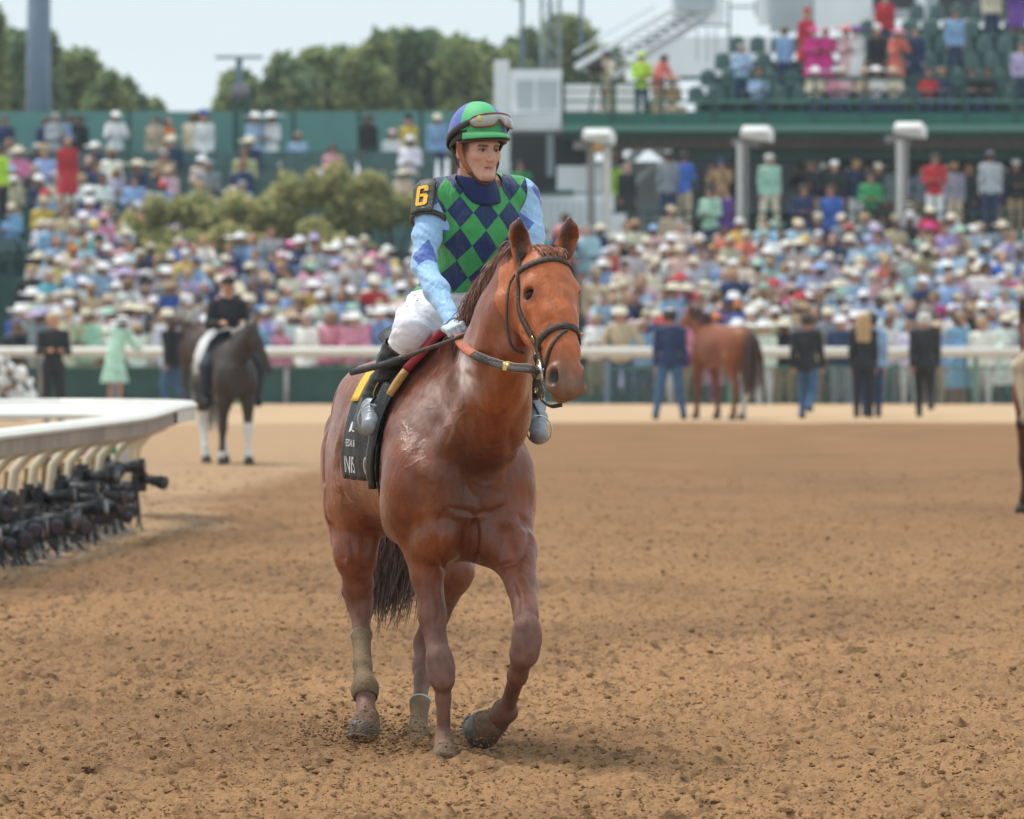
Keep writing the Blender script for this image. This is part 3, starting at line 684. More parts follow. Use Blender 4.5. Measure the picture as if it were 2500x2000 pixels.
# bandages on the hind legs: sleeves cut from the leg surface
def shell(name, P, N, F, vm, off, m, parent, attrs=None, thick=.0):
    keep = vm[F].all(1); Pq, Fq, u = submesh(P, F, keep)
    return mk(name, smooth_rim(Pq+N[u]*off, Fq), Fq, m, parent, attrs=None if attrs is None else {k: a[u] for k, a in attrs.items()})
for k, (a, b) in enumerate(((W(882, 1546, 27.1), W(891, 1712, 26.85)), (W(1026, 1706, 26.98), W(1019, 1835, 26.8)))):
    ax = nrm(b-a); L = np.linalg.norm(b-a); q = hP-a; t = q@ax; rad = np.linalg.norm(q-t[:, None]*ax, axis=1)
    vm = (t > 0) & (t < L) & (rad < .085)
    if k == 1: vm &= (hP[:, 1] > 26.5)
    o = shell('bandage', hP, hN, hF, vm, .005+.0018*np.sin(t[:, ][np.unique(hF[vm[hF].all(1)])]*260)[:, None] if False else .006, m_wrap, horse)
    ring = MB(); 
    ring.tube([a+ax*.012+(.041 if k == 0 else .039)*(math.cos(x)*nrm(np.cross(ax, V(0, 1, 0)))+math.sin(x)*nrm(np.cross(ax, nrm(np.cross(ax, V(0, 1, 0)))))) for x in np.linspace(0, 2*math.pi, 17)], .006, 6, caps=False)
    ring.build('tape', m_wrapw, o, True)
# hair tufts: many tapered ribbons combed along guide curves
def tuft(name, guides, n, w, colf, parent, seed=1, spread=.02, m=None):
    r = np.random.default_rng(seed); v = []; f = []; col = []
    G = [np.array(g, float) for g in guides]
    for i in range(n):
        a = r.random()*(len(G)-1); j = int(a); a -= j
        K = 7; ts = np.linspace(0, 1, K)
        g0 = np.stack([np.interp(ts, np.linspace(0, 1, len(G[j])), G[j][:, c]) for c in range(3)], 1)
        g1 = np.stack([np.interp(ts, np.linspace(0, 1, len(G[j+1])), G[j+1][:, c]) for c in range(3)], 1)
        g = g0*(1-a)+g1*a; off = r.normal(size=3)*spread; L = .65+.4*r.random()
        g = g[0]+(g-g[0])*L+off*ts[:, None]*1.3+off*.35+r.normal(size=(1, 3))*spread*.6*(ts**2)[:, None]+np.sin(ts*5+r.random()*6)[:, None]*r.normal(size=3)*spread*.25
        sd = nrm(np.cross(g[-1]-g[0], r.normal(size=3)*.6+V(0, -1, 0))); b = len(v); cc = colf(r)
        for q in range(K):
            ww = w*(.4+.9*math.sin(math.pi*min(.999, .15+.85*ts[q])))
            v += [g[q]-sd*ww/2, g[q]+V(0, -ww*.35, 0), g[q]+sd*ww/2]; col += [cc(ts[q])]*3
            if q: 
                o = b+q*3
                f += [(o-3, o-2, o+1, o), (o-2, o-1, o+2, o+1)]
    return mk(name, np.array(v), np.array(f), m or m_hair, parent, attrs={'tint': rgb4(np.array(col))})
def tailcol(r):
    b = r.random(); base = V(.018, .012, .012) if b < .62 else V(.16, .055, .025)
    return lambda t: base*(1-sstep(.5, 1, t)*.7)+V(.24, .15, .12)*sstep(.5, 1, t)*.7*(.6+.4*b)
tb = H(-.93, 0, 1.46)
TY = 27.75
g = []
for dx in (-1, -.4, .3, 1):
    g.append([tb+HL*dx*.03, W(940+dx*22, 1230, TY), W(944+dx*34, 1310, TY), W(957+dx*50, 1375, TY), W(953+dx*52, 1420, TY-.03), W(940+dx*44, 1475, TY-.05)])
tail = tuft('tail', g, 2600, .0045, tailcol, horse, 3, .028)
def manecol(r):
    b = r.random(); base = V(.21, .082, .048)*(.5+.7*b) if b < .7 else V(.34, .20, .15)
    return lambda t: base*(1+.25*t)
cr = [W(1150, 832, 25.98), W(1172, 775, 25.86), W(1198, 722, 25.8), W(1225, 675, 25.7), W(1262, 636, 25.58), W(1296, 612, 25.46)]
g = []
for i, c in enumerate(cr):
    dn = V(-.055, -.01, -.005) if i < 4 else V(-.05, -.03, .01)
    g.append([c+V(.02, -.02, -.01), c+dn*.6+V(0, 0, .022), c+dn*1.1+V(0, 0, .012), c+dn*1.45+V(-.002, 0, -.022), c+dn*1.5+V(.004, 0, -.06)])
mane = tuft('mane', g, 2600, .0034, manecol, horse, 5, .010)
def lockcol(r):
    b = r.random(); return lambda t: V(.26, .080, .032)*(.6+.7*b)
g = []
for dx in (-1, -.3, .4, 1):
    c = HH(-.045, -.025, dx*.045)
    g.append([c, HH(-.02, .012, dx*.046), HH(.005, .034, dx*.046), HH(.032, .040, dx*.040)])
tuft('forelock', g, 420, .0042, lockcol, horse, 8, .006)
# ------------------------------------------------------------------ bridle, saddle and cloth
from mathutils.bvhtree import BVHTree
_low = hF
HBVH = BVHTree.FromPolygons(hP.tolist(), hF.tolist())
def cast(o, d):
    r = HBVH.ray_cast(Vector(o), Vector(d), 9)
    return (None, None) if r[0] is None else (np.array(r[0]), np.array(r[1]))
def near(p):
    r = HBVH.find_nearest(Vector(p)); return np.array(r[0]), np.array(r[1])
def spline(pts, n):
    pts = np.array(pts, float); d = np.r_[0, np.cumsum(np.linalg.norm(np.diff(pts, axis=0), axis=1))]
    P0 = np.vstack([2*pts[0]-pts[1], pts, 2*pts[-1]-pts[-2]]); out = []
    for s_ in np.linspace(0, d[-1], n):
        i = min(int(np.searchsorted(d, s_, 'right'))-1, len(pts)-2); t = (s_-d[i])/(d[i+1]-d[i])
        a, b, c, e = P0[i:i+4]
        out.append(.5*((2*b)+(-a+c)*t+(2*a-5*b+4*c-e)*t*t+(-a+3*b-3*c+e)*t**3))
    return np.array(out)
def onskin(pts, n, off, it=2):
    p = spline(pts, n); N = []
    for i in range(n):
        q, m = near(p[i]); p[i] = q+m*off; N.append(m)
    N = np.array(N)
    for _ in range(it):
        p[1:-1] = (p[:-2]+2*p[1:-1]+p[2:])/4; N[1:-1] = (N[:-2]+2*N[1:-1]+N[2:])/4
    return list(p), [nrm(v) for v in N]
m_strap = mat('bridle_leather', (.040, .028, .022), rough=.5, spec=.5, var=.5, vs=90, bump=.6, bs=160)
m_brass = mat('brass', (.55, .38, .14), rough=.3, metal=1, var=.1)
m_steel = mat('bit_steel', (.55, .53, .48), rough=.28, metal=1, var=.15)
m_orange = mat('rein_grip', (.40, .11, .05), rough=.6, var=.2, vs=40, bump=.3)
def strap_on(name, pts, w, th, n=24, off=.002, m=None, parent=None):
    p, N = onskin(pts, n, off); b = MB(); b.strap(p, N, w, th); return b.build(name, m or m_strap, parent or horse, True)
strap_on('browband', [HH(.045, -.06, -.105), HH(.055, -.01, -.09), HH(.050, .03, -.05), HH(.046, .04, 0), HH(.050, .03, .05), HH(.058, -.02, .09), HH(.06, -.07, .10)], .024, .009, 30)
for y in (-1, 1):
    strap_on('crownpiece', [HH(-.035, -.06, y*.075), HH(.0, -.085, y*.098), HH(.05, -.082, y*.104), HH(.08, -.092, y*.104)], .024, .007, 14)
    ck = strap_on('cheekpiece', [HH(.045, -.085, y*.10), HH(.13, -.105, y*.105), HH(.22, -.105, y*.105), HH(.31, -.085, y*.088), HH(.40, -.078, y*.075), HH(.455, -.070, y*.07)], .026, .008, 26, .003)
    for t in (.33, .37, .43):
        b = MB(); c, nn = near(HH(t, -.083, y*.09)); c = c+nn*.010
        tt = nrm(hd-nn*(hd@nn)); bb = np.cross(tt, nn)
        q = [c+tt*.011*a+bb*.013*e for a, e in ((-1, -1), (-1, 1), (1, 1), (1, -1), (-1, -1))]
        b.tube(q, .0024, 6); b.tube([c-tt*.011, c+tt*.011], .002, 6); b.build('buckle', m_brass if y < 0 else m_steel, ck, True)
# throatlatch hangs free of the throat
tl = [HH(.05, -.085, -.105)+hr*-.004, W(1243, 700, 25.36), W(1238, 760, 25.34), W(1240, 810, 25.33), W(1252, 850, 25.32), W(1280, 862, 25.30)]

nb = strap_on('noseband', [HH(.385, -.125, -.058), HH(.375, -.075, -.075), HH(.345, -.02, -.072), HH(.33, .025, -.035), HH(.327, .037, 0), HH(.33, .025, .035), HH(.345, -.02, .072), HH(.375, -.075, .078)], .027, .008, 34)
fl = strap_on('flash_strap', [HH(.345, .03, .0), HH(.375, .025, -.035), HH(.42, -.005, -.060), HH(.455, -.045, -.072), HH(.49, -.085, -.064), HH(.515, -.115, -.04), HH(.52, -.125, 0)], .014, .006, 30, .003)
b = MB(); c, nn = near(HH(.335, .0, .062)); b.ball(c+nn*.010, (.012, .012, .006), nu=10, nv=6); b.build('buckle', m_brass, nb, True)
# bit: snaffle ring with cheek bar, each side
for y in (-1, 1):
    c = HH(.465, -.078, y*.082); b = MB()
    ring = [c+hd*(.026*math.sin(a))+hn*(.020*math.cos(a))+hr*y*.004 for a in np.linspace(0, 2*math.pi, 22)]
    b.tube(ring, .0042, 7, caps=False); b.tube([c+hn*.022-hd*.030, c+hn*.020+hd*.05], .0058, 8)
    b.tube([c+hn*.02, c+hn*.012-hr*y*.05], .006, 8)
    b.build('bit', m_steel, horse, True)
# chin strap hanging behind the lip
cs = [HH(.48, -.10, -.078), HH(.52, -.125, -.075), HH(.555, -.135, -.055), HH(.575, -.135, -.02), HH(.57, -.13, .02)]
b = MB(); b.strap(list(spline(cs, 18)), nrm(-hn*.6-hr), .016, .006); cso = b.build('chin_strap', m_strap, horse, True)
for q in (HH(.515, -.125, -.08), HH(.545, -.135, -.064)):
    b = MB(); b.tube([q+hn*.010+hd*.008, q-hn*.010+hd*.008, q-hn*.010-hd*.008, q+hn*.010-hd*.008, q+hn*.010+hd*.008], .0024, 6); b.build('buckle', m_brass, cso, True)
# reins: brown leather with orange rubber grip in the hand
HAND = W(1122, 822, 25.78)
rp = [HH(.468, -.100, -.082), W(1302, 901, 25.03), W(1262, 899, 25.12), W(1215, 889, 25.3), W(1160, 867, 25.55), W(1136, 850, 25.68), W(1122, 832, 25.75), W(1121, 818, 25.78)]
rs = spline(rp, 46)
def clear(P, gap=.02):
    "pull a hanging strap just in front of the horse's skin"
    P = np.array(P); C = V(0, 0, CAMZ)
    for i, p in enumerate(P):
        d = nrm(p-C); q, _n = cast(C+d*20, d)
        if q is not None and np.linalg.norm(q-C)-gap < np.linalg.norm(p-C): P[i] = C+d*(np.linalg.norm(q-C)-gap)
    for _ in range(3): P[1:-1] = (P[:-2]+2*P[1:-1]+P[2:])/4
    return P
rs[3:-4] = clear(rs, .045)[3:-4]; cut = int(46*.72)
nv = nrm(V(-.25, -.8, .5))
b = MB(); b.strap(list(rs[:cut+1]), nv, .036, .006); rein = b.build('rein', m_strap, horse, True)
b = MB()
for s_ in (-1, 1): b.tube([p+V(0, -.004, .0165*s_) for p in rs[1:cut]], .0016, 5)
b.build('rein_stitching', mat('pale_thread', (.34, .30, .27), rough=.8), rein, True)
b = MB(); b.strap(list(rs[cut:]), nv, .040, .008); b.build('rein_grip', m_orange, rein, True)
b = MB(); c = rs[14]; b.tube([c+V(-.012, -.01, .018), c+V(.012, -.01, .016), c+V(.012, -.01, -.018), c+V(-.012, -.01, -.016), c+V(-.012, -.01, .018)], .003, 6)
b.strap([c+V(-.022, -.007, 0), c+V(.024, -.007, -.002)], nv, .040, .006); b.build('buckle', m_brass, rein, True)
b = MB(); b.strap(list(clear(spline(tl, 24), .022)), nrm(V(-.8, -.6, 0)), .011, .004); b.build('throatlatch', m_strap, horse, True)
# left rein up the far side of the neck
b = MB(); b.strap(list(spline([HH(.468, -.095, .085), W(1380, 850, 25.2), W(1330, 790, 25.6), W(1240, 800, 25.95), W(1165, 815, 25.92)], 20)), nrm(V(.9, -.3, .3)), .026, .006)
b.build('rein', m_strap, horse, True)
# ---- saddle cloth: draped grid over back and both flanks
def drape(xs, vs, off, zb, name, m, parent=None, wr=.0, attr=None, zfun=None):
    "xs: horse x samples; v -1..1 runs from the right hem over the spine to the left hem"
    v = []; f = []; at = []
    for i, x in enumerate(xs):
        for j, q in enumerate(vs):
            zbot = zb if zfun is None else zfun(x)
            ang = abs(q)
            if ang < .28:
                y = ang/.28*.16*np.sign(q); o = H(x, y, 2.1); p, n = cast(o, -UP)
            else:
                c, _n = cast(H(x, .16*np.sign(q), 2.1), -UP)
                z = c[2]+(zbot-c[2])*((ang-.28)/.72)
                p, n = cast(H(x, np.sign(q)*1.0, z), -HL*np.sign(q))
            if p is None: p = H(x, .2*np.sign(q), 1.4); n = UP
            w_ = wr*(math.sin(x*38+q*9)+.7*math.sin(x*71-q*14+1))*min(1, ang*1.3)*max(0, ang-.3)
            v.append(p+n*off+HL*np.sign(q)*(w_+.010*max(0, ang-.7))); at.append((x, q, 0))
    a = np.array(v).reshape(len(xs), len(vs), 3)
    for _ in range(2):
        a[1:-1] = (a[:-2]+2*a[1:-1]+a[2:])/4; a[:, 1:-1] = (a[:, :-2]+2*a[:, 1:-1]+a[:, 2:])/4
    n1 = len(vs)
    f = [(i*n1+j, i*n1+j+1, (i+1)*n1+j+1, (i+1)*n1+j) for i in range(len(xs)-1) for j in range(n1-1)]
    o = mk(name, a.reshape(-1, 3), np.array(f), m, parent, attrs={'cloth': np.array(at)})
    md = o.modifiers.new('thickness', 'SOLIDIFY'); md.thickness = .005; md.offset = 1
    return o, a
m_cloth = mat('saddle_cloth_black', (.010, .010, .012), rough=.5, spec=.25, var=.5, vs=14, bump=.5, bs=90)
cloth, ca = drape(np.linspace(-.24, .42, 26), np.linspace(-1, 1, 61), .010, 1.07, 'saddle_cloth', m_cloth, wr=.010)
tag(cloth, 'black saddle cloth with white lettering on the chestnut racehorse', 'saddle cloth')
m_yel = mat('yellow_pad', (.72, .47, .03), rough=.7, var=.15, bump=.3)
o, _ = drape(np.linspace(-.20, -.02, 10), np.linspace(-.50, .50, 31), .020, 1.07, 'yellow_pad', m_yel, cloth)
m_white = mat('white_print', (.72, .72, .74), rough=.6, var=.1)
def text_on(txt, size, x0, z0, w, parent, m, name='lettering', bold=0., sx=1.):
    "lettering laid on the cloth on the right flank; x0 = rear edge of the text in horse x, z0 = base line"
    cu = bpy.data.curves.new(name, 'FONT'); cu.body = txt; cu.size = size; cu.offset = bold; cu.resolution_u = 3
    t = bpy.data.objects.new('t', cu); COL.objects.link(t); dg = bpy.context.evaluated_depsgraph_get()
    me = bpy.data.meshes.new_from_object(t.evaluated_get(dg)); bpy.data.objects.remove(t)
    v = np.array([x.co[:] for x in me.vertices]); f = [tuple(p.vertices) for p in me.polygons]; bpy.data.meshes.remove(me)
    flat = BVHTree.FromPolygons([tuple(p) for p in ca.reshape(-1, 3)], [(i*61+j, i*61+j+1, (i+1)*61+j+1, (i+1)*61+j) for i in range(25) for j in range(60)])
    out = []
    for p in v:
        r = flat.ray_cast(Vector(H(x0+p[0]*sx, -1.2, z0+p[1])), Vector(HL), 2)
        q = np.array(r[0]) if r[0] is not None else H(x0+p[0]*sx, -.3, z0+p[1])
        out.append(q-HL*.007)
    return mk(name, out, f, m, parent, smooth=False)
text_on('KNIS', .095, -.18, 1.095, 0, cloth, m_white, sx=1.15)
text_on('G', .115, .17, 1.085, 0, cloth, mat('silver_print', (.42, .38, .34), rough=.5), sx=1.3)
text_on('FEDAL &', .040, -.12, 1.20, 0, cloth, m_white, sx=1.25)
# small white crest above the lettering
flat = [(-.05, 1.255), (.0, 1.262), (.012, 1.27), (.03, 1.258), (.09, 1.262), (.075, 1.30), (.085, 1.335), (.05, 1.31), (.03, 1.29), (-.01, 1.30), (-.03, 1.285)]
lg = []
for x, z in flat:
    p, n = cast(H(x, -1, z), HL); lg.append(p-HL*.022)
mk('crest', lg, [tuple(range(len(lg)))], m_white, cloth, smooth=False)
# ---- saddle
m_blk = mat('saddle_leather', (.012, .012, .013), rough=.38, spec=.5, var=.5, vs=30, bump=.4, bs=120)
sad = empty('racing_saddle', H(.1, 0, 1.56), 'small black racing saddle with a red and gold front edge under the jockey', 'saddle')
o, fa = drape(np.linspace(.06, .47, 16), np.linspace(-.80, .80, 51), .030, 1.10, 'saddle_flap', m_blk, zfun=lambda x: 1.16-.20*(x-.1), wr=.006)
child(o, sad)
b = MB(); K = 14; v = []
for i in range(K):
    t = i/(K-1); x = -.20+.46*t; zt, _n = cast(H(x, 0, 2.1), -UP)
    for j in range(13):
        a = math.pi*(j/12-.5); w_ = .13-.05*t; v.append(H(x, w_*math.sin(a), zt[2]+.035+.035*math.cos(a)+.05*abs(2*t-1)**2.2-.03*abs(math.sin(a))))
b.put(v, [(i*13+j, i*13+j+1, (i+1)*13+j+1, (i+1)*13+j) for i in range(K-1) for j in range(12)])
o = b.build('saddle_seat', m_blk, None, True); o.modifiers.new('t', 'SOLIDIFY').thickness = .02; child(o, sad)
m_red = mat('red_piping', (.30, .02, .03), rough=.6, var=.2); m_gold = mat('gold_piping', (.42, .25, .07), rough=.6, var=.25, bump=.3)
m_pad = mat('grey_pad', (.40, .43, .46), rough=.8, var=.2, bump=.4)
edge = fa[-1]
def edgept(j): return edge[j]+HF*.016-HL*.012*(1 if j < 25 else -1)
J = [edgept(j) for j in range(25, 11, -1)]
b = MB(); b.tube([p+UP*.004 for p in J[:9]], .017, 10); child(b.build('red_roll', m_red, None, True), sad)
b = MB(); b.tube(J[8:], [.017]*4+[.015]*(len(J)-12), 10); child(b.build('gold_roll', m_gold, None, True), sad)
b = MB(); b.ball(H(.36, -.10, 1.60), (.12, .05, .030), A=(HF, HL, UP), nu=16, nv=10); child(b.build('sponge_pad', m_pad, None, True), sad)
# black over-flap that hangs in front of the cloth, and the girth
fl = []
for w_ in range(6):
    row = []
    for k in range(22):
        t = k/21; x = .36+.03*math.sin(t*3)-.06*t+w_*.018; z = 1.46-.42*t
        p, n = cast(H(x, -1, z), HL); row.append(p-HL*(.042+.012*math.sin(w_*1.2))-UP*0)
    fl.append(row)
a = np.array(fl); v = a.reshape(-1, 3)
o = mk('over_flap', v, np.array([(i*22+j, i*22+j+1, (i+1)*22+j+1, (i+1)*22+j) for i in range(5) for j in range(21)]), m_blk); o.modifiers.new('t', 'SOLIDIFY').thickness = .012; child(o, sad)
gp = []; gn = []
for k in range(40):
    a_ = math.radians(-160+k*(320/39)) ; d = HL*math.sin(a_)*1.0+UP*-math.cos(a_)
    c = H(.37, 0, 1.2); p, n = cast(c+d*1.2, -d)
    if p is not None: gp.append(p+n*.007); gn.append(nrm(n))
b = MB(); b.strap(gp, gn, .075, .008); child(b.build('girth', m_blk, None, True), sad)
# ------------------------------------------------------------------ the jockey
JH = W(1166, 365, 26.24)                       # centre of the head
_ya = math.radians(34)
jf = nrm(V(math.sin(_ya), -math.cos(_ya), -.06)); ju = nrm(V(.03, -.02, 1)); ju = nrm(ju-jf*(ju@jf)); js = np.cross(ju, jf)   # forward, up, his left (towards the right of the picture)
def JP(f, s_, u): return JH+jf*f+js*s_+ju*u
tf = nrm(V(.22, -1, .0)); ts_ = nrm(V(1, .2, -.02)); tu = V(.06, .05, 1)       # torso frame
J = dict(pel=W(1092, 762, 26.52), wai=W(1132, 695, 26.45), che=W(1165, 560, 26.36), nek=W(1178, 462, 26.34),
         shR=W(1054, 488, 26.32), elR=W(1034, 648, 26.16), wrR=W(1104, 782, 25.90),
         shL=W(1282, 484, 26.42), elL=W(1304, 640, 26.30), wrL=W(1180, 790, 25.98),
         hiR=W(1052, 772, 26.50), knR=W(1003, 812, 26.12), anR=W(913, 980, 26.28), toR=W(905, 1035, 26.10),
         hiL=W(1140, 768, 26.58), knL=W(1262, 818, 26.28), anL=W(1300, 985, 26.40), toL=W(1316, 1062, 26.18))
def build_jockey_sdf():
    s = SDF(.03)
    A3 = (ts_, tf, UP)
    # torso
    s.ell(J['pel'], (.150, .125, .12), A3)
    s.cap(J['pel']+UP*.03, J['wai'], .118, .118, k=.05, lat=tf, sq=.85)
    s.chain([(J['wai'], .124), (J['che'], .146), (J['che']+(J['nek']-J['che'])*.55, .125)], k=.05, lat=tf, sq=.78)
    s.ell(J['che']+ts_*.075+tf*.04+UP*.03, (.085, .06, .09), A3, k=.04); s.ell(J['che']-ts_*.075+tf*.04+UP*.03, (.085, .06, .09), A3, k=.04)
    s.cap(J['shR']+ts_*.05+UP*.0, J['shL']-ts_*.05, .068, .068, k=.05)
    s.cap(J['nek']+UP*.0, J['shR']+UP*.025+ts_*.03, .05, .045, k=.05); s.cap(J['nek'], J['shL']+UP*.025-ts_*.03, .05, .045, k=.05)
    s.chain([(J['nek']-UP*.03, .068), (JP(-.02, 0, -.10), .056), (JP(-.01, 0, -.04), .055)], k=.03)
    # arms
    s.chain([(J['shR'], .058), (J['shR']*.45+J['elR']*.55, .047), (J['elR'], .039), (J['elR']*.55+J['wrR']*.45, .040), (J['wrR'], .028)], k=.03)
    s.chain([(J['shL'], .056), (J['shL']*.45+J['elL']*.55, .046), (J['elL'], .039), (J['wrL'], .028)], k=.03)
    # thighs, knees, calves, feet
    for h_, k_, a_, t_ in (('hiR', 'knR', 'anR', 'toR'), ('hiL', 'knL', 'anL', 'toL')):
        s.chain([(J[h_], .104), (J[h_]*.4+J[k_]*.6, .083), (J[k_], .064)], k=.045)
        s.chain([(J[k_], .064), (J[k_]*.62+J[a_]*.38, .060), (J[a_]*.85+J[k_]*.15, .042), (J[a_], .040)], k=.03)
        hl = J[a_]+(J[a_]-J[t_])*.22*V(1, 1, 0)-UP*.02
        s.chain([(J[a_], .036), (J[a_]*.45+J[t_]*.55, .031), (J[t_], .022)], k=.02); s.cap(J[a_]+V(0, .03, -.035), J[t_]+V(0, 0, -.012), .022, .019, k=.012)
    # head
    AH = (jf, js, ju)
    def e(f, d, u, r, k=.012, op='u'): s.ell(JP(f, d, u), r, AH, k=k, op=op)
    e(-.012, 0, .030, (.098, .077, .092)); e(.030, 0, -.025, (.062, .064, .085), .02)
    for y in (-1, 1):
        s.cap(JP(.005, y*.052, -.060), JP(.066, y*.020, -.100), .027, .021, k=.02)
        e(.060, y*.043, -.022, (.026, .022, .022), .016)
        s.cap(JP(.084, y*.010, .021), JP(.070, y*.046, .022), .0095, .008, k=.012)
        e(.0885, y*.031, .001, (.013, .019, .0115), .008, 's')
        e(.100, y*.013, -.0365, (.010, .0075, .0075), .006)
        e(.106, y*.007, -.0455, (.005, .0038, .003), .003, 's')
        s.cap(JP(.0915, y*.0, -.0632), JP(.081, y*.023, -.0655), .0050, .0025, k=.006)
        s.cap(JP(.0905, y*.0, -.0745), JP(.080, y*.020, -.072), .0060, .003, k=.006)
        s.cap(JP(.092, y*.016, -.052), JP(.082, y*.028, -.064), .002, .002, k=.010, op='s')
        s.cap(JP(.079, y*.0315-.012, -.008) if 0 else JP(.0815, y*.018, -.0085), JP(.073, y*.043, -.008), .003, .003, k=.006)
        e(-.010, y*.080, -.010, (.017, .008, .031), .008)
    s.chain([(JP(.082, 0, .014), .0088), (JP(.097, 0, -.012), .0100), (JP(.109, 0, -.034), .0128)], k=.011)
    e(.078, 0, -.100, (.020, .022, .017), .015)
    s.cap(JP(.100, -.016, -.0688), JP(.100, .016, -.0688), .0022, .0022, k=.003, op='s')
    s.cap(JP(.03, 0, -.09), JP(-.01, 0, -.10), .04, .05, k=.02)
    # hands: palm, four fingers curled round rein and whip, thumb on top
    for side, wr in (('R', J['wrR']), ('L', J['wrL'])):
        hand = HAND if side == 'R' else W(1168, 815, 25.9)
        pdir = nrm(hand-wr); sd = nrm(np.cross(pdir, V(0, -1, 0))); fr = np.cross(sd, pdir); fr = fr if fr[1] < 0 else -fr
        kn = wr+pdir*.065
        s.cap(wr, kn, .030, .026, k=.015, lat=fr, sq=.75)
        s.cap(kn-sd*.026, kn+sd*.026, .019, .017, k=.012)
        for q in range(4):
            o = kn+sd*(-.030+.020*q); L = (.86, 1, .96, .78)[q]
            a = o+pdir*.012+fr*.012; b_ = a+(pdir*.026+fr*.012)*L; c = b_+(pdir*.014-fr*.020)*L; d = c+(-pdir*.016-fr*.010)*L
            s.chain([(a, .0100), (b_, .0094), (c, .0088), (d, .0080)], k=.004)
        th = wr+pdir*.028+sd*(.028 if side == 'R' else -.028); sg = 1 if side == 'R' else -1
        s.chain([(th, .013), (th+pdir*.026+sd*sg*.012+fr*.010, .0112), (th+pdir*.052+sd*sg*.004+fr*.020, .0092)], k=.006)
    return s
jP, jF = build_jockey_sdf().mesh(.0044, 2)
jN = vnormals(jP, jF)
# which body region each vertex belongs to: nearest bone
def dseg(P, a, b): ab = b-a; t = np.clip(((P-a)@ab)/(ab@ab), 0, 1); return np.linalg.norm(P-a-t[:, None]*ab, axis=1), t
bones = dict(torso=[(J['pel']+UP*.1, J['che'])], chest=[(J['che'], J['nek']-UP*.06), (J['shR']+ts_*.085, J['shL']-ts_*.085)], hips=[(J['hiR']+UP*.02, J['hiL']+UP*.02)],
             armR=[(J['shR']+V(-.01, 0, .01), J['elR'])], foreR=[(J['elR'], J['wrR'])], armL=[(J['shL']+V(.01, 0, .01), J['elL'])], foreL=[(J['elL'], J['wrL'])],
             thR=[(J['hiR'], J['knR'])], thL=[(J['hiL'], J['knL'])], caR=[(J['knR'], J['anR'])], caL=[(J['knL'], J['anL'])], foR=[(J['anR'], J['toR'])], foL=[(J['anL'], J['toL'])],
             haR=[(J['wrR'], HAND)], haL=[(J['wrL'], W(1168, 815, 25.9))], neck=[(J['nek']+UP*.0, JP(0, 0, -.06))], head=[(JP(0, 0, -.02), JP(0, 0, .08)), (JP(.03, 0, -.06), JP(.08, 0, -.09))])
offs = dict(torso=.115, chest=.09, hips=.105, thR=.09, thL=.09, caR=.055, caL=.055, armR=.052, armL=.052, foreR=.042, foreL=.042, neck=.058, head=.075, haR=.022, haL=.022, foR=.04, foL=.04)
names = list(bones); DD = np.stack([np.min([dseg(jP, a, b)[0] for a, b in bones[k]], 0)-offs[k] for k in names], 1)
reg = np.array(names)[np.argmin(DD, 1)]
def isin(*k): return np.isin(reg, k)
# skin colours
jl = jP-JH; F_, S_, U_ = jl@jf, jl@js, jl@ju
sk = np.tile(V(.60, .35, .265), (len(jP), 1)); n2 = fbm(jP, 60, 3)
sk = mixc(sk, (.52, .22, .16), np.exp(-((F_-.06)/.03)**2-((np.abs(S_)-.045)/.022)**2-((U_+.03)/.025)**2)*.5)
sk = mixc(sk, (.50, .20, .15), np.exp(-((F_-.11)/.02)**2-(S_/.015)**2-((U_+.035)/.015)**2)*.5)
lips = np.clip(1.25*np.exp(-((U_+.0685)/.0085)**4-(S_/.021)**4), 0, 1)*(F_ > .07)
sk = mixc(sk, (.36, .12, .10), lips*.75)
sk = mixc(sk, (.07, .015, .015), ((np.abs(U_+.0688) < .0026) & (F_ > .072) & (F_ < .0955) & (np.abs(S_) < .019))*.95)
brow = np.exp(-(((U_-.0150-.003*np.sin((np.abs(S_)-.01)*70))/.0050)**2))*sstep(.008, .014, np.abs(S_))*sstep(.054, .046, np.abs(S_))*(F_ > .05)
sk = mixc(sk, (.045, .024, .016), np.clip(brow*1.3, 0, 1)*.9)
beard = sstep(-.035, -.065, U_)*(F_ > -.02)*(U_ > -.135)*(1-lips)
sk = mixc(sk, (.24, .16, .125), beard*.22*(.8+.3*n2))
sk = mixc(sk, (.30, .15, .11), np.exp(-((np.abs(S_)-.031)/.016)**2-((U_-.002)/.010)**2)*(F_ > .05)*.5)
sk = mixc(sk, (.045, .028, .020), sstep(.052, .062, np.abs(S_))*sstep(.048, .030, F_)*sstep(-.030, .01, U_)*.8)   # short dark hair at the temples
m_skin = attrmat('jockey_skin', rough=.52, spec=.35, var=.11, vs=70, bump=.4, bs=260, sss=.05, bd=.0015)
skinv = (isin('head') | (isin('neck') & (jP[:, 2] > W(0, 440, 26.2)[2])))
jB = jP-jN*np.where(skinv, 0, .010)[:, None]
jock = mk('person', jB, jF, m_skin, attrs={'tint': rgb4(sk)})
tag(jock, 'jockey in green and blue diamond silks and helmet riding the chestnut racehorse', 'person')
m_ew = mat('eyeball_white', (.40, .35, .33), rough=.25, var=.05); m_iris = mat('iris', (.06, .035, .02), rough=.1, var=.1)
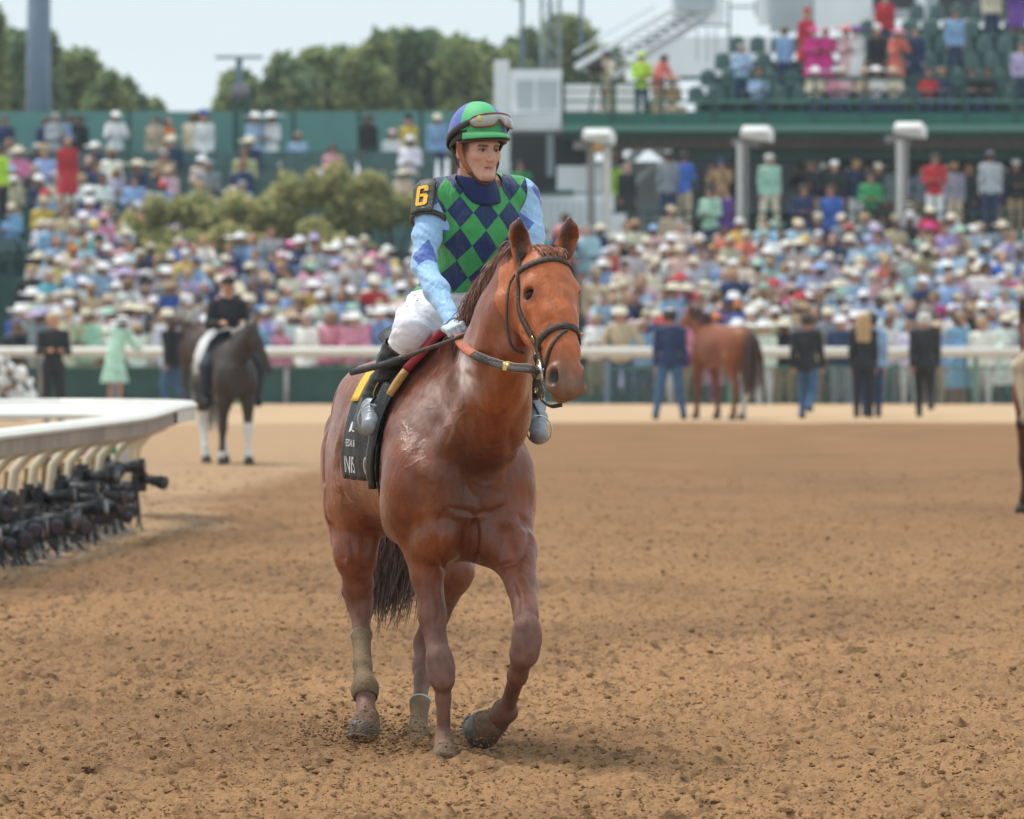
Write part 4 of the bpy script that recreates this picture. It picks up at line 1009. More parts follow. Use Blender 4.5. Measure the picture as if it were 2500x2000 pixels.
for y in (-1, 1):
    c = JP(.0725, y*.0315, .001); b = MB(); b.ball(c-jf*.0012-ju*.001, .0118, nu=16, nv=12); e = b.build('eye', m_ew, jock, True)
    g = nrm(jf*1+js*.22-ju*.04); b = MB(); b.ball(c+g*.0062-ju*.001, .0068, nu=14, nv=8); b.build('iris', m_iris, e, True)
    b = MB(); b.tube([JP(.0725+.0145*math.cos(a)*.9, y*.0315+y*.0165*math.sin(a), .0055-.006*abs(math.sin(a))**2) for a in np.linspace(-1.25, 1.25, 9)], .0024, 6)
    b.build('eyelid', mat('lash_line', (.16, .08, .06), rough=.5), e, True)
# ---- cloth shells
def wrinkle(P, amp, sc, dirv, seed): 
    r = np.random.default_rng(seed); q = P@nrm(dirv); return amp*(np.sin(q*sc+2.2*fbm(P, 7, seed)+fbm(P, 17, seed+1))+.5*np.sin(q*sc*2.3+3*fbm(P, 9, seed+3)))
def jshell(name, mask, off, m, attrs=None, disp=None, parent=None, thick=.003, grow=0):
    keep = mask[jF].all(1); Pq, Fq, u = submesh(jP, jF, keep); o_ = np.full(len(u), off)
    if disp is not None: o_ = o_+disp[u]
    o = mk(name, smooth_rim(Pq+jN[u]*o_[:, None], Fq), Fq, m, parent or jock, attrs=None if attrs is None else {k: a[u] for k, a in attrs.items()})
    return o
qt = jP-J['che']; ux = qt@ts_; uz = qt@nrm(V(.10, .03, 1))
# vest pattern coordinates, as metres across and up the chest
patt = np.stack([ux-.012+.10*uz*0, uz, qt@tf], 1)
def silkmat(name, ca_, cb_, attr, wx, wz, rough=.55, off=(0, 0), inv=False):
    m, n, l, b = newmat(name); b.inputs['Roughness'].default_value = rough; b.inputs['Sheen Weight'].default_value = .25; b.inputs['Specular IOR Level'].default_value = .4
    at = n.new('ShaderNodeAttribute'); at.attribute_name = attr
    sp = n.new('ShaderNodeSeparateXYZ'); l.new(at.outputs['Vector'], sp.inputs[0])
    def math_(op, a, b_=None):
        k = n.new('ShaderNodeMath'); k.operation = op
        for i, x in enumerate((a, b_)):
            if x is None: continue
            if isinstance(x, (int, float)): k.inputs[i].default_value = x
            else: l.new(x, k.inputs[i])
        return k.outputs[0]
    u = math_('DIVIDE', math_('ADD', sp.outputs['X'], off[0]), wx); v = math_('DIVIDE', math_('ADD', sp.outputs['Y'], off[1]), wz)
    a = math_('FLOOR', math_('ADD', u, v)); c = math_('FLOOR', math_('SUBTRACT', u, v))
    if inv == 'lattice':      # blue only where both bands are odd
        t = math_('MULTIPLY', math_('FLOORED_MODULO', a, 2.), math_('FLOORED_MODULO', c, 2.))
    else: t = math_('FLOORED_MODULO', math_('ADD', a, c), 2.)
    if inv == 'lattice': pass
    mx = n.new('ShaderNodeMixRGB'); l.new(t, mx.inputs[0]); mx.inputs[1].default_value = rgba(ca_); mx.inputs[2].default_value = rgba(cb_)
    tc = n.new('ShaderNodeTexCoord'); nz = n.new('ShaderNodeTexNoise'); nz.inputs['Scale'].default_value = 30; nz.inputs['Detail'].default_value = 6; l.new(tc.outputs['Object'], nz.inputs['Vector'])
    mp = n.new('ShaderNodeMapRange'); mp.inputs['From Min'].default_value = .62; mp.inputs['From Max'].default_value = .75; mp.inputs['To Min'].default_value = 0; mp.inputs['To Max'].default_value = .45
    l.new(nz.outputs['Fac'], mp.inputs['Value'])
    m2 = n.new('ShaderNodeMixRGB'); l.new(mp.outputs[0], m2.inputs[0]); l.new(mx.outputs[0], m2.inputs[1]); m2.inputs[2].default_value = (.16, .13, .10, 1)
    l.new(m2.outputs[0], b.inputs['Base Color'])
    n3 = n.new('ShaderNodeTexNoise'); n3.inputs['Scale'].default_value = 20; n3.inputs['Detail'].default_value = 4; n3.inputs['Distortion'].default_value = .6; m3 = n.new('ShaderNodeMapping'); m3.inputs['Rotation'].default_value = (0, .6, .2); m3.inputs['Scale'].default_value = (1.6, 1, .55); l.new(tc.outputs['Object'], m3.inputs['Vector']); l.new(m3.outputs[0], n3.inputs['Vector'])
    bp = n.new('ShaderNodeBump'); bp.inputs['Strength'].default_value = .7; bp.inputs['Distance'].default_value = .022; l.new(n3.outputs['Fac'], bp.inputs['Height']); l.new(bp.outputs[0], b.inputs['Normal'])
    return m
GREEN = (.035, .32, .085); NAVY = (.004, .024, .105)
m_vest = silkmat('diamond_silk', GREEN, NAVY, 'patt', .098, .124, off=(.100, .006))
zb = (jP-W(1140, 712, 26.3))@nrm(V(-.1, 0, 1))
vest = jshell('silk_vest', isin('torso', 'chest', 'hips') & (zb > 0) | ((isin('armR') | isin('armL')) & ((jP-J['che'])@ts_ > -.150) & ((jP-J['che'])@ts_ < .150)), .008, m_vest, {'patt': patt}, wrinkle(jP, .0026, 30, V(.8, 0, .45), 3)+wrinkle(jP, .0016, 52, V(-.8, 0, .5), 9))
m_sleeve = silkmat('sleeve_silk', (.30, .52, .80), (.075, .145, .46), 'pats', .125, .15, inv='lattice', off=(.0, .0))
def armcoord(sh, el, wr, mask):
    ax = nrm(el-sh); q = jP-sh; t = q@ax; cr = nrm(np.cross(ax, V(0, 1, 0))); rr = q-t[:, None]*ax
    ang = np.arctan2(rr@cr, -(rr@np.cross(cr, ax))); return np.stack([ang*.05, t, 0*t], 1)
pa = np.where(isin('armR', 'foreR')[:, None], armcoord(J['shR'], J['elR'], J['wrR'], None)+V(.055, -.140, 0), armcoord(J['shL'], J['elL'], J['wrL'], None)+V(-.02, -.14, 0))
fa_ = isin('foreR', 'foreL'); pa[fa_ & ((jP-J['elR'])@nrm(J['wrR']-J['elR']) > .02)] = (0.0, .04, 0); 
wri = wrinkle(jP, .0016, 70, V(.45, 0, 1), 5)+wrinkle(jP, .0009, 130, V(.5, 0, .8), 8)
sl = isin('armR', 'foreR', 'armL', 'foreL')
jshell('silk_sleeve', sl & (jP[:, 0] < J['nek'][0]), .006, m_sleeve, {'patt': patt, 'pats': pa}, wri)
jshell('silk_sleeve', sl & (jP[:, 0] > J['nek'][0]), .006, m_sleeve, {'patt': patt, 'pats': pa}, wri)
m_navy = mat('navy_knit', (.010, .028, .13), rough=.7, var=.2, bump=.4, bs=120)
cb = MB(); rings = []; NU = 40
for k in range(8):
    t = k/7; c = JP(-.004, 0, -.115)*(1-t)+(J['nek']+V(-.004, -.012, -.045))*t; r1 = .070+.010*t**1.3; r2 = .072+.012*t
    for j in range(NU):
        a = 2*math.pi*j/NU; fr_ = max(0, math.cos(a))
        rings.append(c+jf*(r2*math.cos(a)*(1-t)+0)+js*r1*math.sin(a)*(1-t)+tf*r2*math.cos(a)*t*1.12+ts_*r1*1.08*math.sin(a)*t+UP*(-.022*fr_**2*t+.018*(1-fr_)*(1-t)*.6)+UP*.003*math.sin(t*14))
cb.put(rings, [(k*NU+j, k*NU+(j+1) % NU, (k+1)*NU+(j+1) % NU, (k+1)*NU+j) for k in range(7) for j in range(NU)])
co = cb.build('collar', m_navy, jock, True); co.modifiers.new('t', 'SOLIDIFY').thickness = .004
m_breech = mat('white_breeches', (.74, .74, .80), rough=.6, var=.06, bump=.5, bs=30)
kneecut = lambda k_, a_: ((jP-J[k_])@nrm(J[a_]-J[k_])) < .035
br = (isin('hips', 'thR', 'thL') | (isin('torso') & (zb <= .012)) | (isin('caR') & kneecut('knR', 'anR')) | (isin('caL') & kneecut('knL', 'anL')))
jshell('breeches', br & ~(isin('hips', 'torso') & (zb > .02)), .006, m_breech, None, wrinkle(jP, .0035, 38, V(.8, 0, .6), 12)+wrinkle(jP, .0018, 75, V(.3, .3, 1), 13))
m_boot = mat('boot_black', (.008, .008, .008), rough=.36, spec=.4, var=.5, vs=25, bump=.5, bs=60)
m_shoe_s = mat('silver_overshoe', (.27, .30, .34), rough=.42, metal=.2, var=.15, bump=.6, bs=35)
for c, k_, a_, f_ in (('caR', 'knR', 'anR', 'foR'), ('caL', 'knL', 'anL', 'foL')):
    bo = jshell('boot', isin(c) & ((jP-J[k_])@nrm(J[a_]-J[k_]) > .015), .009, m_boot, None, wrinkle(jP, .003, 70, V(0, 0, 1), 15))
    jshell('overshoe', isin(f_) | (isin(c) & ((jP-J[a_])@nrm(J[k_]-J[a_]) < .03)), .010, m_shoe_s, None, wrinkle(jP, .003, 60, V(0, .5, 1), 16), bo)
# yellow stitched loop on the right boot
b = MB(); ax = nrm(J['anR']-J['knR']); c0 = J['knR']*.25+J['anR']*.75+V(-.006, -.058, 0); b.tube([c0+ax*.062*math.cos(a)+V(1, 0, .1)*.017*math.sin(a)-V(0, .006*math.cos(a), 0) for a in np.linspace(0, 2*math.pi, 24)], .0022, 6, caps=False)
b.build('boot_trim', mat('yellow_trim', (.45, .38, .06), rough=.5), bo if False else jock, True)
m_glove = mat('white_glove', (.52, .62, .70), rough=.55, var=.08, bump=.4, bs=80)
for s_ in 'RL': jshell('glove', isin('ha'+s_) | (isin('fore'+s_) & ((jP-J['wr'+s_])@nrm(HAND-J['wrR']) > -.010)), .0025, m_glove)
# lettering down the thigh
def text3(txt, size, org, xa, ya, na, m, parent, name='lettering', th=.002, bvh=None, off=.003, bold=0):
    cu = bpy.data.curves.new(name, 'FONT'); cu.body = txt; cu.size = size; cu.resolution_u = 3; cu.offset = bold
    t = bpy.data.objects.new('t', cu); COL.objects.link(t); dg = bpy.context.evaluated_depsgraph_get()
    me = bpy.data.meshes.new_from_object(t.evaluated_get(dg)); bpy.data.objects.remove(t)
    v = [np.asarray(org)+xa*p.co[0]+ya*p.co[1] for p in me.vertices]; f = [tuple(p.vertices) for p in me.polygons]; bpy.data.meshes.remove(me)
    if bvh is not None:
        o_ = []
        for p in v:
            r = bvh.ray_cast(Vector(p+na*.3), Vector(-na), .8); o_.append(np.array(r[0])+na*off if r[0] is not None else p)
        v = o_
    return mk(name, v, f, m, parent, smooth=False)
JB = BVHTree.FromPolygons(jP.tolist(), jF.tolist())
na = nrm(V(-.45, -1, .1)); ya_ = nrm(V(.96, -.2, -.25)); xa_ = nrm(V(-.16, 0, -1)); xa_ = nrm(xa_-na*(xa_@na)); ya_ = np.cross(na, xa_)
text3('IEE NUN C', .040, W(994, 706, 26.25), xa_, ya_, na, m_navy, jock, bvh=JB, off=.0135)
# number 6 arm band
m_band = mat('arm_band', (.050, .048, .045), rough=.5, var=.4, vs=40, bump=.5, bs=60)
ax = nrm(J['elR']-J['shR']); sd = nrm(np.cross(ax, V(-.55, -1, 0)))
out_ = nrm(V(-.42, -.90, .05)); out_ = nrm(out_-ax*(out_@ax)); sd = np.cross(out_, ax)
b = MB(); rows = 12; cols = 13; v = []
for i in range(rows):
    t = i/(rows-1); hw = .047*(1 if t > .25 else math.sqrt(max(0, 1-((.25-t)/.27)**2))*.75+.25)
    for j in range(cols):
        a = (j/(cols-1)-.5)*2; p = J['shR']+ax*(-.055+.158*t)+sd*hw*a; rr = .068+.006*math.sin(t*8)*.3-.018*(max(0, .2-t)*4)
        v.append(p+out_*(math.sqrt(max(1e-5, rr**2-(hw*a*.9)**2))+.006))
b.put(v, [(i*cols+j, i*cols+j+1, (i+1)*cols+j+1, (i+1)*cols+j) for i in range(rows-1) for j in range(cols-1)])
band = b.build('arm_band', m_band, jock, True); band.modifiers.new('t', 'SOLIDIFY').thickness = .006
BB = BVHTree.FromPolygons([tuple(p) for p in v], [(i*cols+j, i*cols+j+1, (i+1)*cols+j+1, (i+1)*cols+j) for i in range(rows-1) for j in range(cols-1)])
upx = -ax; rt = np.cross(upx, out_)
six = [(.0, 0), (.045, 0), (.055, .012), (.055, .048), (.045, .06), (.018, .06), (.018, .082), (.037, .082), (.037, .070), (.055, .070), (.055, .088), (.045, .10), (.01, .10), (0, .088), (0, .012)]
six_in = [(.018, .016), (.037, .016), (.037, .045), (.018, .045)]
def sixmesh():
    # block numeral with a window, as quads
    q = [((.008, 0), (.047, 0), (.037, .016), (.018, .016)), ((.047, 0), (.055, .010), (.055, .050), (.037, .045)), ((.047, 0), (.037, .045), (.037, .016), (.0371, .0159)),
         ((.055, .050), (.047, .060), (.018, .060), (.018, .045)), ((.055, .050), (.018, .045), (.037, .045), (.0371, .0451)),
         ((0, .010), (.008, 0), (.018, .016), (.018, .084)), ((0, .010), (.018, .084), (.008, .10), (0, .090)),
         ((.008, .10), (.018, .084), (.037, .084), (.047, .10)), ((.047, .10), (.037, .084), (.055, .072), (.055, .090)), ((.037, .084), (.037, .072), (.055, .072), (.0549, .0721))]
    v = []; f = []
    for p in q:
        b0 = len(v); f.append(tuple(range(b0, b0+4)))
        for x, y in p: v.append((x-.0275, y-.05))
    return v, f
v2, f2 = sixmesh(); o_ = []
for x, y in v2:
    p = J['shR']+ax*.032+rt*x*.92+upx*y*.92
    r = BB.ray_cast(Vector(p+out_*.3), Vector(-out_), .6); o_.append((np.array(r[0]) if r[0] is not None else p+out_*.07)+out_*.0105)
mk('number', o_, f2, mat('yellow_number', (.75, .42, .01), rough=.6, var=.06), band, smooth=False)
b = MB(); c0 = J['shR']+ax*.098
b.strap([c0+.066*(math.cos(a)*out_+math.sin(a)*sd) for a in np.linspace(-2.6, 2.6, 26)], [nrm(math.cos(a)*out_+math.sin(a)*sd) for a in np.linspace(-2.6, 2.6, 26)], .022, .007); b.build('band_strap', m_band, band, True)
b = MB(); b.strap([c0+.0685*(math.cos(a)*out_+math.sin(a)*sd) for a in np.linspace(-1.5, -.75, 8)] , [nrm(math.cos(a)*out_+math.sin(a)*sd) for a in np.linspace(-1.5, -.75, 8)], .018, .007); b.build('band_strap', mat('band_tan', (.12, .075, .03), rough=.6, var=.4), band, True)
# ---- helmet: silk cover in green and violet quarters, peak, harness, goggles
hu = nrm(ju*1-jf*.16); hf2 = nrm(jf-hu*(jf@hu)); hs = np.cross(hu, hf2); HC = JP(-.006, 0, .060)
def HE(f, s_, u): return HC+hf2*f+hs*s_+hu*u
nu, nv = 48, 20; v = []; mi = []
for i in range(nv+1):
    th = (math.pi*.5+.22)*i/nv
    for j in range(nu):
        ph = 2*math.pi*j/nu; k = math.sin(th)
        low = .012*math.cos(ph)*max(0, (i/nv-.6))*2.5
        v.append(HE(.131*k*math.cos(ph), .107*k*math.sin(ph), .128*math.cos(th)+low-.022*max(0, (i/nv-.7))*(1-math.cos(ph))*1.4))
f = []
for i in range(nv):
    for j in range(nu):
        f.append((i*nu+j, (i+1)*nu+j, (i+1)*nu+(j+1) % nu, i*nu+(j+1) % nu)); ph = 2*math.pi*(j+.5)/nu
        deg = math.degrees(ph) % 360
        mi.append(0 if (i >= nv-3 and not (deg < 62 or deg > 298)) else (1 if (deg < 18 or deg > 285 or 110 < deg < 190) else 2))
m_hg = mat('helmet_green', (.045, .42, .14), rough=.6, var=.06, sheen=.2, bump=.2, bs=30); m_hv = mat('helmet_violet', (.075, .115, .44), rough=.55, var=.06, sheen=.2, bump=.2, bs=30)
helm = mk('helmet', v, f, mats=[m_blk, m_hg, m_hv], mi=mi, parent=jock); sd_ = helm.modifiers.new('t', 'SOLIDIFY'); sd_.thickness = .010; sd_.offset = -1
b = MB(); K = 26; pk = []
for i in range(K):
    a = -1.22+2.44*i/(K-1); c, s_ = math.cos(a), math.sin(a)
    for r_, u_ in ((1.0, -.012), (1.0, -.004), (1.30*c+(1-c), -.024-.004*c), (1.30*c+(1-c)+.004, -.030-.004*c), (1.0, -.018)): pk.append(HE(.130*r_*c, .107*s_*(1+.06*(r_ > 1)), u_))
b.put(pk, [(i*5+j, i*5+(j+1) % 5, (i+1)*5+(j+1) % 5, (i+1)*5+j) for i in range(K-1) for j in range(5)]); b.build('peak', m_hg, helm, True)
m_tan = mat('harness_tan', (.32, .11, .045), rough=.55, var=.25, bump=.3); m_drk = mat('harness_dark', (.055, .020, .014), rough=.5, var=.3)
b = MB(); b.tube([HE(.122*math.cos(a), .100*math.sin(a), -.034-.012*(1-math.cos(a))*.5) for a in np.linspace(-1.35, 1.35, 24)], .0085, 8); b.build('brow_pad', m_drk, helm, True)
hl_ = []
for y in (-1, 1):
    b = MB(); top = spline([HE(.02, y*.101, -.035), JP(.012, y*.087, -.012), JP(.030, y*.076, -.060), JP(.048, y*.050, -.094)], 14)
    b.strap(list(top), [nrm(js*y+jf*.3)]*14, [.030-.012*i/13 for i in range(14)], .005); hh = b.build('harness', m_tan if y < 0 else m_drk, helm, True)
    b = MB(); bk = spline([HE(-.070, y*.078, -.030), JP(-.035, y*.072, -.055), JP(.020, y*.060, -.085), JP(.045, y*.050, -.098)], 12); b.strap(list(bk), [nrm(js*y-jf*.1)]*12, .012, .004); b.build('harness', m_drk, helm, True)
b = MB(); ch = spline([JP(.045, -.056, -.090), JP(.060, -.036, -.118), JP(.066, 0, -.132), JP(.060, .036, -.118), JP(.045, .056, -.090)], 20)
b.tube(list(ch), .0075, 8); b.build('chin_strap', m_drk, helm, True)
# goggles pushed up on the helmet
m_lens = mat('goggle_lens', (.30, .28, .27), rough=.06, spec=.9, var=.15, coat=1, vs=30); m_lens.node_tree.nodes['Principled BSDF'].inputs['Alpha'].default_value = .8
m_gf = mat('goggle_frame', (.16, .055, .035), rough=.35, var=.3); m_gs = mat('goggle_strap', (.020, .016, .014), rough=.6, var=.5)
def GP(a, u, o=0):
    r = 1.0+o; k = math.sqrt(max(.1, 1-(u/.15)**2))*(1-.07*max(0, abs(a)-1.2)); return HE(.140*r*math.cos(a)*k, .116*r*math.sin(a)*k, u+.028*(math.cos(a)-.75))
n = 44; top = []; bot = []
for i in range(n):
    a = -.88+1.76*i/(n-1); e_ = 1-abs(2*i/(n-1)-1)**6
    nose = .024*math.exp(-((a)/.13)**2); top.append((a, .040+.016*e_**.5)); bot.append((a, .036-.030*e_**.5+nose))
v = []
for i in range(n):
    for k in range(5):
        t = k/4; u = bot[i][1]*(1-t)+top[i][1]*t; v.append(GP(top[i][0], u, .14+.05*math.sin(math.pi*t)-.04*abs(2*i/(n-1)-1)**4))
lens = mk('goggles', v, [(i*5+k, (i+1)*5+k, (i+1)*5+k+1, i*5+k+1) for i in range(n-1) for k in range(4)], m_lens, jock)
rim = [GP(a, u, .13-.04*abs(a/.88)**4) for a, u in top]+[GP(a, u, .13-.04*abs(a/.88)**4) for a, u in bot[::-1]]; rim.append(rim[0])
b = MB(); b.tube(rim, .0050, 8, caps=False)
rim2 = [GP(a, u, .05) for a, u in top]+[GP(a, u, .05) for a, u in bot[::-1]]; rim2.append(rim2[0])
b.put([p for q in zip(rim, rim2) for p in q], [(2*i, 2*i+1, 2*i+3, 2*i+2) for i in range(len(rim)-1)]); b.build('goggle_frame', m_gf, lens, True)
b = MB(); b.strap([GP(a, .040-.02*(abs(a)-.8), .02) for a in np.linspace(-.84, -3.0, 26)], [nrm(GP(a, .04, .5)-HC) for a in np.linspace(-.84, -3.0, 26)], .026, .006)
b.strap([GP(a, .040-.02*(abs(a)-.8), .02) for a in np.linspace(.84, 3.0, 26)], [nrm(GP(a, .04, .5)-HC) for a in np.linspace(.84, 3.0, 26)], .026, .006); b.build('goggle_strap', m_gs, lens, True)
b = MB(); c = GP(-.60, .040, .185); nn = nrm(c-HC); b.ball(c, (.0135, .0135, .003), A=(np.cross(nn, UP), np.cross(np.cross(nn, UP), nn), nn), nu=16, nv=6); b.build('goggle_button', mat('pale_yellow', (.50, .42, .13), rough=.4), lens, True)
# stirrups
for t_, sx in (('toR', -1), ('toL', 1)):
    c = J[t_]+V(0, .03, .02); b = MB(); b.tube([c+V(.05*math.sin(a), 0, .055*math.cos(a)) for a in np.linspace(0, 2*math.pi, 20)], .0035, 6, caps=False); st = b.build('stirrup', m_steel)
    b = MB(); cal = 'R' if t_ == 'toR' else 'L'; b.strap([c+V(0, .01, .055), J['an'+cal]+V(-sx*.035, .03, .06), J['an'+cal]*.5+J['kn'+cal]*.5+V(-sx*.06, .06, 0)], V(sx, 0, 0), .02, .004); 
    child(st, sad); child(b.build('stirrup_leather', m_blk), sad)
# whip
b = MB(); wp = spline([W(1142, 812, 25.74), W(1105, 830, 25.76), W(1040, 853, 25.84), W(985, 873, 25.92)], 16); b.tube(list(wp), [.0085]*10+[.009, .0095, .010, .0105, .011, .012], 10)
whip = b.build('riding_whip', mat('whip_leather', (.07, .045, .040), rough=.5, var=.4, vs=60, bump=.4), None, True)
tag(whip, 'black riding whip with a flat end held in the right glove of the jockey', 'whip')
b = MB(); b.strap(list(spline([W(988, 872, 25.92), W(940, 890, 25.98), W(858, 910, 26.08)], 12)), nrm(V(-.2, -1, .35)), [.018, .022]+[.026]*10, .012); b.build('whip_flap', mat('whip_flap', (.022, .026, .030), rough=.45, var=.4, vs=40, bump=.4), whip, True)
# ------------------------------------------------------------------ people: posed bodies with clothes cut as shells
m_cloth_o = mat('cloth', None, rough=.8, var=.28, vs=11, bump=.4, bs=20, objcol=True)
m_skin_o = mat('skin', None, rough=.55, var=.06, objcol=True)
m_hair_o = mat('hair', None, rough=.6, var=.25, vs=30, objcol=True)
m_hat_o = mat('hat_straw', None, rough=.75, var=.10, objcol=True)
def person_parts(pose, vox=.030, dress=False, female=False):
    "a figure 1.75 m tall at the origin facing -Y; returns {part: (P, F)} and the head centre"
    hz = .93; hw = .17 if female else .19; lean = 0
    sit = pose == 'sit'
    pel = V(0, 0, hz if not sit else .55); che = pel+V(0, -.02, .37); nek = pel+V(0, -.01, .57); hed = pel+V(0, -.04, .70)
    if pose == 'lean': che = pel+V(0, -.12, .35); nek = pel+V(0, -.20, .53); hed = pel+V(0, -.27, .64)
    A = {}
    for s_, q in (('R', -1), ('L', 1)):
        sh = nek+V(q*hw, 0, -.07); el = sh+V(q*.030, .02, -.29); wr = el+V(q*.0, -.06, -.25)
        if pose in ('clasp', 'sit'): el = sh+V(q*.05, -.02, -.28); wr = el+V(-q*.12, -.20, .02)
        if pose == 'hips': el = sh+V(q*.14, .05, -.25); wr = el+V(-q*.13, -.05, -.20)
        if pose == 'armsup' or (pose == 'oneup' and q > 0): el = sh+V(q*.09, -.15, -.16); wr = el+V(-q*.10, -.10, .24)
        if pose == 'lean': el = sh+V(q*.08, -.10, -.24); wr = el+V(-q*.04, -.22, -.04)
        if pose == 'walk': el = sh+V(q*.025, q*.08, -.28); wr = el+V(0, q*.05-.07, -.23)
        if pose == 'hold': el = sh+V(q*.07, -.10, -.26); wr = el+V(-q*.02, -.20, .06) if q < 0 else el+V(.02, -.16, .10)
        hip = pel+V(q*.095, 0, -.03); kn = hip+V(q*.02, -.03, -.42); an = kn+V(0, .03, -.40)
        if sit: kn = hip+V(q*.03, -.42, .02); an = kn+V(0, .02, -.42)
        if pose in ('walk',): kn = hip+V(0, -.20*(.5 if q > 0 else -.1)-.06, -.40); an = kn+V(0, .10+.22*(q < 0), -.38+.12*(q < 0))
        if pose in ('wide', 'hold'): kn = hip+V(q*.06, -.02, -.42); an = kn+V(q*.07, .02, -.40)
        A[s_] = (sh, el, wr, hip, kn, an)
    s = SDF(.03); X3 = (V(1, 0, 0), V(0, 1, 0), UP)
    s.ell(pel, (.155, .115, .13), X3); s.chain([(pel+V(0, 0, .10), .135), (che-V(0, 0, .02), .155), (che+V(0, 0, .10), .135)], k=.05, lat=V(0, 1, 0), sq=.78)
    s.cap(A['R'][0], A['L'][0], .062, .062, k=.05); s.cap(nek-V(0, 0, .05), hed, .055, .05)
    s.ell(hed+V(0, -.005, .02), (.088, .104, .118), X3, k=.02); s.ell(hed+V(0, -.05, -.06), (.045, .045, .05), X3, k=.03); s.ell(hed+V(0, -.10, -.02), (.014, .02, .02), X3, k=.02)
    for sh, el, wr, hip, kn, an in A.values():
        s.chain([(sh, .058), (el, .046), (wr, .034)]); s.chain([(wr, .036), (wr+nrm(wr-el)*.10+V(0, 0, -.01), .032), (wr+nrm(wr-el)*.15, .018)], k=.02)
        s.chain([(hip, .098), (kn, .066), (an, .045)]); s.cap(an+V(0, .03, -.035), an+V(0, -.14, -.045), .042, .036)
    P, F = s.mesh(vox, 1)
    mz = P[:, 2].min(); P[:, 2] -= mz; N = vnormals(P, F)
    return P, F, N, A, pel, che, nek, hed, -mz
_pc = {}
def person_set(pose, vox=.030, female=False):
    key = (pose, vox, female)
    if key in _pc: return _pc[key]
    P, F, N, A, pel, che, nek, hed, sh_ = person_parts(pose, vox, female=female)
    Q = P.copy(); Q[:, 2] -= sh_              # back to skeleton space for tests
    D = {}
    def dd(a, b): return dseg(Q, a, b)[0]
    D['head'] = np.minimum(dd(hed-V(0, 0, .05), hed+V(0, 0, .05))-.075, dd(nek+V(0, 0, .0), hed)-.055)
    D['tor'] = np.minimum(dd(pel+V(0, 0, .12), che+V(0, 0, .08))-.12, dd(A['R'][0], A['L'][0])-.06)
    D['hip'] = dd(pel-V(.08, 0, 0), pel+V(.08, 0, 0))-.10
    D['arm'] = np.min([np.minimum(dd(a[0], a[1])-.05, dd(a[1], a[2])-.04) for a in A.values()], 0)
    D['hand'] = np.min([dd(a[2]+nrm(a[2]-a[1])*.02, a[2]+nrm(a[2]-a[1])*.16)-.035 for a in A.values()], 0)
    D['leg'] = np.min([np.minimum(dd(a[3], a[4])-.08, dd(a[4], a[5])-.055) for a in A.values()], 0)
    D['foot'] = np.min([dd(a[5]+V(0, .03, -.045), a[5]+V(0, -.14, -.05))-.045 for a in A.values()], 0)
    nm = list(D); R_ = np.array(nm)[np.argmin(np.stack([D[k] for k in nm]), 0)]
    def sh(k, off):
        m = np.isin(R_, k)[F].any(1)
        if 'hip' in k and 'tor' in k: pass
        p, f, u = submesh(P, F, m); return (p+N[u]*off, f)
    out = {'body': (P-N*np.where(np.isin(R_, ['head', 'hand']), 0, .012)[:, None], F)}
    out['top'] = sh(['tor', 'arm', 'hip'], .016); out['bottom'] = sh(['leg', 'hip'], .010); out['shoes'] = sh(['foot'], .012)
    # dress skirt
    c = MB(); n = 14; v = []
    pz = pel[2]+sh_
    for k, (t, r) in enumerate(((.10, .135), (0, .18), (-.25, .24), (-.48, .29))):
        for j in range(n):
            a = 2*math.pi*j/n; rr = r*(1+.06*math.cos(a*4+k)); v.append((rr*math.cos(a), rr*math.sin(a)*.85, pz+t))
    out['skirt'] = (np.array(v), np.array([(k*n+j, k*n+(j+1) % n, (k+1)*n+(j+1) % n, (k+1)*n+j) for k in range(3) for j in range(n)])[:, ::-1])
    out['head'] = hed+V(0, 0, sh_)
    _pc[key] = out; return out
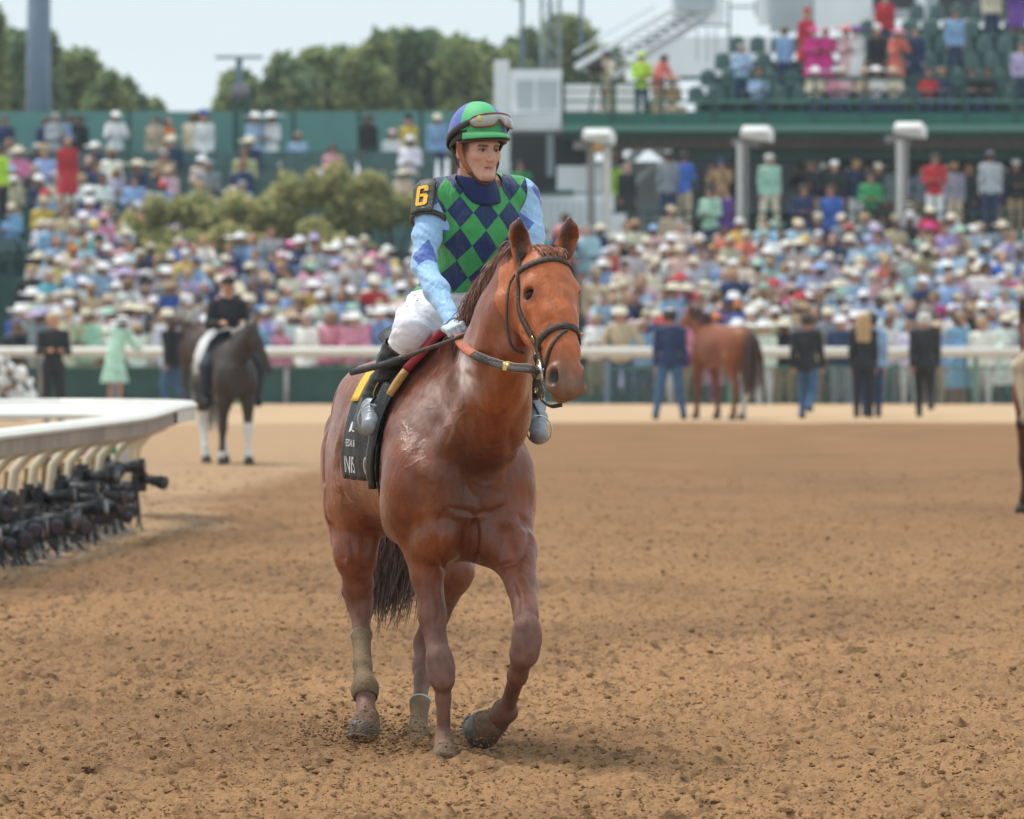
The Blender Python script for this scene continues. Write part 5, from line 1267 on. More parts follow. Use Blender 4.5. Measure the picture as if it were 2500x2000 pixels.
def hat_mesh(kind):
    "hats and hair round a head centred at 0,0,0"
    n = 14; v = []; f = []
    def rings(R):
        for k, (r, z, sx) in enumerate(R):
            for j in range(n):
                a = 2*math.pi*j/n; v.append((r*math.cos(a)*sx, r*math.sin(a)*1.18, z+(.012*math.cos(2*a) if r > .14 else 0)))
        for k in range(len(R)-1):
            for j in range(n): f.append((k*n+j, k*n+(j+1) % n, (k+1)*n+(j+1) % n, (k+1)*n+j))
        f.append(tuple((len(R)-1)*n+j for j in range(n)))
    if kind == 'wide': rings([(.21, .045, 1), (.205, .058, 1), (.092, .065, 1), (.088, .13, 1), (.06, .155, 1)])
    if kind == 'huge': rings([(.30, .07, 1), (.29, .085, 1), (.10, .085, 1), (.095, .145, 1), (.05, .17, 1)])
    if kind == 'fedora': rings([(.145, .05, 1), (.14, .06, 1), (.09, .065, 1), (.086, .14, .95), (.05, .155, .8)])
    if kind == 'cap':
        rings([(.090, .045, 1), (.092, .09, 1), (.07, .13, 1), (.02, .145, 1)]); b = len(v)
        v += [(-.06, -.09, .055), (.06, -.09, .055), (.05, -.19, .045), (-.05, -.19, .045)]; f.append((b, b+1, b+2, b+3)); f.append((b+3, b+2, b+1, b))
    if kind == 'hair': rings([(.088, -.03, 1), (.095, .02, 1), (.096, .08, 1), (.07, .125, 1), (.02, .14, 1)]); v = [(x, y+.022 if y < 0 else y+.014, z+(.035 if y < -.03 and z < .03 else 0)) for x, y, z in v]
    if kind == 'long': rings([(.12, -.30, 1), (.115, -.15, 1), (.10, -.02, 1), (.098, .08, 1), (.07, .125, 1), (.02, .14, 1)]); v = [(x, y*.8+.045, z) for x, y, z in v]
    if kind == 'flower': 
        b = MB(); r = random.Random(3)
        for _ in range(9): b.ball((r.uniform(-.08, .08), r.uniform(-.05, .05), r.uniform(.09, .17)), r.uniform(.04, .07), nu=6, nv=4)
        v, f = b.v, b.f
    return np.array(v, float), [tuple(q) for q in f]
_mc = {}
def shared(key, fn, name, mt):
    if key not in _mc:
        P, F = fn(); o = mk(name, P, F, mt); _mc[key] = o.data; bpy.data.objects.remove(o)
    return _mc[key]
NP = 0; EVERY = []
def add_person(loc, rz, pose, sc, skin, top, bot, hat, hatc, label, group=None, female=False, dress=False, vox=.030, hairc=(.05, .03, .02), long=False, topname='shirt', parts=None, joined=None):
    ps = person_set(pose, vox, female)
    M = Matrix.LocRotScale(Vector(loc), Matrix.Rotation(rz, 3, 'Z').to_euler(), Vector((sc, sc, sc*(1.0))))
    items = [('person', ('body', pose, vox, female), lambda: ps['body'], m_skin_o, skin, (0, 0, 0))]
    items.append((topname, ('top', pose, vox, female), lambda: ps['top'], m_cloth_o, top, (0, 0, 0)))
    if dress and pose != 'sit': items.append(('skirt', ('skirt', pose, vox, female), lambda: ps['skirt'], m_cloth_o, top, (0, 0, 0)))
    else:
        items.append(('trousers', ('bottom', pose, vox, female), lambda: ps['bottom'], m_cloth_o, bot, (0, 0, 0)))
    items.append(('shoes', ('shoes', pose, vox, female), lambda: ps['shoes'], m_cloth_o, (.03, .025, .02), (0, 0, 0)))
    hk = 'long' if (long or (female and NP % 3)) else 'hair'
    items.append(('hair', hk, lambda: hat_mesh(hk), m_hair_o, hairc, ps['head']))
    if hat: items.append(('hat', hat, lambda: hat_mesh(hat), m_hat_o, hatc, ps['head']))
    if joined is not None:
        for nm, key, fn, mt, col, off in items:
            if nm in ('shoes', 'trousers'): continue
            P, F = fn(); P = (np.asarray(P)+np.asarray(off)); R3 = np.array(M.to_3x3()); P = P@R3.T+np.array(loc)
            joined.append((P, F, col))
        return None
    root = None
    for nm, key, fn, mt, col, off in items:
        me = shared(key, fn, nm, mt); o = bpy.data.objects.new(nm, me); COL.objects.link(o); o.color = rgba(col)
        if root is None: root = o; o.location = loc; o.rotation_euler = (0, 0, rz); o.scale = (sc,)*3
        else:
            o.parent = root; o.location = tuple(off)
            if nm in ('hat', 'hair'): o.scale = (1.2, 1.15, 1.12)
    tag(root, label, 'person', group); return root
PAL = {'white': (.82, .82, .83), 'pale blue': (.38, .53, .74), 'light blue': (.26, .42, .68), 'navy': (.018, .035, .11), 'pink': (.68, .27, .38), 'pale pink': (.72, .48, .52), 'coral': (.72, .18, .14),
       'beige': (.50, .40, .28), 'cream': (.68, .62, .47), 'lavender': (.47, .40, .64), 'grey': (.24, .27, .31), 'pale grey': (.45, .48, .52), 'black': (.014, .015, .02), 'tan': (.36, .24, .13), 'red': (.50, .02, .035),
       'mint green': (.38, .62, .50), 'turquoise': (.10, .50, .55), 'magenta': (.62, .03, .26), 'bright blue': (.04, .13, .50), 'yellow': (.68, .48, .08), 'green': (.04, .30, .10), 'purple': (.14, .05, .30), 'orange': (.75, .20, .03), 'lime yellow': (.50, .80, .05)}
SKINS = [(.50, .25, .17), (.54, .29, .21), (.42, .21, .14), (.30, .15, .09), (.14, .07, .045), (.64, .40, .31)]
HAIRS = [(.03, .02, .015), (.10, .05, .025), (.25, .14, .06), (.45, .30, .14), (.30, .28, .27), (.55, .53, .50)]
TOPS = ['white']*12+['pale blue']*6+['light blue']*4+['navy']*8+['black']*3+['pink']*2+['pale pink']*3+['beige']*3+['cream']*4+['lavender']*2+['grey']*3+['pale grey']*4+['mint green', 'turquoise', 'magenta', 'bright blue', 'red', 'coral', 'tan', 'yellow']
HATC = ['white']*9+['cream']*8+['beige']*4+['white', 'cream']*4+['tan']*2+['pink', 'pale pink', 'magenta', 'red', 'navy', 'black', 'yellow', 'light blue', 'lavender', 'mint green', 'orange']
HATS = ['fedora']*5+['wide']*3+['huge']*1+['cap']*2+['flower']*1+[None]*7
HATW = {'fedora': 'brimmed hat', 'wide': 'wide hat', 'huge': 'huge hat', 'cap': 'cap', 'flower': 'headpiece'}
HAIRW = ['black hair', 'dark brown hair', 'brown hair', 'blond hair', 'grey hair', 'white hair']
R6 = random.Random(11); _used = set()
def who(where, tries=60):
    "a random look that no one else in the same place has"
    for _ in range(tries):
        t = R6.choice(TOPS); h = R6.choice(HATS); hc = R6.choice(HATC); hi = R6.randrange(6); d = R6.random() < .3
        g = ('dress' if d else R6.choice(['shirt', 'jacket']))
        lab = f"person in {t} {g} "+(f"and {hc} {HATW[h]}" if h else f"with {HAIRW[hi]}")+f", {where}"
        k = (t, h, hc if h else hi, where.split(',')[0])
        if k not in _used: break
    _used.add(k); lab = lab.replace('brimmed hat', 'hat') if len(lab.split()) > 16 else lab; lab = lab.replace(' at the far', ' far') if len(lab.split()) > 16 else lab
    if len(lab.replace(',', '').split()) > 16: lab = lab.replace('the racehorse', 'racehorse').replace(', ', ', ', 1).replace('behind the ', 'behind ').replace('above the ', 'above ').replace('right of the ', 'right of ')
    return t, h, hc, hi, d, g, lab
def spectator(loc, where, group, sit=False, rz=None, joined=None, pose=None, sc=None):
    global NP
    NP += 1
    t, h, hc, hi, d, g, lab = who(where)
    pose = pose or ('sit' if sit else R6.choice(['stand', 'clasp', 'clasp', 'hips', 'armsup', 'oneup', 'stand']))
    return add_person(loc, R6.uniform(-.7, .7) if rz is None else rz, pose, sc or R6.uniform(.95, 1.16), R6.choice(SKINS), tuple(c*R6.uniform(.85, 1.1) for c in PAL[t]), R6.choice([PAL['navy'], PAL['beige'], PAL['grey'], PAL['white'], PAL['tan']]),
                      h, PAL[hc], lab, group, female=d, dress=d, hairc=HAIRS[hi], topname=g, joined=joined, vox=.03 if joined is None else .055)
# ------------------------------------------------------------------ setting: rails, stands, buildings, trees
def pz(py, Y): return CAMZ-(py-HY)/FPX*Y
def px_(px, Y): return (px-1250)/FPX*Y
m_rail = mat('rail_white', (.64, .63, .58), rough=.45, var=.05, vs=3); m_railf = mat('rail_face', (.27, .215, .175), rough=.6, var=.30, vs=2.2)
m_post = mat('post_cream', (.62, .55, .40), rough=.5, var=.15, vs=5); m_postb = mat('post_brown', (.26, .17, .06), rough=.6, var=.3, vs=6)
m_dkgreen = mat('dark_green', (.018, .070, .062), rough=.6, var=.25, vs=3, bump=.2); m_green = mat('stand_green', (.012, .125, .095), rough=.55, var=.12, vs=2)
m_teal = mat('fence_teal', (.12, .29, .27), rough=.7, var=.10, vs=.8); m_ledge = mat('ledge_green', (.10, .24, .19), rough=.6, var=.12)
m_wh = mat('building_white', (.82, .85, .87), rough=.6, var=.05, vs=1); m_gry = mat('building_grey', (.42, .47, .50), rough=.7, var=.10, vs=1.5)
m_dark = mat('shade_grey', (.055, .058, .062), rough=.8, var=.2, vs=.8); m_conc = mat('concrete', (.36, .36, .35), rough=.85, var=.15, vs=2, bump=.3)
m_beam = mat('beam_brown', (.13, .105, .085), rough=.7, var=.2); m_seat = mat('seat_green', (.070, .145, .140), rough=.35, spec=.5, var=.25, vs=4)
m_pole = mat('pole_bluegrey', (.17, .23, .31), rough=.5, metal=.2, var=.12, vs=2)
# ---- inside rail with gooseneck posts
rail = empty('inside_rail', (-3.3, 46, 0), 'white curved inside rail on gooseneck posts above the row of cameras', 'rail')
path = spline([(-4.05, 36), (-3.72, 41), (-3.42, 45.5), (-3.12, 50), (-2.86, 54.6), (-2.80, 56.6), (-3.10, 58.0), (-3.9, 58.6), (-5.2, 58.2), (-7.5, 57.0), (-10, 55)], 90)
def railstrip(lo, hi, h0, h1, w, name, m):
    b = MB(); v = []; P = [np.array([p[0], p[1], .05*float(sstep(46, 58, np.array(lo+i_*1.)))]) for i_, p in enumerate(path[lo:hi])]; K = len(P)
    for i, p in enumerate(P):
        t = nrm(P[min(i+1, K-1)]-P[max(i-1, 0)]); s_ = np.cross(t, UP)
        for a, z in ((-.5, h0), (-.5, h1-.03), (-.38, h1), (.38, h1), (.5, h1-.03), (.5, h0), (.44, h0), (.44, h1-.05), (-.44, h1-.05), (-.44, h0)): v.append(p+s_*w*a+UP*z)
    if name == 'return_side':
        v = []
        for i, p in enumerate(P):
            t = nrm(P[min(i+1, K-1)]-P[max(i-1, 0)]); s_ = np.cross(t, UP); g_ = min(1, i/10)
            for a, z in ((-.5-1.6*g_, h0-.02), (-.5-1.6*g_, h0+.02), (-.5, h1), (.5, h1), (.5, h0), (.4, h0), (.4, h0), (.3, h0), (-.4, h0), (-.4, h0)): v.append(p+s_*w*a+UP*z)
    n = 10; b.put(v, [(i*n+j, (i+1)*n+j, (i+1)*n+(j+1) % n, i*n+(j+1) % n) for i in range(K-1) for j in range(n)])
    o = b.build(name, m, None, False); child(o, rail); return o
railstrip(0, 90, .925, .95, .30, 'rail_cap', m_rail)
railstrip(0, 56, .79, .923, .22, 'rail_side', m_railf); railstrip(55, 90, .80, .923, .26, 'return_side', m_rail)
post_me = None
def gooseneck(x, y, ang):
    global post_me
    if post_me is None:
        b = MB(); b.tube([(0, 0, -.1), (0, 0, .45), (0.02, 0, .62), (.12, 0, .74), (.26, 0, .80)], .036, 8); post_me = b.build('post', m_post, None, True)
        b = MB(); b.box((-.055, .030, -.1), (-.018, .062, .62)); c = b.build('post_back', m_postb, post_me)
        o = post_me
    else:
        o = post_me.copy(); COL.objects.link(o)
        for ch in list(post_me.children): c = ch.copy(); COL.objects.link(c); c.parent = o
    o.parent = rail; o.location = (x-rail.location[0], y-rail.location[1], 0); o.rotation_euler = (0, 0, ang)
for k in range(15):
    y = 42.5+k*1.0; i = int(np.argmin(np.abs(path[:52, 1]-y))); p = path[i]; gooseneck(p[0]-.26, y, 0.0)
for k in range(5): gooseneck(-3.5-k*1.1, 58.55-.1*k, -1.2)
# ---- remote cameras on the ground under the rail
m_cam = mat('camera_black', (.010, .010, .012), rough=.45, spec=.5, var=.3); m_glass = mat('lens_glass', (.02, .02, .05), rough=.05, spec=.9, var=.1); m_tag = mat('cable_grey', (.25, .26, .28), rough=.6)
def remote_camera(h):
    r = empty('remote_camera', (0, 0, 0))
    b = MB(); b.box((-.07, -.045, .20+h), (.07, .035, .31+h)); b.box((-.03, -.04, .31+h), (.03, .03, .35+h)); b.box((-.075, -.05, .13+h), (.075, .03, .20+h)); b.build('camera_body', m_cam, r)
    b = MB(); b.tube([(0, -.045, .26+h), (0, -.12, .26+h), (0, -.16, .26+h), (0, -.24, .26+h), (0, -.242, .26+h), (0, -.31, .26+h)], [.038, .042, .048, .052, .062, .064], 14, caps=True); l = b.build('lens', m_cam, r, True)
    b = MB(); b.ball((0, -.311, .26+h), (.05, .004, .05), nu=12, nv=6); b.build('lens_glass', m_glass, l, True)
    for a in (0.3, 2.4, 4.5):
        b = MB(); b.tube([(0, 0, .15+h), (.14*math.cos(a), .14*math.sin(a), 0)], .010, 6); b.build('tripod_leg', m_cam, r)
    b = MB(); b.tube([(.05, .03, .3+h), (.10, .08, .20), (.16, .05, .06), (.10, -.05, .01), (.22, -.1, .01)], .006, 5); b.build('cable', m_tag, r)
    return r
def copytree(o, parent=None):
    c = o.copy(); COL.objects.link(c); c.parent = parent
    for ch in list(o.children): copytree(ch, c)
    return c
rc = [remote_camera(0), remote_camera(.24)]; first = [True, True]; r5 = random.Random(5)
for k in range(86):
    y = 42.3+k*.133+r5.uniform(-.1, .1); x = -3.52+(y-45.5)*.052+r5.choice([-.40, -.25, -.08, .05])+r5.uniform(-.06, .06)
    s_ = r5.uniform(.75, 1.1); hi = r5.random() < .38; o = rc[hi] if first[hi] else copytree(rc[hi]); first[hi] = False
    o.location = (x, y, .015); o.scale = (s_, s_, s_); o.rotation_euler = (r5.uniform(-.12, .25), 0, r5.uniform(.3, 1.5))
    tag(o, 'black remote camera '+('on a tall tripod ' if hi else 'low on the dirt ')+('below the far end of the white rail' if y > 51.5 else 'below the middle of the white rail' if y > 46.5 else 'below the nearest white rail, left edge'), 'camera', 'remote cameras in a row under the inside rail')
fl_ = MB(); r_ = random.Random(8)
for k, (c_, px, py) in enumerate((('green', 268, 1082), ('white', 300, 1095), ('red', 238, 1100), ('pink', 215, 1090), ('yellow', 292, 1128))):
    b = MB(); y = 53.2+.4*k; b.box((px_(px, y)-.05, y, pz(py+26, y)), (px_(px, y)+.05, y+.02, pz(py-26, y))); o = b.build('sponsor_tag', mat('tag_'+c_, PAL[c_], rough=.6))
    tag(o, f'small {c_} tag hanging between the posts at the far end of the white rail', 'tag')
# ---- outside rail: white tube, green skirt, chain link
YF = 133.0
of = empty('outside_rail', (0, YF, 0), 'long white outside rail with green skirt and chain link in front of the crowd', 'fence')
b = MB(); b.tube([(-40, YF, 1.02), (40, YF, 1.02)], .105, 14); child(b.build('top_rail', m_rail, None, True), of)
def part(b, name, m, parent, smooth=False): o = b.build(name, m, None, smooth); child(o, parent); return o
b = MB(); b.box((-40, YF+.10, .70), (40, YF+.13, .74)); part(b, 'mid_rail', m_ledge, of)
for k in range(18):
    x = -15.5+k*2.44+.3; b = MB(); b.box((x-.05, YF+.03, -.1), (x+.05, YF+.09, 1.0)); part(b, 'post', m_pole if k % 2 else m_ledge, of)
for k in range(5):
    x0 = -14.2+k*2.44; b = MB()
    n = 10
    v = [(x0+2.36*i/n, YF+.16+.02*math.sin(i*2.1), z) for i in range(n+1) for z in (-.05, .70)]
    b.put(v, [(2*i, 2*i+2, 2*i+3, 2*i+1) for i in range(n)]); part(b, 'green_skirt', m_dkgreen, of, True)
# chain link from real wire
b = MB(); v = []; f = []
def wire(x0, z0, x1, z1, w=.006):
    d = nrm(V(x1-x0, 0, z1-z0)); s_ = V(-d[2], 0, d[0])*w; k = len(v); a, c = V(x0, YF+.08, z0), V(x1, YF+.08, z1)
    v.extend([a-s_, a+s_, c+s_, c-s_]); f.append((k, k+1, k+2, k+3))
x = -2.0
while x < 12:
    wire(x, -.03, x+.70, .70); wire(x+.70, -.03, x, .70); x += .09
b.put(v, f); o = part(b, 'chain_link', mat('wire_green', (.10, .20, .17), rough=.5), of); o['kind'] = 'stuff'
# ---- terraces for the lower crowd
ROWS = [(134.3+1.75*i, [-.12, .02, .28, .58, .92, 1.24, 1.55, 1.86, 2.16][i]) for i in range(9)]
b = MB()
for i, (y, z) in enumerate(ROWS): b.box((-30, y-.7, -1), (30, y+1.05-.003*i, z))
o = b.build('terrace', m_dkgreen); tag(o, kind='structure')
# back walls of the terrace
b = MB(); b.box((-40, 151.2, -1), (40, 190, 2.45)); o = b.build('concourse', m_dkgreen); tag(o, kind='structure')
# ---- left upper bleachers: benches on steps
BL = [(158+1.5*i, 2.70+.335*i) for i in range(8)]
b = MB()
for i, (y, z) in enumerate(BL): b.box((-22, y-.75, 2.4), (px_(1215, y), y+.75-.003*i, z))
b.box((-22, BL[-1][0]+.76, 2.4), (px_(1215, 171), 176, BL[-1][1]+.06)); o = b.build('bleacher_steps', m_dkgreen); tag(o, kind='structure')
for i, (y, z) in enumerate(BL):
    for j in range(9):
        x0 = -15.5+j*1.95; b = MB()
        if x0+1.85 > px_(1215, y): continue
        b.box((x0, y+.10, z+.40), (x0+1.85, y+.50, z+.45)); b.box((x0, y+.50, z+.55), (x0+1.85, y+.54, z+.85))
        for q in (.1, .9, 1.7): b.box((x0+q, y+.2, z), (x0+q+.05, y+.4, z+.40))
        o = b.build('bench', m_seat); tag(o, f"dark green bench in {['the lowest','the second','the third','the fourth','the fifth','the sixth','the seventh','the top'][i]} row of the left bleachers, "+['far left', 'left', 'left of centre', 'below the mast', 'left of lamp post', 'by the lamp post', 'right of lamp post', 'far right', 'right end'][j], 'bench', 'green benches of the left bleachers')
# green wall behind the bleachers
gw = empty('green_wall', (-8, 173.5, 5.5), 'long green fabric wall behind the top row of the left bleachers', 'wall')
Yw = 173.5; xs = [-14, -11.6, -9.9, -8.1, -6.55, -5.65, -3.95, -2.35, -.7]
for i in range(len(xs)-1):
    b = MB(); b.box((xs[i]+.03, Yw, pz(382, Yw)), (xs[i+1]-.03, Yw+.04, pz(272, Yw))); part(b, 'wall_panel', m_teal, gw)
    b = MB(); b.box((xs[i]-.04, Yw-.03, pz(400, Yw)), (xs[i]+.04, Yw+.07, pz(270, Yw))); part(b, 'post', m_dkgreen, gw)
b = MB(); b.box((-14, Yw-.09, pz(388, Yw)), (-.7, Yw-.05, pz(376, Yw))); part(b, 'hand_rail', m_dkgreen, gw)
# tall grey mast at the left
b = MB(); Yp = 180; b.tube([(px_(94, Yp), Yp, 4), (px_(94, Yp), Yp, pz(150, Yp)), (px_(97, Yp), Yp, pz(-260, Yp))], [.37, .335, .27], 12); o = b.build('floodlight_mast', m_pole, None, True); tag(o, 'thick blue grey mast rising behind the green wall at the far left', 'mast')
# lamp post with T head
Yl = 172.3; lp = empty('lamp_post', (px_(583, Yl), Yl, 5), 'dark lamp post with a flat T head in front of the green wall', 'lamp post')
b = MB(); b.box((px_(526, Yl), Yl-.15, pz(144, Yl)), (px_(642, Yl), Yl+.15, pz(136, Yl))); part(b, 'lamp_head', m_gry, lp)
b = MB(); b.tube([(px_(584, Yl), Yl, pz(215, Yl)), (px_(584, Yl), Yl, pz(143, Yl))], [.075, .09], 8); part(b, 'pole', m_pole, lp)
b = MB(); b.ball((px_(586, Yl), Yl, pz(222, Yl)), (.27, .2, .21), nu=12, nv=8); part(b, 'speaker', mat('speaker_mauve', (.22, .20, .22), rough=.6), lp, True)
for q in (577, 603):
    b = MB(); b.box((px_(q-8, Yl), Yl-.05, 4.6), (px_(q+7, Yl), Yl+.05, pz(236, Yl))); part(b, 'post', m_dkgreen, lp)
# ---- trees and shrubs: leaf clumps through the crown
m_bark = mat('bark', (.07, .05, .035), rough=.9, var=.3, vs=6, bump=.6)
def leafmat(name, c1, c2, c3):
    m, n, l, b = newmat(name); b.inputs['Roughness'].default_value = .6; b.inputs['Specular IOR Level'].default_value = .2
    g = n.new('ShaderNodeNewGeometry'); cr = n.new('ShaderNodeValToRGB'); e = cr.color_ramp.elements
    e[0].color = rgba(c1); e[0].position = 0; e[1].color = rgba(c3); e[1].position = 1; k = e.new(.5); k.color = rgba(c2)
    l.new(g.outputs['Random Per Island'], cr.inputs[0]); l.new(cr.outputs[0], b.inputs['Base Color'])
    tr = n.new('ShaderNodeBsdfTranslucent'); l.new(cr.outputs[0], tr.inputs['Color']); ms = n.new('ShaderNodeMixShader'); ms.inputs[0].default_value = .5
    l.new(b.outputs[0], ms.inputs[1]); l.new(tr.outputs[0], ms.inputs[2]); l.new(ms.outputs[0], n['Material Output'].inputs['Surface'])
    return m
m_leaf = leafmat('leaves_mid', (.12, .19, .11), (.24, .32, .14), (.42, .46, .20)); m_leafd = leafmat('leaves_dark', (.09, .16, .11), (.18, .26, .14), (.32, .38, .19))
m_bush = leafmat('leaves_yellow', (.22, .28, .13), (.44, .44, .20), (.70, .58, .26))
def foliage(name, blobs, n, size, m, parent, seed):
    r = np.random.default_rng(seed); P = []; wts = np.array([b_[1][0]*b_[1][1]*b_[1][2] for b_ in blobs])**.7; wts /= wts.sum()
    k = r.choice(len(blobs), n, p=wts); d = r.normal(size=(n, 3)); d /= np.linalg.norm(d, axis=1)[:, None]; rad = (.45+.55*r.random(n)**.5)*(1+.16*r.normal(size=n))
    C = np.array([b_[0] for b_ in blobs])[k]; R_ = np.array([b_[1] for b_ in blobs])[k]; P = C+d*R_*rad[:, None]
    a = r.normal(size=(n, 3)); a /= np.linalg.norm(a, axis=1)[:, None]; t = r.normal(size=(n, 3)); b_ = np.cross(a, t); b_ /= np.linalg.norm(b_, axis=1)[:, None]
    s_ = size*(.5+r.random(n))[:, None]
    v = np.stack([P-a*s_, P+b_*s_*.55, P+a*s_, P-b_*s_*.55], 1).reshape(-1, 3)
    return mk(name, v, np.arange(n*4).reshape(-1, 4), m, parent, smooth=False)
def tree(cx, Y, ztop, width, seed, label, m, n=5000, lowz=4., group=None, size=.28):
    r = random.Random(seed); blobs = []; h = ztop-lowz
    for _ in range(16):
        u = r.random(); a = r.uniform(-1, 1); w = width*.5*(1-.45*u); blobs.append(((a*w*.75, r.uniform(-.5, .5)*width*.4, lowz+h*(.12+.72*u)-0), (width*r.uniform(.12, .22), width*r.uniform(.12, .2), h*r.uniform(.10, .17))))
    t = empty('tree', (cx, Y, 0), label, 'tree', group)
    foliage('crown', blobs, n, size, m, t, seed)
    b = MB(); b.tube([(0, 0, 0), (.1, 0, lowz*.6), (0, .1, lowz), (.1, 0, ztop*.8)], [.45, .36, .30, .1], 9)
    for k in range(6):
        q = blobs[k][0]; b.tube([(0, 0, lowz*.8+k*.3), (q[0]*.5, q[1]*.5, (lowz+q[2])*.5), q], [.18, .12, .04], 6)
    b.build('trunk', m_bark, t, True); return t
TR = [(-20, 225, 15, 70, 260), (60, 232, 30, 190, 225), (185, 240, 120, 170, 235), (265, 236, 175, 110, 245), (318, 245, 190, 95, 250), (380, 250, 225, 55, 265),
      (600, 240, 150, 150, 255), (690, 236, 85, 170, 240), (800, 240, 72, 190, 230), (905, 238, 62, 170, 230), (1010, 242, 66, 180, 235), (1115, 240, 80, 170, 235), (1210, 246, 95, 140, 235), (1320, 262, 60, 130, 200), (1400, 255, 20, 190, 200), (1500, 262, 50, 160, 200), (1245, 250, 100, 120, 230)]
for i, (px, Y, ty, wpx, by) in enumerate(TR):
    w = wpx/FPX*Y*1.15; lab = ('leafy tree above the green wall, ' + ['far left edge of the picture', 'behind the tall grey mast', 'right of the tall grey mast', 'rounded one second right of the mast', 'low one behind the man in white jacket', 'smallest low treetop in the gap of sky', 'leftmost of the middle clump beside the lamp post', 'second of the middle clump, right of the lamp post', 'third from the left in the middle clump', 'tallest of the middle clump', 'middle clump, left of the helmet', 'middle clump, just above the helmet', 'beside the white pillar', 'behind the steel tower', 'tall one right of the steel tower', 'behind the white stairs', 'between helmet and white pillar'][i])
    tree(px_(px, Y), Y, pz(ty, Y), w, 40+i, lab, m_leafd if i % 3 == 1 else m_leaf, n=5200, lowz=min(pz(by+40, Y), pz(ty, Y)-2.5)-1.5, group='trees behind the stands')
BU = [(330, 520, 60, 640), (420, 470, 120, 650), (520, 450, 130, 650), (620, 455, 150, 650), (715, 420, 140, 640), (805, 395, 120, 640), (885, 415, 150, 620), (965, 455, 150, 610), (470, 560, 180, 680), (640, 540, 200, 680), (800, 540, 200, 670), (350, 590, 120, 680)]
for i, (px, ty, wpx, by) in enumerate(BU):
    Y = 153.6+.35*(i % 3) if i < 8 else 152.4; w = wpx/FPX*Y; zt = pz(ty, Y); zb = pz(by, Y)
    t = empty('shrub', (px_(px, Y), Y, zb), ['olive green shrub'][0]+' in front of the left bleachers, '+['leftmost small one', 'second from the left', 'third from the left', 'fourth from the left', 'fifth from the left', 'tallest pointed one', 'rusty one left of the number cloth', 'rightmost beside the jockey', 'low wide one at the front left', 'low wide one at the front middle', 'low wide one at the front right', 'low one at the far left front'][i], 'shrub', 'shrubs between the stands')
    r = random.Random(i); blobs = [((r.uniform(-.4, .4)*w, r.uniform(-.4, .4), (zt-zb)*r.uniform(.2, .85)), (w*r.uniform(.18, .3), .35, (zt-zb)*r.uniform(.14, .22))) for _ in range(9)]
    foliage('foliage', blobs, 2600, .085, m_bush, t, 90+i)
    b = MB(); 
    for k in range(5): b.tube([(0, 0, -.3), blobs[k][0]], [.04, .015], 5)
    b.build('stems', m_bark, t)
# ------------------------------------------------------------------ right: grandstand with upper deck
YD = 158.0
def B(px0, py0, px1, py1, Y, d): return ((px_(px0, Y), Y, pz(py1, Y)), (px_(px1, Y), Y+d, pz(py0, Y)))
gs = empty('grandstand', (6, YD, 0), 'green and white grandstand with an upper deck of seats on the right', 'grandstand')
def gbox(name, m, px0, py0, px1, py1, Y, d, parent=gs):
    b = MB(); lo, hi = B(px0, py0, px1, py1, Y, d); b.box(lo, hi); return part(b, name, m, parent)
gbox('deck_fascia', m_green, 1372, 276, 2640, 303, YD, .25); gbox('deck_ledge', m_ledge, 1372, 304, 2640, 320, YD-.25, .6)
gbox('deck_beam', m_dkgreen, 1372, 321, 2640, 338, YD+.1, .4); gbox('soffit_beam', m_beam, 1450, 339, 2640, 362, YD+.8, .5)
gbox('deck_floor', m_conc, 1372, 290, 2640, 300, YD+.3, 10); gbox('soffit', m_beam, 1450, 332, 2640, 337, YD+.6, 12)
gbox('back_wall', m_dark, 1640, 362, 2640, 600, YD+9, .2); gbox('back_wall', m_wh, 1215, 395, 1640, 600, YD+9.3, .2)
gbox('wall_opening', m_wh, 1960, 375, 2010, 470, YD+8.8, .1); gbox('wall_panel', m_gry, 1700, 385, 1950, 520, YD+8.9, .08)
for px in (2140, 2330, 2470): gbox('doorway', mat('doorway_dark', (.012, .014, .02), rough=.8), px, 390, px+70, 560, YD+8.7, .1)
# mid terrace
gbox('terrace_fascia', m_green, 1490, 566, 2640, 602, 152.6, .2); gbox('terrace_floor', m_conc, 1490, 566, 2640, 572, 152.85, 14); gbox('terrace_ledge', m_conc, 1620, 604, 2640, 640, 151.9, .6)
gbox('hand_rail', m_dkgreen, 1490, 516, 2640, 522, 152.5, .05); gbox('hand_rail', m_dkgreen, 1490, 541, 2640, 545, 152.5, .05)
for k in range(13): gbox('rail_post', m_dkgreen, 1492+k*88, 516, 1498+k*88, 568, 152.56, .05)
# deck railing
gbox('top_rail', m_dkgreen, 1372, 199, 1660, 206, YD+.05, .06); gbox('top_rail', m_dkgreen, 1660, 186, 2640, 196, YD+.05, .06); gbox('mid_rail', m_ledge, 1372, 244, 2640, 250, YD+.05, .05); gbox('mid_rail', m_dkgreen, 1372, 222, 2640, 225, YD+.05, .05)
for k in range(11): gbox('rail_post', m_dkgreen, 1370+k*123, 190, 1377+k*123, 300, YD-.02, .07)
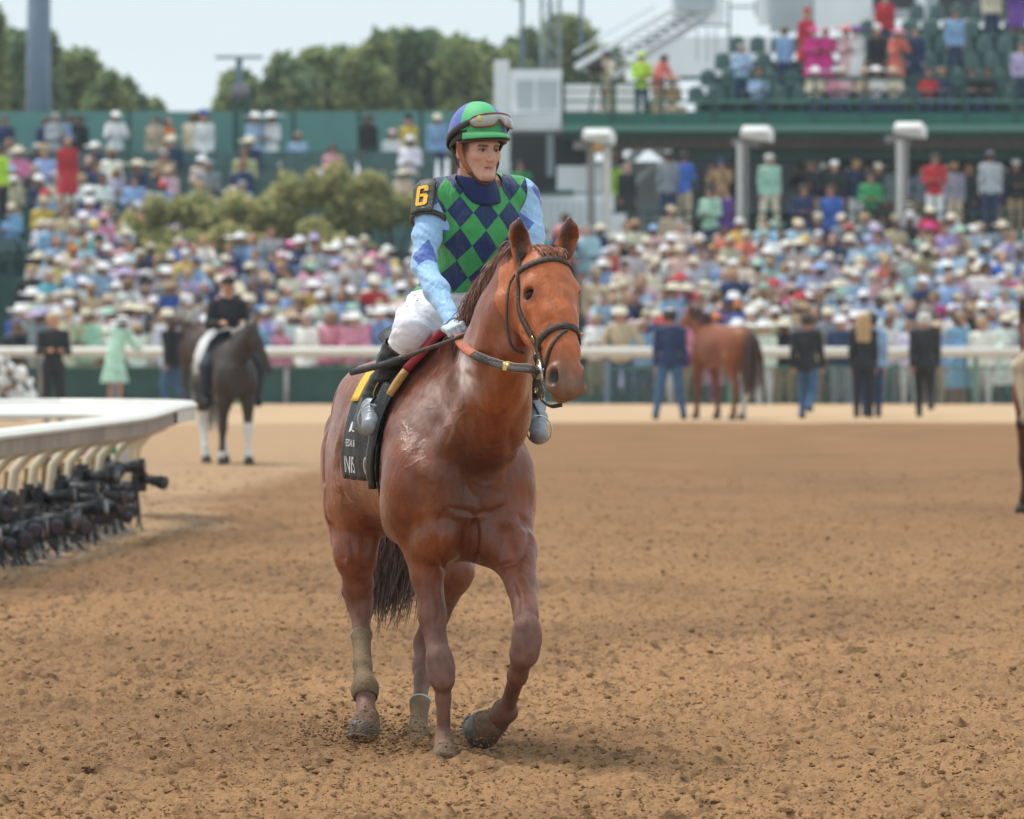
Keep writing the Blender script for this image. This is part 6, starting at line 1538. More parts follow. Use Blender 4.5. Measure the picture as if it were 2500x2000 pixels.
# seating steps of the upper deck
US = [(YD+1.6+1.0*i, pz(268, YD+1.6)+.44*i) for i in range(6)]; USX = [1700, 1730, 1765, 1800, 2120, 2240]
b = MB()
for i, (y, z) in enumerate(US): b.box((px_(USX[i]-25, y), y-.35, z-1.2), (px_(2660, y), y+.66-.003*i, z-.05))
part(b, 'seating_steps', m_dkgreen, gs)
b = MB(); b.box((-.20, -.02, .20), (.20, .24, .26)); b.tube([(-.15, .23, .28), (-.14, .26, .50), (0, .27, .60), (.14, .26, .50), (.15, .23, .28)], .055, 6); b.box((-.17, .21, .26), (.17, .25, .58)); b.box((-.03, .02, 0), (.03, .18, .20)); seat_me = b.build('stadium_seat', m_seat).data; bpy.data.objects.remove(bpy.data.objects['stadium_seat'])
RW = ['front', 'second', 'third', 'fourth', 'fifth', 'sixth', 'seventh', 'eighth']
for i, (y, z) in enumerate(US):
    x = px_(USX[i], y)
    while x < px_(2520, y):
        o = bpy.data.objects.new('stadium_seat', seat_me); COL.objects.link(o); o.location = (x, y, z-.05)
        tag(o, f'dark green plastic seat in the {RW[i]} row of the upper deck', 'seat', 'green seats of the upper deck'); x += .50
# upper right: wall strips and white columns seen above the seats
gbox('upper_wall', m_wh, 1850, -60, 1990, 60, YD+12, .3); gbox('upper_wall', m_gry, 1880, -60, 1985, 80, YD+11.8, .1); gbox('upper_window', m_wh, 1992, -60, 2130, 66, YD+11.6, .2)
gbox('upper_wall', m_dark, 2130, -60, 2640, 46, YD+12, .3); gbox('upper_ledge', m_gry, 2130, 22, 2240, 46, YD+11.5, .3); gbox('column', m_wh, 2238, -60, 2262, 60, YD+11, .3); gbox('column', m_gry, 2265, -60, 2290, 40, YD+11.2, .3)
gbox('aisle_rail', m_ledge, 2230, 50, 2234, 200, YD+3, .05); gbox('aisle_rail', m_ledge, 2330, 52, 2640, 56, YD+6, .05)
# white block left of the deck
wb = empty('white_tower', (px_(1300, 162), 162, 0), 'white panelled building block with a tall pillar behind the jockey', 'building')
def wbox(name, m, *a): return gbox(name, m, *a, parent=wb)
wbox('pillar', m_wh, 1206, 146, 1244, 420, 161, .35); wbox('wall', m_wh, 1246, 170, 1372, 276, 162, 3); wbox('panel', m_gry, 1262, 196, 1302, 268, 161.96, .02); wbox('panel', m_gry, 1312, 196, 1362, 268, 161.96, .02)
wbox('ledge', m_wh, 1246, 278, 1378, 318, 161.4, 3); wbox('column', m_gry, 1335, 319, 1352, 430, 161.6, .2); wbox('dark_opening', m_dark, 1246, 319, 1450, 470, 166, .2)
wbox('white_screen', m_wh, 1360, 405, 1470, 470, 159, .1); wbox('counter', m_dkgreen, 1300, 464, 1400, 474, 157.5, 1); wbox('counter_front', m_wh, 1300, 475, 1500, 600, 157.6, .2)
for k in range(9): wbox('slat', m_gry, 1325+k*18, 490, 1329+k*18, 600, 157.55, .04)
# deck part holding the camera platform
gbox('platform_screen', m_wh, 1380, 205, 1490, 272, YD+2.6, .1); gbox('platform_screen', m_wh, 1505, 200, 1570, 272, YD+2.5, .1)
# white outside stairs
st = empty('white_stairs', (px_(1560, 165), 165, 0), 'white steel staircase climbing behind the camera platform', 'stairs')
def slant(name, m, x0, y0, x1, y1, w, Y, parent):
    b = MB(); a = V(px_(x0, Y), Y, pz(y0, Y)); c = V(px_(x1, Y), Y, pz(y1, Y)); b.strap([a, c], V(0, -1, 0), w, .12); return part(b, name, m, parent)
slant('stringer', m_wh, 1405, 165, 1650, 20, .14, 164, st); slant('stringer', m_wh, 1490, 190, 1730, 40, .16, 165, st); slant('hand_rail', m_wh, 1400, 130, 1600, 15, .05, 164, st); slant('hand_rail', m_wh, 1500, 150, 1700, 30, .05, 165, st)
for k in range(12):
    b = MB(); x = 1425+k*22; y = 170-k*13; b.box((px_(x, 164.2), 164.1, pz(y+3, 164.2)), (px_(x+62, 164.2), 165, pz(y, 164.2))); part(b, 'step', m_gry, st)
gbox('upper_wall', m_wh, 1640, -60, 1770, 60, 170, .3); gbox('upper_panel', m_gry, 1650, -60, 1745, 30, 169.9, .05); gbox('upper_wall', m_wh, 1575, 90, 1880, 190, 169, .3)
for k, px in enumerate((1700, 1725, 1745)): gbox('baluster', m_gry, px, 70, px+4, 150, 166, .05)
gbox('frame', m_dkgreen, 1700, 60, 1780, 64, 166, .05); gbox('frame', m_dkgreen, 1778, 0, 1783, 150, 166, .05); gbox('frame', m_gry, 1783, 14, 1846, 20, 166, .05); gbox('frame', m_gry, 1842, 0, 1848, 40, 166, .05)
# steel tower
twr = empty('steel_tower', (px_(1335, 178), 178, 0), 'tall grey steel lattice tower against the sky behind the white block', 'tower')
for px, w in ((1275, 9), (1322, 8), (1343, 9), (1366, 8), (1419, 9)): gbox('tower_leg', m_pole if px in (1275, 1343, 1419) else m_gry, px-w/2, -80, px+w/2, 170, 178, .15, parent=twr)
for k in range(5): slant('brace', m_gry, 1322, -40+k*45, 1366, 0+k*45, .03, 178, twr); slant('brace', m_gry, 1366, -40+k*45, 1322, 0+k*45, .03, 178, twr)
b = MB(); b.tube([(px_(1240, 178), 178, pz(-12, 178)), (px_(1270, 178), 178, pz(-2, 178)), (px_(1275, 178), 178, pz(12, 178))], .04, 6); part(b, 'arm', m_pole, twr, True)
# stairs under the deck
us = empty('lower_stairs', (px_(1620, 162), 162, 3), 'white staircase under the upper deck behind the men in blue', 'stairs')
slant('stringer', m_wh, 1500, 430, 1565, 362, .22, 161, us); slant('stringer', m_wh, 1590, 355, 1690, 440, .2, 161, us); slant('stringer', m_wh, 1520, 470, 1600, 400, .2, 162, us)
for k in range(8):
    b = MB(); b.box((px_(1640+k*8, 163), 162.6, pz(372+k*12+4, 163)), (px_(1760, 163), 163.2, pz(372+k*12, 163))); part(b, 'step', m_gry, us)
# floodlight posts in front
m_lamp = mat('lamp_white', (.74, .74, .72), rough=.4, var=.06); m_col = mat('column_white', (.62, .62, .60), rough=.45, var=.08); m_colg = mat('column_grey', (.25, .24, .23), rough=.6, var=.1); m_amb = mat('amber_glass', (.45, .27, .09), rough=.3)
for k, (cx, ty, posts, lab) in enumerate(((1463, 312, ((1438, 10, m_colg), (1448, 9, m_colg), (1482, 20, m_col)), 'white lamp box on grey posts, leftmost of three in front of the stand'), (1850, 305, ((1806, 13, m_col), (1822, 9, m_colg)), 'white lamp box on a white post, middle of three in front of the stand'), (2224, 296, ((2196, 15, m_col), (2211, 14, m_colg)), 'white lamp box on a white post, rightmost of three in front of the stand'))):
    Yl2 = 149.0+.2*k; L = empty('floodlight_post', (px_(cx, Yl2), Yl2, 0), lab, 'floodlight', 'white floodlights before the deck')
    for px, w, m in posts: gbox('post', m, px-w/2, ty+45, px+w/2, 640, Yl2+.15, .12, parent=L)
    x0, x1 = px_(cx-44, Yl2), px_(cx+44, Yl2); zt, zb = pz(ty, Yl2), pz(ty+48, Yl2); b = MB()
    v = [(x0+.03, Yl2-.1, zt-.12), (x1-.22, Yl2-.1, zt-.12), (x1-.04, Yl2+.1, zb+.02), (x0, Yl2-.1, zb+.18), (x0+.08, Yl2+.45, zt), (x1-.14, Yl2+.45, zt), (x1, Yl2+.5, zt-.14), (x0+.04, Yl2+.5, zb+.1)]
    b.put(v, [(0, 3, 2, 1), (4, 5, 6, 7), (0, 1, 5, 4), (1, 2, 6, 5), (2, 3, 7, 6), (3, 0, 4, 7)]); o = part(b, 'lamp_box', m_lamp, L)
    bv = o.modifiers.new('b', 'BEVEL'); bv.width = .04; bv.segments = 2
    gbox('arm', m_colg, cx-62, ty+34, cx+5, ty+52, Yl2+.25, .12, parent=L)
    if k == 0: b = MB(); b.ball((px_(cx-3, Yl2), Yl2, zb-.02), (.16, .1, .12), nu=8, nv=5); part(b, 'amber_lamp', m_amb, L, True)
b = MB(); b.box(*B(1491, 522, 1529, 574, 150.5, .04)); o = b.build('white_board', m_wh); tag(o, 'blank white board on the green rail above the crowd', 'board')
PAL['jeans'] = (.045, .12, .25)
# ------------------------------------------------------------------ the crowd
def section(px):
    for a, w in ((110, 'at the far left edge'), (330, 'behind the black suit'), (520, 'behind the dark coat'), (700, 'behind the outrider'), (860, 'left of the racehorse'), (1080, 'behind the jockey'), (1440, 'right of the jockey'), (1600, 'above the navy hood'), (1760, 'above the led horse'),
                 (1930, 'right of the led horse'), (2060, 'behind the man in jeans'), (2200, 'behind the blond woman'), (2350, 'behind the suited man'), (9999, 'at the far right edge')):
        if px < a: return w
ORD = ['front row', 'second row', 'third row', 'fourth row', 'fifth row', 'sixth row', 'seventh row', 'eighth row', 'ninth row']
JOIN = []; cnt = 0
for i, (y, z) in enumerate(ROWS):
    s_ = FPX/y; x = -10.6+R6.uniform(0, .3)
    while x < 10.9:
        px = 1250+x*s_; hy = 775-(z+1.60-CAMZ)*s_
        x += R6.uniform(.40, .60)
        if 1110 < px < 1385 and hy > 610: continue                       # wholly hidden behind the near horse
        if 960 < px < 1400 and hy < 640 and not (1350 < px): 
            if 1040 < px < 1250: continue
        if px < 960 and i > 6 and px > 280: continue
        if 1420 < px and i == 8 and R6.random() < .5: continue
        ind = i < 5
        sit = i in (2, 3, 4, 5, 6, 7) and R6.random() < .3
        zz = z-(0 if not sit else -.12)
        o = spectator((x, y+R6.uniform(-.5, .5), zz+R6.uniform(-.10, .06)), ORD[i]+' '+section(px), 'spectators in the lower crowd', joined=None if ind else JOIN, rz=None, pose='sit' if sit else None)
        if ind: cnt += 1
for i, (y, z) in enumerate(ROWS[:-1]):      # more people packed between the rows
    s_ = FPX/y; x = -10.6+R6.uniform(0, .4)
    while x < 10.9:
        px = 1250+x*s_; x += R6.uniform(.42, .75); hy = 775-(z+1.60-CAMZ)*s_
        if 1090 < px < 1400 or (px < 960 and i > 6 and px > 280): continue
        spectator((x, y+.85+R6.uniform(-.2, .2), z+R6.uniform(-.02, .16)), 'filler '+str(i)+section(px), None, joined=JOIN)
print('LOWER', cnt, 'JOINED', len(JOIN))
if JOIN:
    V_ = []; F_ = []; C_ = []; n = 0
    for P, F, c in JOIN:
        P = np.asarray(P); V_.append(P); C_.append(np.tile(np.array(c[:3]), (len(P), 1)))
        for q in (F.tolist() if isinstance(F, np.ndarray) else F): F_.append(tuple(n+k for k in q))
        n += len(P)
    V_ = np.concatenate(V_); C_ = np.concatenate(C_)
    o = mk('crowd', V_, F_, attrmat('crowd_cloth', rough=.8, var=.1, bump=0), attrs={'tint': rgb4(C_)}); tag(o, kind='stuff')
def special(px, feet_py, Y, pose, top, bot, hat, hatc, label, rz=0, hair=0, skin=0, cat=None, **k):
    z = pz(feet_py, Y); return add_person((px_(px, Y), Y, z), rz, pose, k.pop('sc', 1.0), SKINS[skin], PAL[top], PAL[bot], hat, PAL[hatc] if hatc else None, label, k.pop('group', None), hairc=HAIRS[hair], **k)
# left bleachers
LB = 'people in the left bleachers'
T = BL[-1]; ZT = T[1]+.06
def topz(): return 775-(ZT-CAMZ)*FPX/172
for (px, pose, top, bot, hat, hatc, lab, rz, h, d) in (
    (12, 'stand', 'navy', 'navy', None, None, 'man in navy suit standing against the green wall at the left edge', .2, 1, 0), (112, 'stand', 'navy', 'navy', None, None, 'man in navy jacket with his back turned by the green wall', 3.0, 1, 0), (135, 'clasp', 'pale grey', 'navy', None, None, 'grey haired person beside the man in navy jacket by the green wall', .6, 4, 0),
    (168, 'clasp', 'light blue', 'navy', None, None, 'man in navy and light blue standing left of the woman in dark', 0, 0, 0), (193, 'stand', 'black', 'black', 'huge', 'black', 'woman in black with huge dark hat by the green wall', 0, 0, 1), (283, 'hold', 'white', 'black', 'fedora', 'white', 'man in white jacket and hat photographing before the green wall', .3, 1, 0),
    (380, 'stand', 'beige', 'tan', None, None, 'man in beige jacket beside the woman in orange', -.3, 0, 0), (407, 'clasp', 'orange', 'orange', None, None, 'woman in bright orange dress standing before the green wall', .8, 0, 1), (470, 'stand', 'cream', 'tan', None, None, 'man in cream jacket behind the woman in blue and white', 2.8, 1, 0), (498, 'stand', 'white', 'white', 'flower', 'bright blue', 'woman in white dress with bright blue headpiece by the green wall', .1, 2, 1),
    (622, 'clasp', 'pale blue', 'navy', 'wide', 'white', 'person in pale blue under the lamp post with white hat', .5, 2, 1), (662, 'clasp', 'white', 'white', 'huge', 'white', 'woman in white with huge white hat right of the lamp post', -.4, 2, 1), (726, 'sit', 'pale blue', 'navy', 'cap', 'tan', 'seated man in pale blue shirt right of the lamp post', .3, 0, 0),
    (900, 'stand', 'black', 'black', 'huge', 'black', 'woman in black with huge red and black hat above the shrubs', .2, 0, 1), (958, 'sit', 'white', 'navy', 'cap', 'pale pink', 'seated man with pink cap left of the armband', 0, 1, 0), (998, 'stand', 'yellow', 'tan', 'flower', 'black', 'woman in yellow with dark headpiece left of the jockey shoulder', 0, 2, 1), (1068, 'stand', 'light blue', 'navy', 'fedora', 'cream', 'person in light blue with cream hat left of the helmet', 0, 1, 0)):
    add_person((px_(px, 171.4), 171.4+(R6.random()-.5)*.4, ZT), rz, pose, R6.uniform(.96, 1.04), SKINS[R6.choice([0, 1, 2, 5])], PAL[top], PAL[bot], hat, PAL[hatc] if hatc else None, lab, LB, female=bool(d), dress=bool(d), hairc=HAIRS[h], topname='dress' if d else 'jacket')
EMPT = ['lowest', 'second', 'third', 'fourth', 'fifth', 'sixth', 'seventh', 'eighth']
for i, (y, z) in enumerate(BL[:7]):
    x = px_(-30, y)
    while x < px_(1100, y):
        px = 1250+x*FPX/y; x += R6.uniform(.45, .8)+(0 if px < 330 else (.3 if px < 560 else 1.3))
        if px > 560 and i < 4: continue
        if R6.random() < (.06+.04*i): continue
        spectator((x, y-.02, z-.02), f"{EMPT[i]} bleacher row "+section(px), LB, pose='sit')
special(5, 540, 158, 'stand', 'lime yellow', 'black', None, None, 'steward in lime yellow vest at the far left edge of the bleachers', rz=1.2, topname='vest')
special(165, 520, 157.5, 'stand', 'red', 'red', None, None, 'woman in striped red and pink dress in the left bleachers', rz=.2, female=True, dress=True, topname='dress')
# mid terrace on the right
MT = 'people on the shaded terrace'
zf = pz(566, 152.85)
for k, px in enumerate((1516, 1530, 1632, 1668, 1702, 1762, 1790, 1878, 1960, 1985, 2010, 2038, 2068, 2090, 2118, 2140, 2170, 2246, 2262, 2282, 2310, 2330, 2365, 2418, 2450, 2478)):
    front = px in (1632, 1668, 1878, 2418); y = 153.6+(0 if front else R6.uniform(3, 10))
    if px == 1516: special(px, 566, y, 'stand', 'lime yellow', 'black', None, None, 'steward in lime yellow jacket under the deck beside the lamp posts', rz=3, group=MT, topname='vest'); continue
    if px == 1632: special(px, 560, y, 'stand', 'grey', 'navy', 'cap', 'navy', 'man in grey blue jacket and dark cap under the deck', rz=3, group=MT, topname='jacket'); continue
    if px == 1668: special(px, 560, y, 'clasp', 'bright blue', 'beige', None, None, 'man in bright blue jacket under the deck', rz=2.6, group=MT, topname='jacket'); continue
    if px == 1878: special(px, 566, y, 'wide', 'mint green', 'cream', None, None, 'man in pale mint suit standing behind the terrace rail', rz=.3, hair=5, group=MT, topname='jacket'); continue
    if px == 2418: special(px, 560, y, 'stand', 'pale grey', 'navy', 'cap', 'lavender', 'man in pale grey jacket and white cap with his back turned on the terrace', rz=3.1, group=MT, topname='jacket'); continue
    if px in (2282,): special(px, 566, 153.4, 'clasp', 'red', 'white', None, None, 'person in red on the terrace beside the white hat', group=MT); continue
    _T = TOPS; TOPS = ['navy', 'black', 'grey', 'navy', 'tan', 'black', 'pale grey', 'black']; _H = HATS; HATS = [None, None, None, 'fedora', 'cap']
    spectator((px_(px, y), y, zf), 'shaded terrace '+str(['left end', 'middle', 'right end'][min(2, int((px-1500)/340))])+(' near rail' if y < 155 else ' by back wall'), MT, sc=R6.uniform(.92, 1.0)); TOPS = _T; HATS = _H
special(1765, 650, 150.6, 'stand', 'purple', 'navy', None, None, 'person in deep purple jacket standing above the lower crowd', rz=.4, hair=2, topname='jacket'); special(1735, 650, 150.4, 'clasp', 'mint green', 'navy', None, None, 'person in pale green beside the one in deep purple', rz=-.5)
special(1960, 645, 150.4, 'clasp', 'navy', 'navy', None, None, 'man in navy jacket and white shirt above the crowd, left one of two', rz=.2, hair=0, topname='jacket'); special(2030, 648, 150.5, 'stand', 'bright blue', 'navy', None, None, 'man in royal blue jacket above the crowd, right one of two', rz=-.4, hair=1, topname='jacket')
special(2218, 690, 149.6, 'stand', 'pale grey', 'grey', 'fedora', 'cream', 'man in pale grey suit and straw hat with back to us below the right lamp', rz=3.1, topname='jacket'); special(1635, 700, 148.6, 'stand', 'beige', 'beige', 'fedora', 'beige', 'man in beige jacket and beige hat under the terrace rail', rz=.6, topname='jacket')
special(2125, 566, 153.2, 'sit', 'green', 'black', None, None, 'seated person in bright green shirt at the terrace edge', rz=0)
# upper deck
UD = 'people on the upper deck'
def deck(px, row, pose, top, hat, hatc, lab, rz=0, d=0, h=0, bot='navy', sc=1):
    row = {5: 2, 4: 1, 3: 1, 2: 0, 1: 0, 7: 4, 6: 3}.get(row, row) if row > 0 else row
    y, z = US[row] if row >= 0 else (YD+1.0, pz(290, YD+1)); y += -.0 if pose == 'sit' else .35
    
    add_person((px_(px, y), y-.12, z-.02 if pose != 'sit' else z-.22), rz, pose, sc*.90, SKINS[R6.choice([0, 1, 2, 5])], PAL[top], PAL[bot], hat, PAL[hatc] if hatc else None, lab, UD, female=bool(d), dress=bool(d), hairc=HAIRS[h], topname='dress' if d else 'jacket')
deck(1483, -1, 'hold', 'cream', 'cap', 'navy', 'camera operator in cream vest at a tripod on the platform', -.9, sc=1.02, bot='beige'); deck(1566, -1, 'clasp', 'lime yellow', 'cap', 'lime yellow', 'operator in lime yellow jacket and cap on the platform', .2, bot='navy'); deck(1603, -1, 'lean', 'coral', None, None, 'person in coral bending beside the operator in lime yellow', .9, bot='beige'); deck(1640, -1, 'sit', 'tan', 'fedora', 'tan', 'person in tan crouching on the platform', .5, h=3, bot='beige')
deck(1916, 3, 'stand', 'light blue', None, None, 'man in light blue suit standing at the left end of the upper seats', -2.6, h=1); deck(1968, 5, 'stand', 'red', 'flower', 'red', 'woman in red high behind the pink group on the upper deck', .4, 1, 3)
deck(1985, 4, 'clasp', 'magenta', 'wide', 'magenta', 'woman in magenta with magenta hat left in the pink group', .2, 1, 3); deck(2015, 3, 'clasp', 'magenta', None, None, 'blond woman in magenta in the pink group', 0, 1, 3); deck(2065, 3, 'clasp', 'pale pink', 'huge', 'coral', 'woman in pale pink with huge coral hat in the pink group', .3, 1, 2); deck(2088, 4, 'stand', 'white', 'huge', 'purple', 'woman in white with huge purple hat in the pink group', .1, 1, 2)
deck(2040, 2, 'sit', 'pink', 'wide', 'pale grey', 'woman in pink with pale grey hat seated in front of the pink group', 0, 1, 2); deck(2140, 3, 'stand', 'black', 'flower', 'white', 'woman in black with white headpiece in the pink group', 0, 1, 2); deck(2138, 2, 'sit', 'white', 'huge', 'white', 'seated woman in white with huge white hat in the pink group', 0, 1, 2); deck(2185, 3, 'lean', 'coral', 'wide', 'pink', 'woman in coral with pink hat at the right of the pink group', .3, 1, 1)
deck(2235, 3, 'stand', 'navy', None, None, 'man in navy suit and white shirt right of the pink group', -.3, 0, 0); deck(2180, 2, 'sit', 'cream', 'wide', 'beige', 'seated woman in cream with beige hat below the pink group', 0, 1, 3); deck(1810, 2, 'clasp', 'pale blue', None, None, 'man in pale blue shirt with grey hair at the left of the upper deck', .3, 0, 4); deck(1850, 2, 'sit', 'pale blue', None, None, 'person in pale blue seated beside the man with grey hair', .3, 0, 1)
deck(1990, 1, 'sit', 'cream', 'wide', 'white', 'seated woman in cream dress in the second row of the upper deck', 0, 1, 2); deck(2110, 1, 'sit', 'beige', None, None, 'blond person in beige in the second row of the upper deck', 0, 1, 3); deck(2055, 1, 'sit', 'pale pink', 'cap', 'cream', 'person in pale pink in the second row of the upper deck', 0, 0, 3)
deck(2268, 0, 'sit', 'red', None, None, 'woman in bright red dress seated at the front of the upper deck', -.3, 1, 0); deck(2298, 0, 'sit', 'navy', None, None, 'man in navy beside the woman in bright red', .2, 0, 2); deck(2372, 0, 'sit', 'black', 'wide', 'black', 'woman in black with cream scarf in the front row of the upper deck', 0, 1, 0); deck(2412, 0, 'sit', 'black', 'wide', 'black', 'person in black with dark hat in the front row of the upper deck', -.2, 1, 0); deck(2492, 1, 'stand', 'lavender', None, None, 'person in lavender at the right edge of the upper deck', 0, 0, 1)
deck(2330, 5, 'stand', 'light blue', None, None, 'man in light blue suit on the aisle high on the upper deck', .3, 0, 0); deck(2420, 7, 'stand', 'cream', None, None, 'person in cream at the top right of the upper deck', 0, 0, 1); deck(2480, 7, 'stand', 'purple', 'flower', 'purple', 'woman in purple at the top right corner of the upper deck', 0, 1, 1); deck(2160, 6, 'stand', 'red', None, None, 'person in red in the dark opening at the top', 0, 0, 1)
special(1272, 575, 160.5, 'stand', 'green', 'black', None, None, 'person in dark green shirt at the counter right of the helmet', skin=0)
# tv camera
tv = empty('television_camera', (px_(1450, YD+.9), YD+.9, pz(290, YD)), 'black television camera on a tripod at the left end of the platform', 'camera')
b = MB(); z0 = pz(162, YD); x0 = px_(1455, YD+.9); b.box((x0-.14, YD+.6, z0-.14), (x0+.14, YD+1.2, z0+.16)); part(b, 'camera_body', m_cam, tv)
b = MB(); b.tube([(x0-.05, YD+.6, z0), (x0-.1, YD+.2, z0)], .12, 10); part(b, 'lens', m_cam, tv, True)
for a in (0, 2.1, 4.2): b = MB(); b.tube([(x0, YD+.9, z0-.15), (x0+.35*math.cos(a), YD+.9+.35*math.sin(a), pz(290, YD))], .03, 6); part(b, 'tripod_leg', m_cam, tv)
# ---- people on the track
def tpers(px, fy, *a, **k): Y = CAMZ*FPX/(fy-HY); return special(px, fy, Y, *a, vox=.022, **k)
tpers(130, 1030, 'clasp', 'black', 'black', None, None, 'man in black suit holding papers left of the green skirt of the rail', rz=.2, hair=3, topname='suit_jacket')
tpers(422, 1000, 'walk', 'black', 'jeans', 'cap', 'black', 'man in dark coat and jeans walking beside the dark brown horse', rz=-2.4, topname='coat')
tpers(1635, 1024, 'wide', 'navy', 'jeans', 'cap', 'white', 'man in navy hood and blue jeans holding the led chestnut horse', rz=3.1, topname='hooded_jacket', sc=1.04)
for o in []: pass
tpers(1970, 1022, 'walk', 'black', 'jeans', None, None, 'man in dark jacket and blue jeans walking toward the rail', rz=2.9, hair=0, topname='jacket', sc=1.02)
tpers(2108, 1020, 'stand', 'black', 'black', None, None, 'woman with long blond hair in black standing near the rail', rz=3.1, hair=3, topname='jacket', female=True, long=True)
tpers(2128, 1018, 'stand', 'light blue', 'navy', 'cap', 'black', 'man in light blue half hidden behind the blond woman', rz=3.0, topname='shirt')
tpers(2258, 1018, 'walk', 'black', 'black', None, None, 'man in black suit walking toward the rail at the right', rz=3.1, hair=5, topname='suit_jacket', sc=1.03)
# green dress person behind the rail skirt and flowers
tpers(280, 990, 'lean', 'mint green', 'mint green', 'wide', 'white', 'woman in pale mint dress with white hat at the outside rail', rz=2.6, female=True, dress=True, topname='dress')
fb = empty('flower_heap', (px_(20, 112), 112, 0), 'heap of white and brown flowers behind the inside rail at the left edge', 'flowers')
b = MB(); r = random.Random(4)
for _ in range(150):
    a = r.uniform(0, math.pi); q = r.uniform(.2, 1); b.ball((px_(15, 112)+.48*q*math.cos(a)*1.0, 112+r.uniform(-.3, .3), .30+.72*q*math.sin(a)), r.uniform(.03, .075), nu=6, nv=4, m=r.choice([0, 0, 0, 1]))
b.box((px_(-20, 112), 111.8, -.05), (px_(62, 112), 112.2, .35), m=1)
o = b.build('flowers', None, None, True, mats=[m_wh, mat('flower_brown', (.20, .12, .07), rough=.8)]); child(o, fb)
# ------------------------------------------------------------------ the other horses
def simple_horse(name, loc, rz, colf, label, legs, neck=(.95, 0, 1.95), nose=(1.30, 0, 1.55), tailc=(.02, .015, .012), vox=.024, sc=1.0, tail_sw=0., white_tail=False, group=None):
    s = SDF(.05); X = V(1, 0, 0); Yv = V(0, 1, 0)
    s.loft(V(0, 0, 0), X, Yv, UP, [(-.93, 1.22, .06, .08, .08), (-.86, 1.16, .18, .26, .20), (-.70, 1.14, .25, .38, .25), (-.45, 1.15, .27, .38, .28), (-.1, 1.17, .29, .36, .32), (.2, 1.17, .28, .38, .34), (.42, 1.17, .25, .41, .34), (.6, 1.12, .22, .34, .30), (.76, 1.06, .14, .2, .2)], k=.03)
    for y in (-1, 1):
        s.ell((-.58, y*.14, 1.12), (.24, .12, .30), k=.05); s.ell((.55, y*.17, 1.08), (.16, .11, .22), k=.05)
    for (bx, by, bz, ra), pts in legs:
        s.chain([((V(bx, by, bz)), ra)]+[(V(*p), r) for *p, r in pts], k=.04)
    nk = V(*neck); no = V(*nose); hd2 = nrm(no-nk)
    s.chain([(V(.45, 0, 1.25), .25), (V(.45, 0, 1.25)*.45+nk*.55, .17), (nk, .115)], k=.05, lat=Yv, sq=.7)
    s.chain([(V(.3, 0, 1.5), .08), (nk+V(-.03, 0, .04), .06)], k=.08, lat=Yv, sq=.6)
    L = np.linalg.norm(no-nk); s.chain([(nk+hd2*.02, .105), (nk+hd2*L*.3, .10), (nk+hd2*L*.7, .070), (no, .060)], k=.03, lat=Yv, sq=.8)
    pp = nrm(np.cross(hd2, Yv)); pp = pp if pp[2] < 0 else -pp
    s.ell(nk+hd2*L*.30+pp*.06, (.13, .06, .11), k=.04)
    for y in (-1, 1): s.cap(nk+V(-.01, y*.06, .06), nk+V(.02, y*.075, .20), .030, .008, k=.01)
    P, F = s.mesh(vox, 2); N = vnormals(P, F); C = colf(P, N)
    root = mk(name, P, F, attrmat('coat', rough=.45, spec=.25, sheen=.02, var=.15, vs=18, bump=.2, bs=80), attrs={'tint': rgb4(C)})
    root.location = loc; root.rotation_euler = (0, 0, rz); root.scale = (sc,)*3; tag(root, label, 'horse', group)
    tc = lambda r: (lambda t, c=np.array(tailc)*(.7+.6*r.random()): c)
    g = [[V(-.92, dx*.03, 1.42), V(-1.04, dx*.07, 1.25), V(-1.06+tail_sw*.3, dx*.12, .9), V(-1.02+tail_sw, dx*.12, .45)] for dx in (-1, -.3, .4, 1)]
    tuft('tail', g, 160, .03, tc, root, 6, .03)
    g = [[nk*(1-t)+V(.30, 0, 1.55)*t+V(0, 0, .10), nk*(1-t)+V(.30, 0, 1.55)*t+V(-.02, .07, .12), nk*(1-t)+V(.30, 0, 1.55)*t+V(-.02, .12, .0)] for t in (0, .3, .6, .95)]
    tuft('mane', g, 120, .025, tc, root, 7, .02)
    for (b0, pts) in legs:
        p = V(*pts[-1][:3]); b = MB(); b.tube([p+V(0, 0, .02), p+V(.03, 0, -.07)], [.055, .07], 10); b.build('hoof', mat('hoof_dark', (.05, .04, .03), rough=.6), root, True)
    return root
STAND = [((.58, .15, .98, .11), [(.60, .15, .78, .085), (.62, .15, .50, .055), (.62, .15, .44, .05), (.62, .15, .2, .034), (.62, .15, .14, .042), (.65, .15, .07, .045)]),
         ((.55, -.15, .98, .11), [(.55, -.15, .78, .085), (.50, -.15, .50, .055), (.50, -.15, .44, .05), (.46, -.15, .2, .034), (.45, -.15, .14, .042), (.48, -.15, .07, .045)]),
         ((-.62, .15, 1.0, .15), [(-.60, .15, .82, .11), (-.74, .15, .56, .06), (-.73, .15, .48, .05), (-.68, .15, .22, .036), (-.68, .15, .15, .042), (-.64, .15, .07, .045)]),
         ((-.60, -.15, 1.0, .15), [(-.52, -.15, .82, .11), (-.60, -.15, .56, .06), (-.58, -.15, .48, .05), (-.45, -.15, .22, .036), (-.44, -.15, .15, .042), (-.40, -.15, .07, .045)])]
def c_pony(P, N):
    c = np.tile(V(.048, .036, .032), (len(P), 1)); c = mixc(c, (.050, .040, .038), sstep(-.3, .8, fbm(P, 6, 2))*.8)
    wl = ((P[:, 0] > .3) & (P[:, 1] > 0) & (P[:, 2] < .52)) | ((P[:, 0] < -.3) & (P[:, 2] < .66)) | ((P[:, 0] > .3) & (P[:, 1] < 0) & (P[:, 2] < .16)); return mixc(c, (.70, .70, .70), wl*1.0)
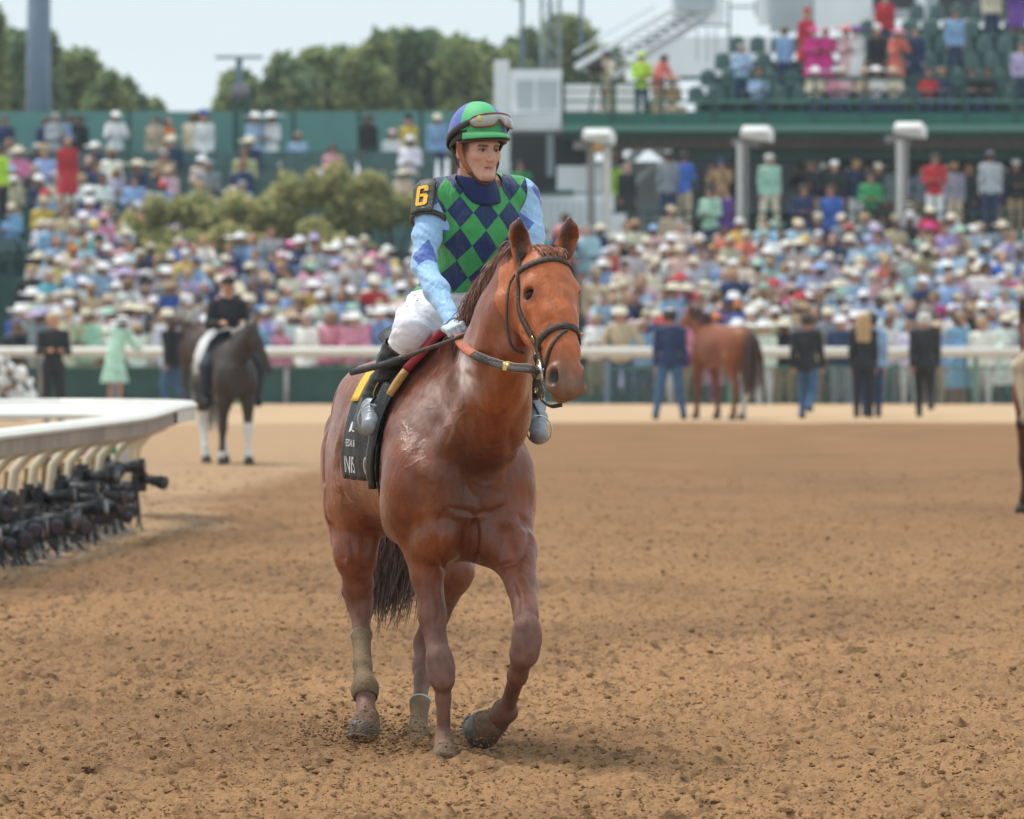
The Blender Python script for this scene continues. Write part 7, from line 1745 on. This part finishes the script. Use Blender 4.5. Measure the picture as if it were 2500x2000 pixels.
def c_chest(P, N):
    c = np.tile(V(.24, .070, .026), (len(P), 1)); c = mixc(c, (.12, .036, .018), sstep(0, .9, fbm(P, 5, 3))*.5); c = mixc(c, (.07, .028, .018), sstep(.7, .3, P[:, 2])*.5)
    return mixc(c, (.65, .62, .58), ((P[:, 0] < -.3) & (P[:, 1] < 0) & (P[:, 2] < .42))*1.)
def c_brown(P, N):
    c = np.tile(V(.05, .026, .020), (len(P), 1)); return mixc(c, (.12, .08, .07), sstep(0, .8, fbm(P, 5, 4))*.6)
# outrider's pony, nearly head on
Yq = CAMZ*FPX/(1135-HY)
pony = simple_horse('outrider_pony', (px_(555, Yq)-.05, Yq+.55, 0), math.radians(-74), c_pony, 'dark grey brown pony with white legs carrying the outrider in black', STAND, sc=.92, neck=(.90, .12, 1.70), nose=(1.12, .30, 1.20), tailc=(.55, .53, .50), tail_sw=.1)
# outrider
def rider(loc, rz, top, bot, hat, hatc, label, sc=1., gr=None):
    s = SDF(.03); pel = V(0, 0, 1.66); che = V(0, -.03, 2.0); nek = V(0, -.03, 2.20); hed = V(0, -.06, 2.34); A = []
    s.ell(pel, (.17, .14, .14)); s.chain([(pel, .14), (che, .15), (nek-V(0, 0, .05), .12)], k=.05, lat=V(0, 1, 0), sq=.8)
    s.cap(nek, hed, .055, .05); s.ell(hed+V(0, 0, .02), (.078, .095, .115), k=.02)
    for q in (-1, 1):
        sh = nek+V(q*.19, 0, -.07); el = sh+V(q*.06, -.03, -.27); wr = el+V(-q*.12, -.24, .02); s.chain([(sh, .062), (el, .05), (wr, .036), (wr+V(-q*.02, -.09, -.01), .03)])
        hip = pel+V(q*.12, -.02, -.02); kn = hip+V(q*.24, -.28, -.32); an = kn+V(-q*.02, .12, -.42); s.chain([(hip, .11), (kn, .075), (an, .05)]); s.cap(an, an+V(0, -.16, -.06), .045, .038); A.append((hip, kn, an, wr))
    P, F = s.mesh(.024, 1); N = vnormals(P, F)
    D = [np.linalg.norm(P-hed, axis=1)-.16]+[dseg(P, a[3]-V(0, .0, 0), a[3]+V(0, -.1, 0))[0]-.05 for a in A]; skin = np.min(D, 0) < 0
    legm = np.min([np.minimum(dseg(P, a[0], a[1])[0]-.12, dseg(P, a[1], a[2])[0]-.07) for a in A], 0) < .02; legm &= P[:, 2] < 1.80
    o = mk('person', P-N*(~skin)[:, None]*.012, F, m_skin_o); o.color = rgba(SKINS[0]); tag(o, label, 'person', gr)
    for nm, m, c, of_ in (('jacket', (~skin) & (~legm), top, .014), ('trousers', legm, bot, .012)):
        p, f, u = submesh(P, F, m[F].any(1)); q = mk(nm, p+N[u]*of_, f, m_cloth_o, o); q.color = rgba(PAL[c] if isinstance(c, str) else c)
    hm = bpy.data.objects.new('hat', shared(hat, lambda: hat_mesh(hat), 'hat', m_hat_o)); COL.objects.link(hm); hm.parent = o; hm.location = tuple(hed); hm.color = rgba(PAL[hatc])
    o.location = loc; o.rotation_euler = (0, 0, rz); o.scale = (sc,)*3; return o
prz = math.radians(-74)+math.pi/2
rider((pony.location[0]+.02, pony.location[1]+.05, -.05), prz, 'black', (.03, .04, .06), 'cap', 'black', 'outrider in black jacket and black helmet riding the dark grey brown pony', .90)
o, = [bpy.data.objects.new('saddle_pad', None)]; bpy.data.objects.remove(o)
b = MB(); v = []
for i in range(8):
    for j in range(9):
        x = -.25+.42*i/7; q = (j/8-.5)*2; a = abs(q)*1.75; v.append((x, math.copysign(.30*math.sin(min(a, 1.57)), q)*(1 if a < 1.57 else 1.02), 1.17+.40*math.cos(a) if a < 1.57 else 1.17-(a-1.57)*.7))
b.put(v, [(i*9+j, i*9+j+1, (i+1)*9+j+1, (i+1)*9+j) for i in range(7) for j in range(8)]); o = b.build('saddle_pad', mat('pad_white', (.62, .64, .66), rough=.8), None, True)
o.location = pony.location; o.rotation_euler = pony.rotation_euler; o.modifiers.new('t', 'SOLIDIFY').thickness = .02; tag(o, 'white saddle pad under the outrider on the dark pony', 'saddle pad')
# dark brown horse behind the outrider
Yb = CAMZ*FPX/(1002-HY); simple_horse('brown_horse', (px_(505, Yb), Yb+.2, 0), math.radians(118), c_brown, 'dark brown horse seen from behind, half hidden by the outrider', STAND, neck=(.85, .15, 1.75), nose=(1.1, .3, 1.35), tailc=(.55, .53, .5), sc=1.02)
# led chestnut horse from behind
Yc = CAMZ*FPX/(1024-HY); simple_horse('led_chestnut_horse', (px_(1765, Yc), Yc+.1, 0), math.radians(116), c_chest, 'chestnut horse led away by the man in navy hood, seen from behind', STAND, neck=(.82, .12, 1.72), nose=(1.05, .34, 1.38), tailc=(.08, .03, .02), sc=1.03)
rider((px_(1700, Yc+.75), Yc+.75, -.42), math.pi, 'pink', 'purple', 'cap', 'white', 'rider in white and yellow cap dismounting behind the led chestnut horse', .9)
# horse cut by the right edge with white cloth
Yr_ = CAMZ*FPX/(1260-HY); hr_ = simple_horse('dark_bay_horse', (px_(2625, Yr_), Yr_+.25, 0), math.radians(112), lambda P, N: mixc(np.tile(V(.17, .05, .022), (len(P), 1)), (.03, .014, .01), sstep(.9, .5, P[:, 2])*.8), 'bay horse cut off by the right edge of the picture', STAND, neck=(.85, 0, 1.75), nose=(1.1, -.1, 1.35), tailc=(.10, .03, .015))
b = MB()
v = []
for i in range(10):
    for j in range(11):
        x = -.42+.5*i/9; q = (j/10-.5)*2; a = abs(q)*1.9; v.append((x, math.copysign(.315*math.sin(min(a, 1.57)), q)*(1 if a < 1.57 else 1.03), 1.17+.41*math.cos(a) if a < 1.57 else 1.17-(a-1.57)*.6))
b.put(v, [(i*11+j, i*11+j+1, (i+1)*11+j+1, (i+1)*11+j) for i in range(9) for j in range(10)]); b.m = [1 if (k % 10 in (0, 9)) else 0 for k in range(len(b.f))]
o = b.build('saddle_cloth', None, None, True, mats=[mat('cloth_white', (.70, .72, .74), rough=.7), mat('cloth_red', (.55, .06, .05), rough=.7)]); o.location = hr_.location; o.rotation_euler = hr_.rotation_euler; o.modifiers.new('t', 'SOLIDIFY').thickness = .02
tag(o, 'white saddle cloth with red hem on the bay horse at the right edge', 'saddle cloth')
rider((px_(2622, Yr_+.25), Yr_+.25, -.05), math.radians(112)+math.pi/2, 'black', 'beige', 'cap', 'white', 'rider in beige breeches on the bay horse at the right edge')
# ------------------------------------------------------------------ thin humid air
hz, hn_, hl, hb = newmat('haze_air'); hn_.remove(hb)
pv = hn_.new('ShaderNodeVolumePrincipled'); pv.inputs['Color'].default_value = (.80, .90, .95, 1); pv.inputs['Density'].default_value = .0003; pv.inputs['Anisotropy'].default_value = .2
hl.new(pv.outputs[0], hn_['Material Output'].inputs['Volume'])
b = MB(); b.box((-155, -45, -1.1), (155, 425, 34)); o = b.build('haze', hz); tag(o, kind='stuff')
S.cycles.volume_bounces = 0
# ------------------------------------------------------------------ give world-built things their own origins
def rebase(o, base):
    base = Vector(base)
    def walk(q):
        if q.type == 'MESH' and q.data.users == 1: q.data.transform(Matrix.Translation(-base))
        for c in q.children: walk(c)
    walk(o); o.location = base
rebase(horse, H(0, 0, 0)); rebase(jock, J['pel']); rebase(cloth, H(.1, 0, 1.5)); rebase(whip, HAND)
for _o in list(S.objects):
    if _o.get('label') and len(str(_o['label']).replace(',', ' ').split()) > 16: print('LONG', _o['label'])
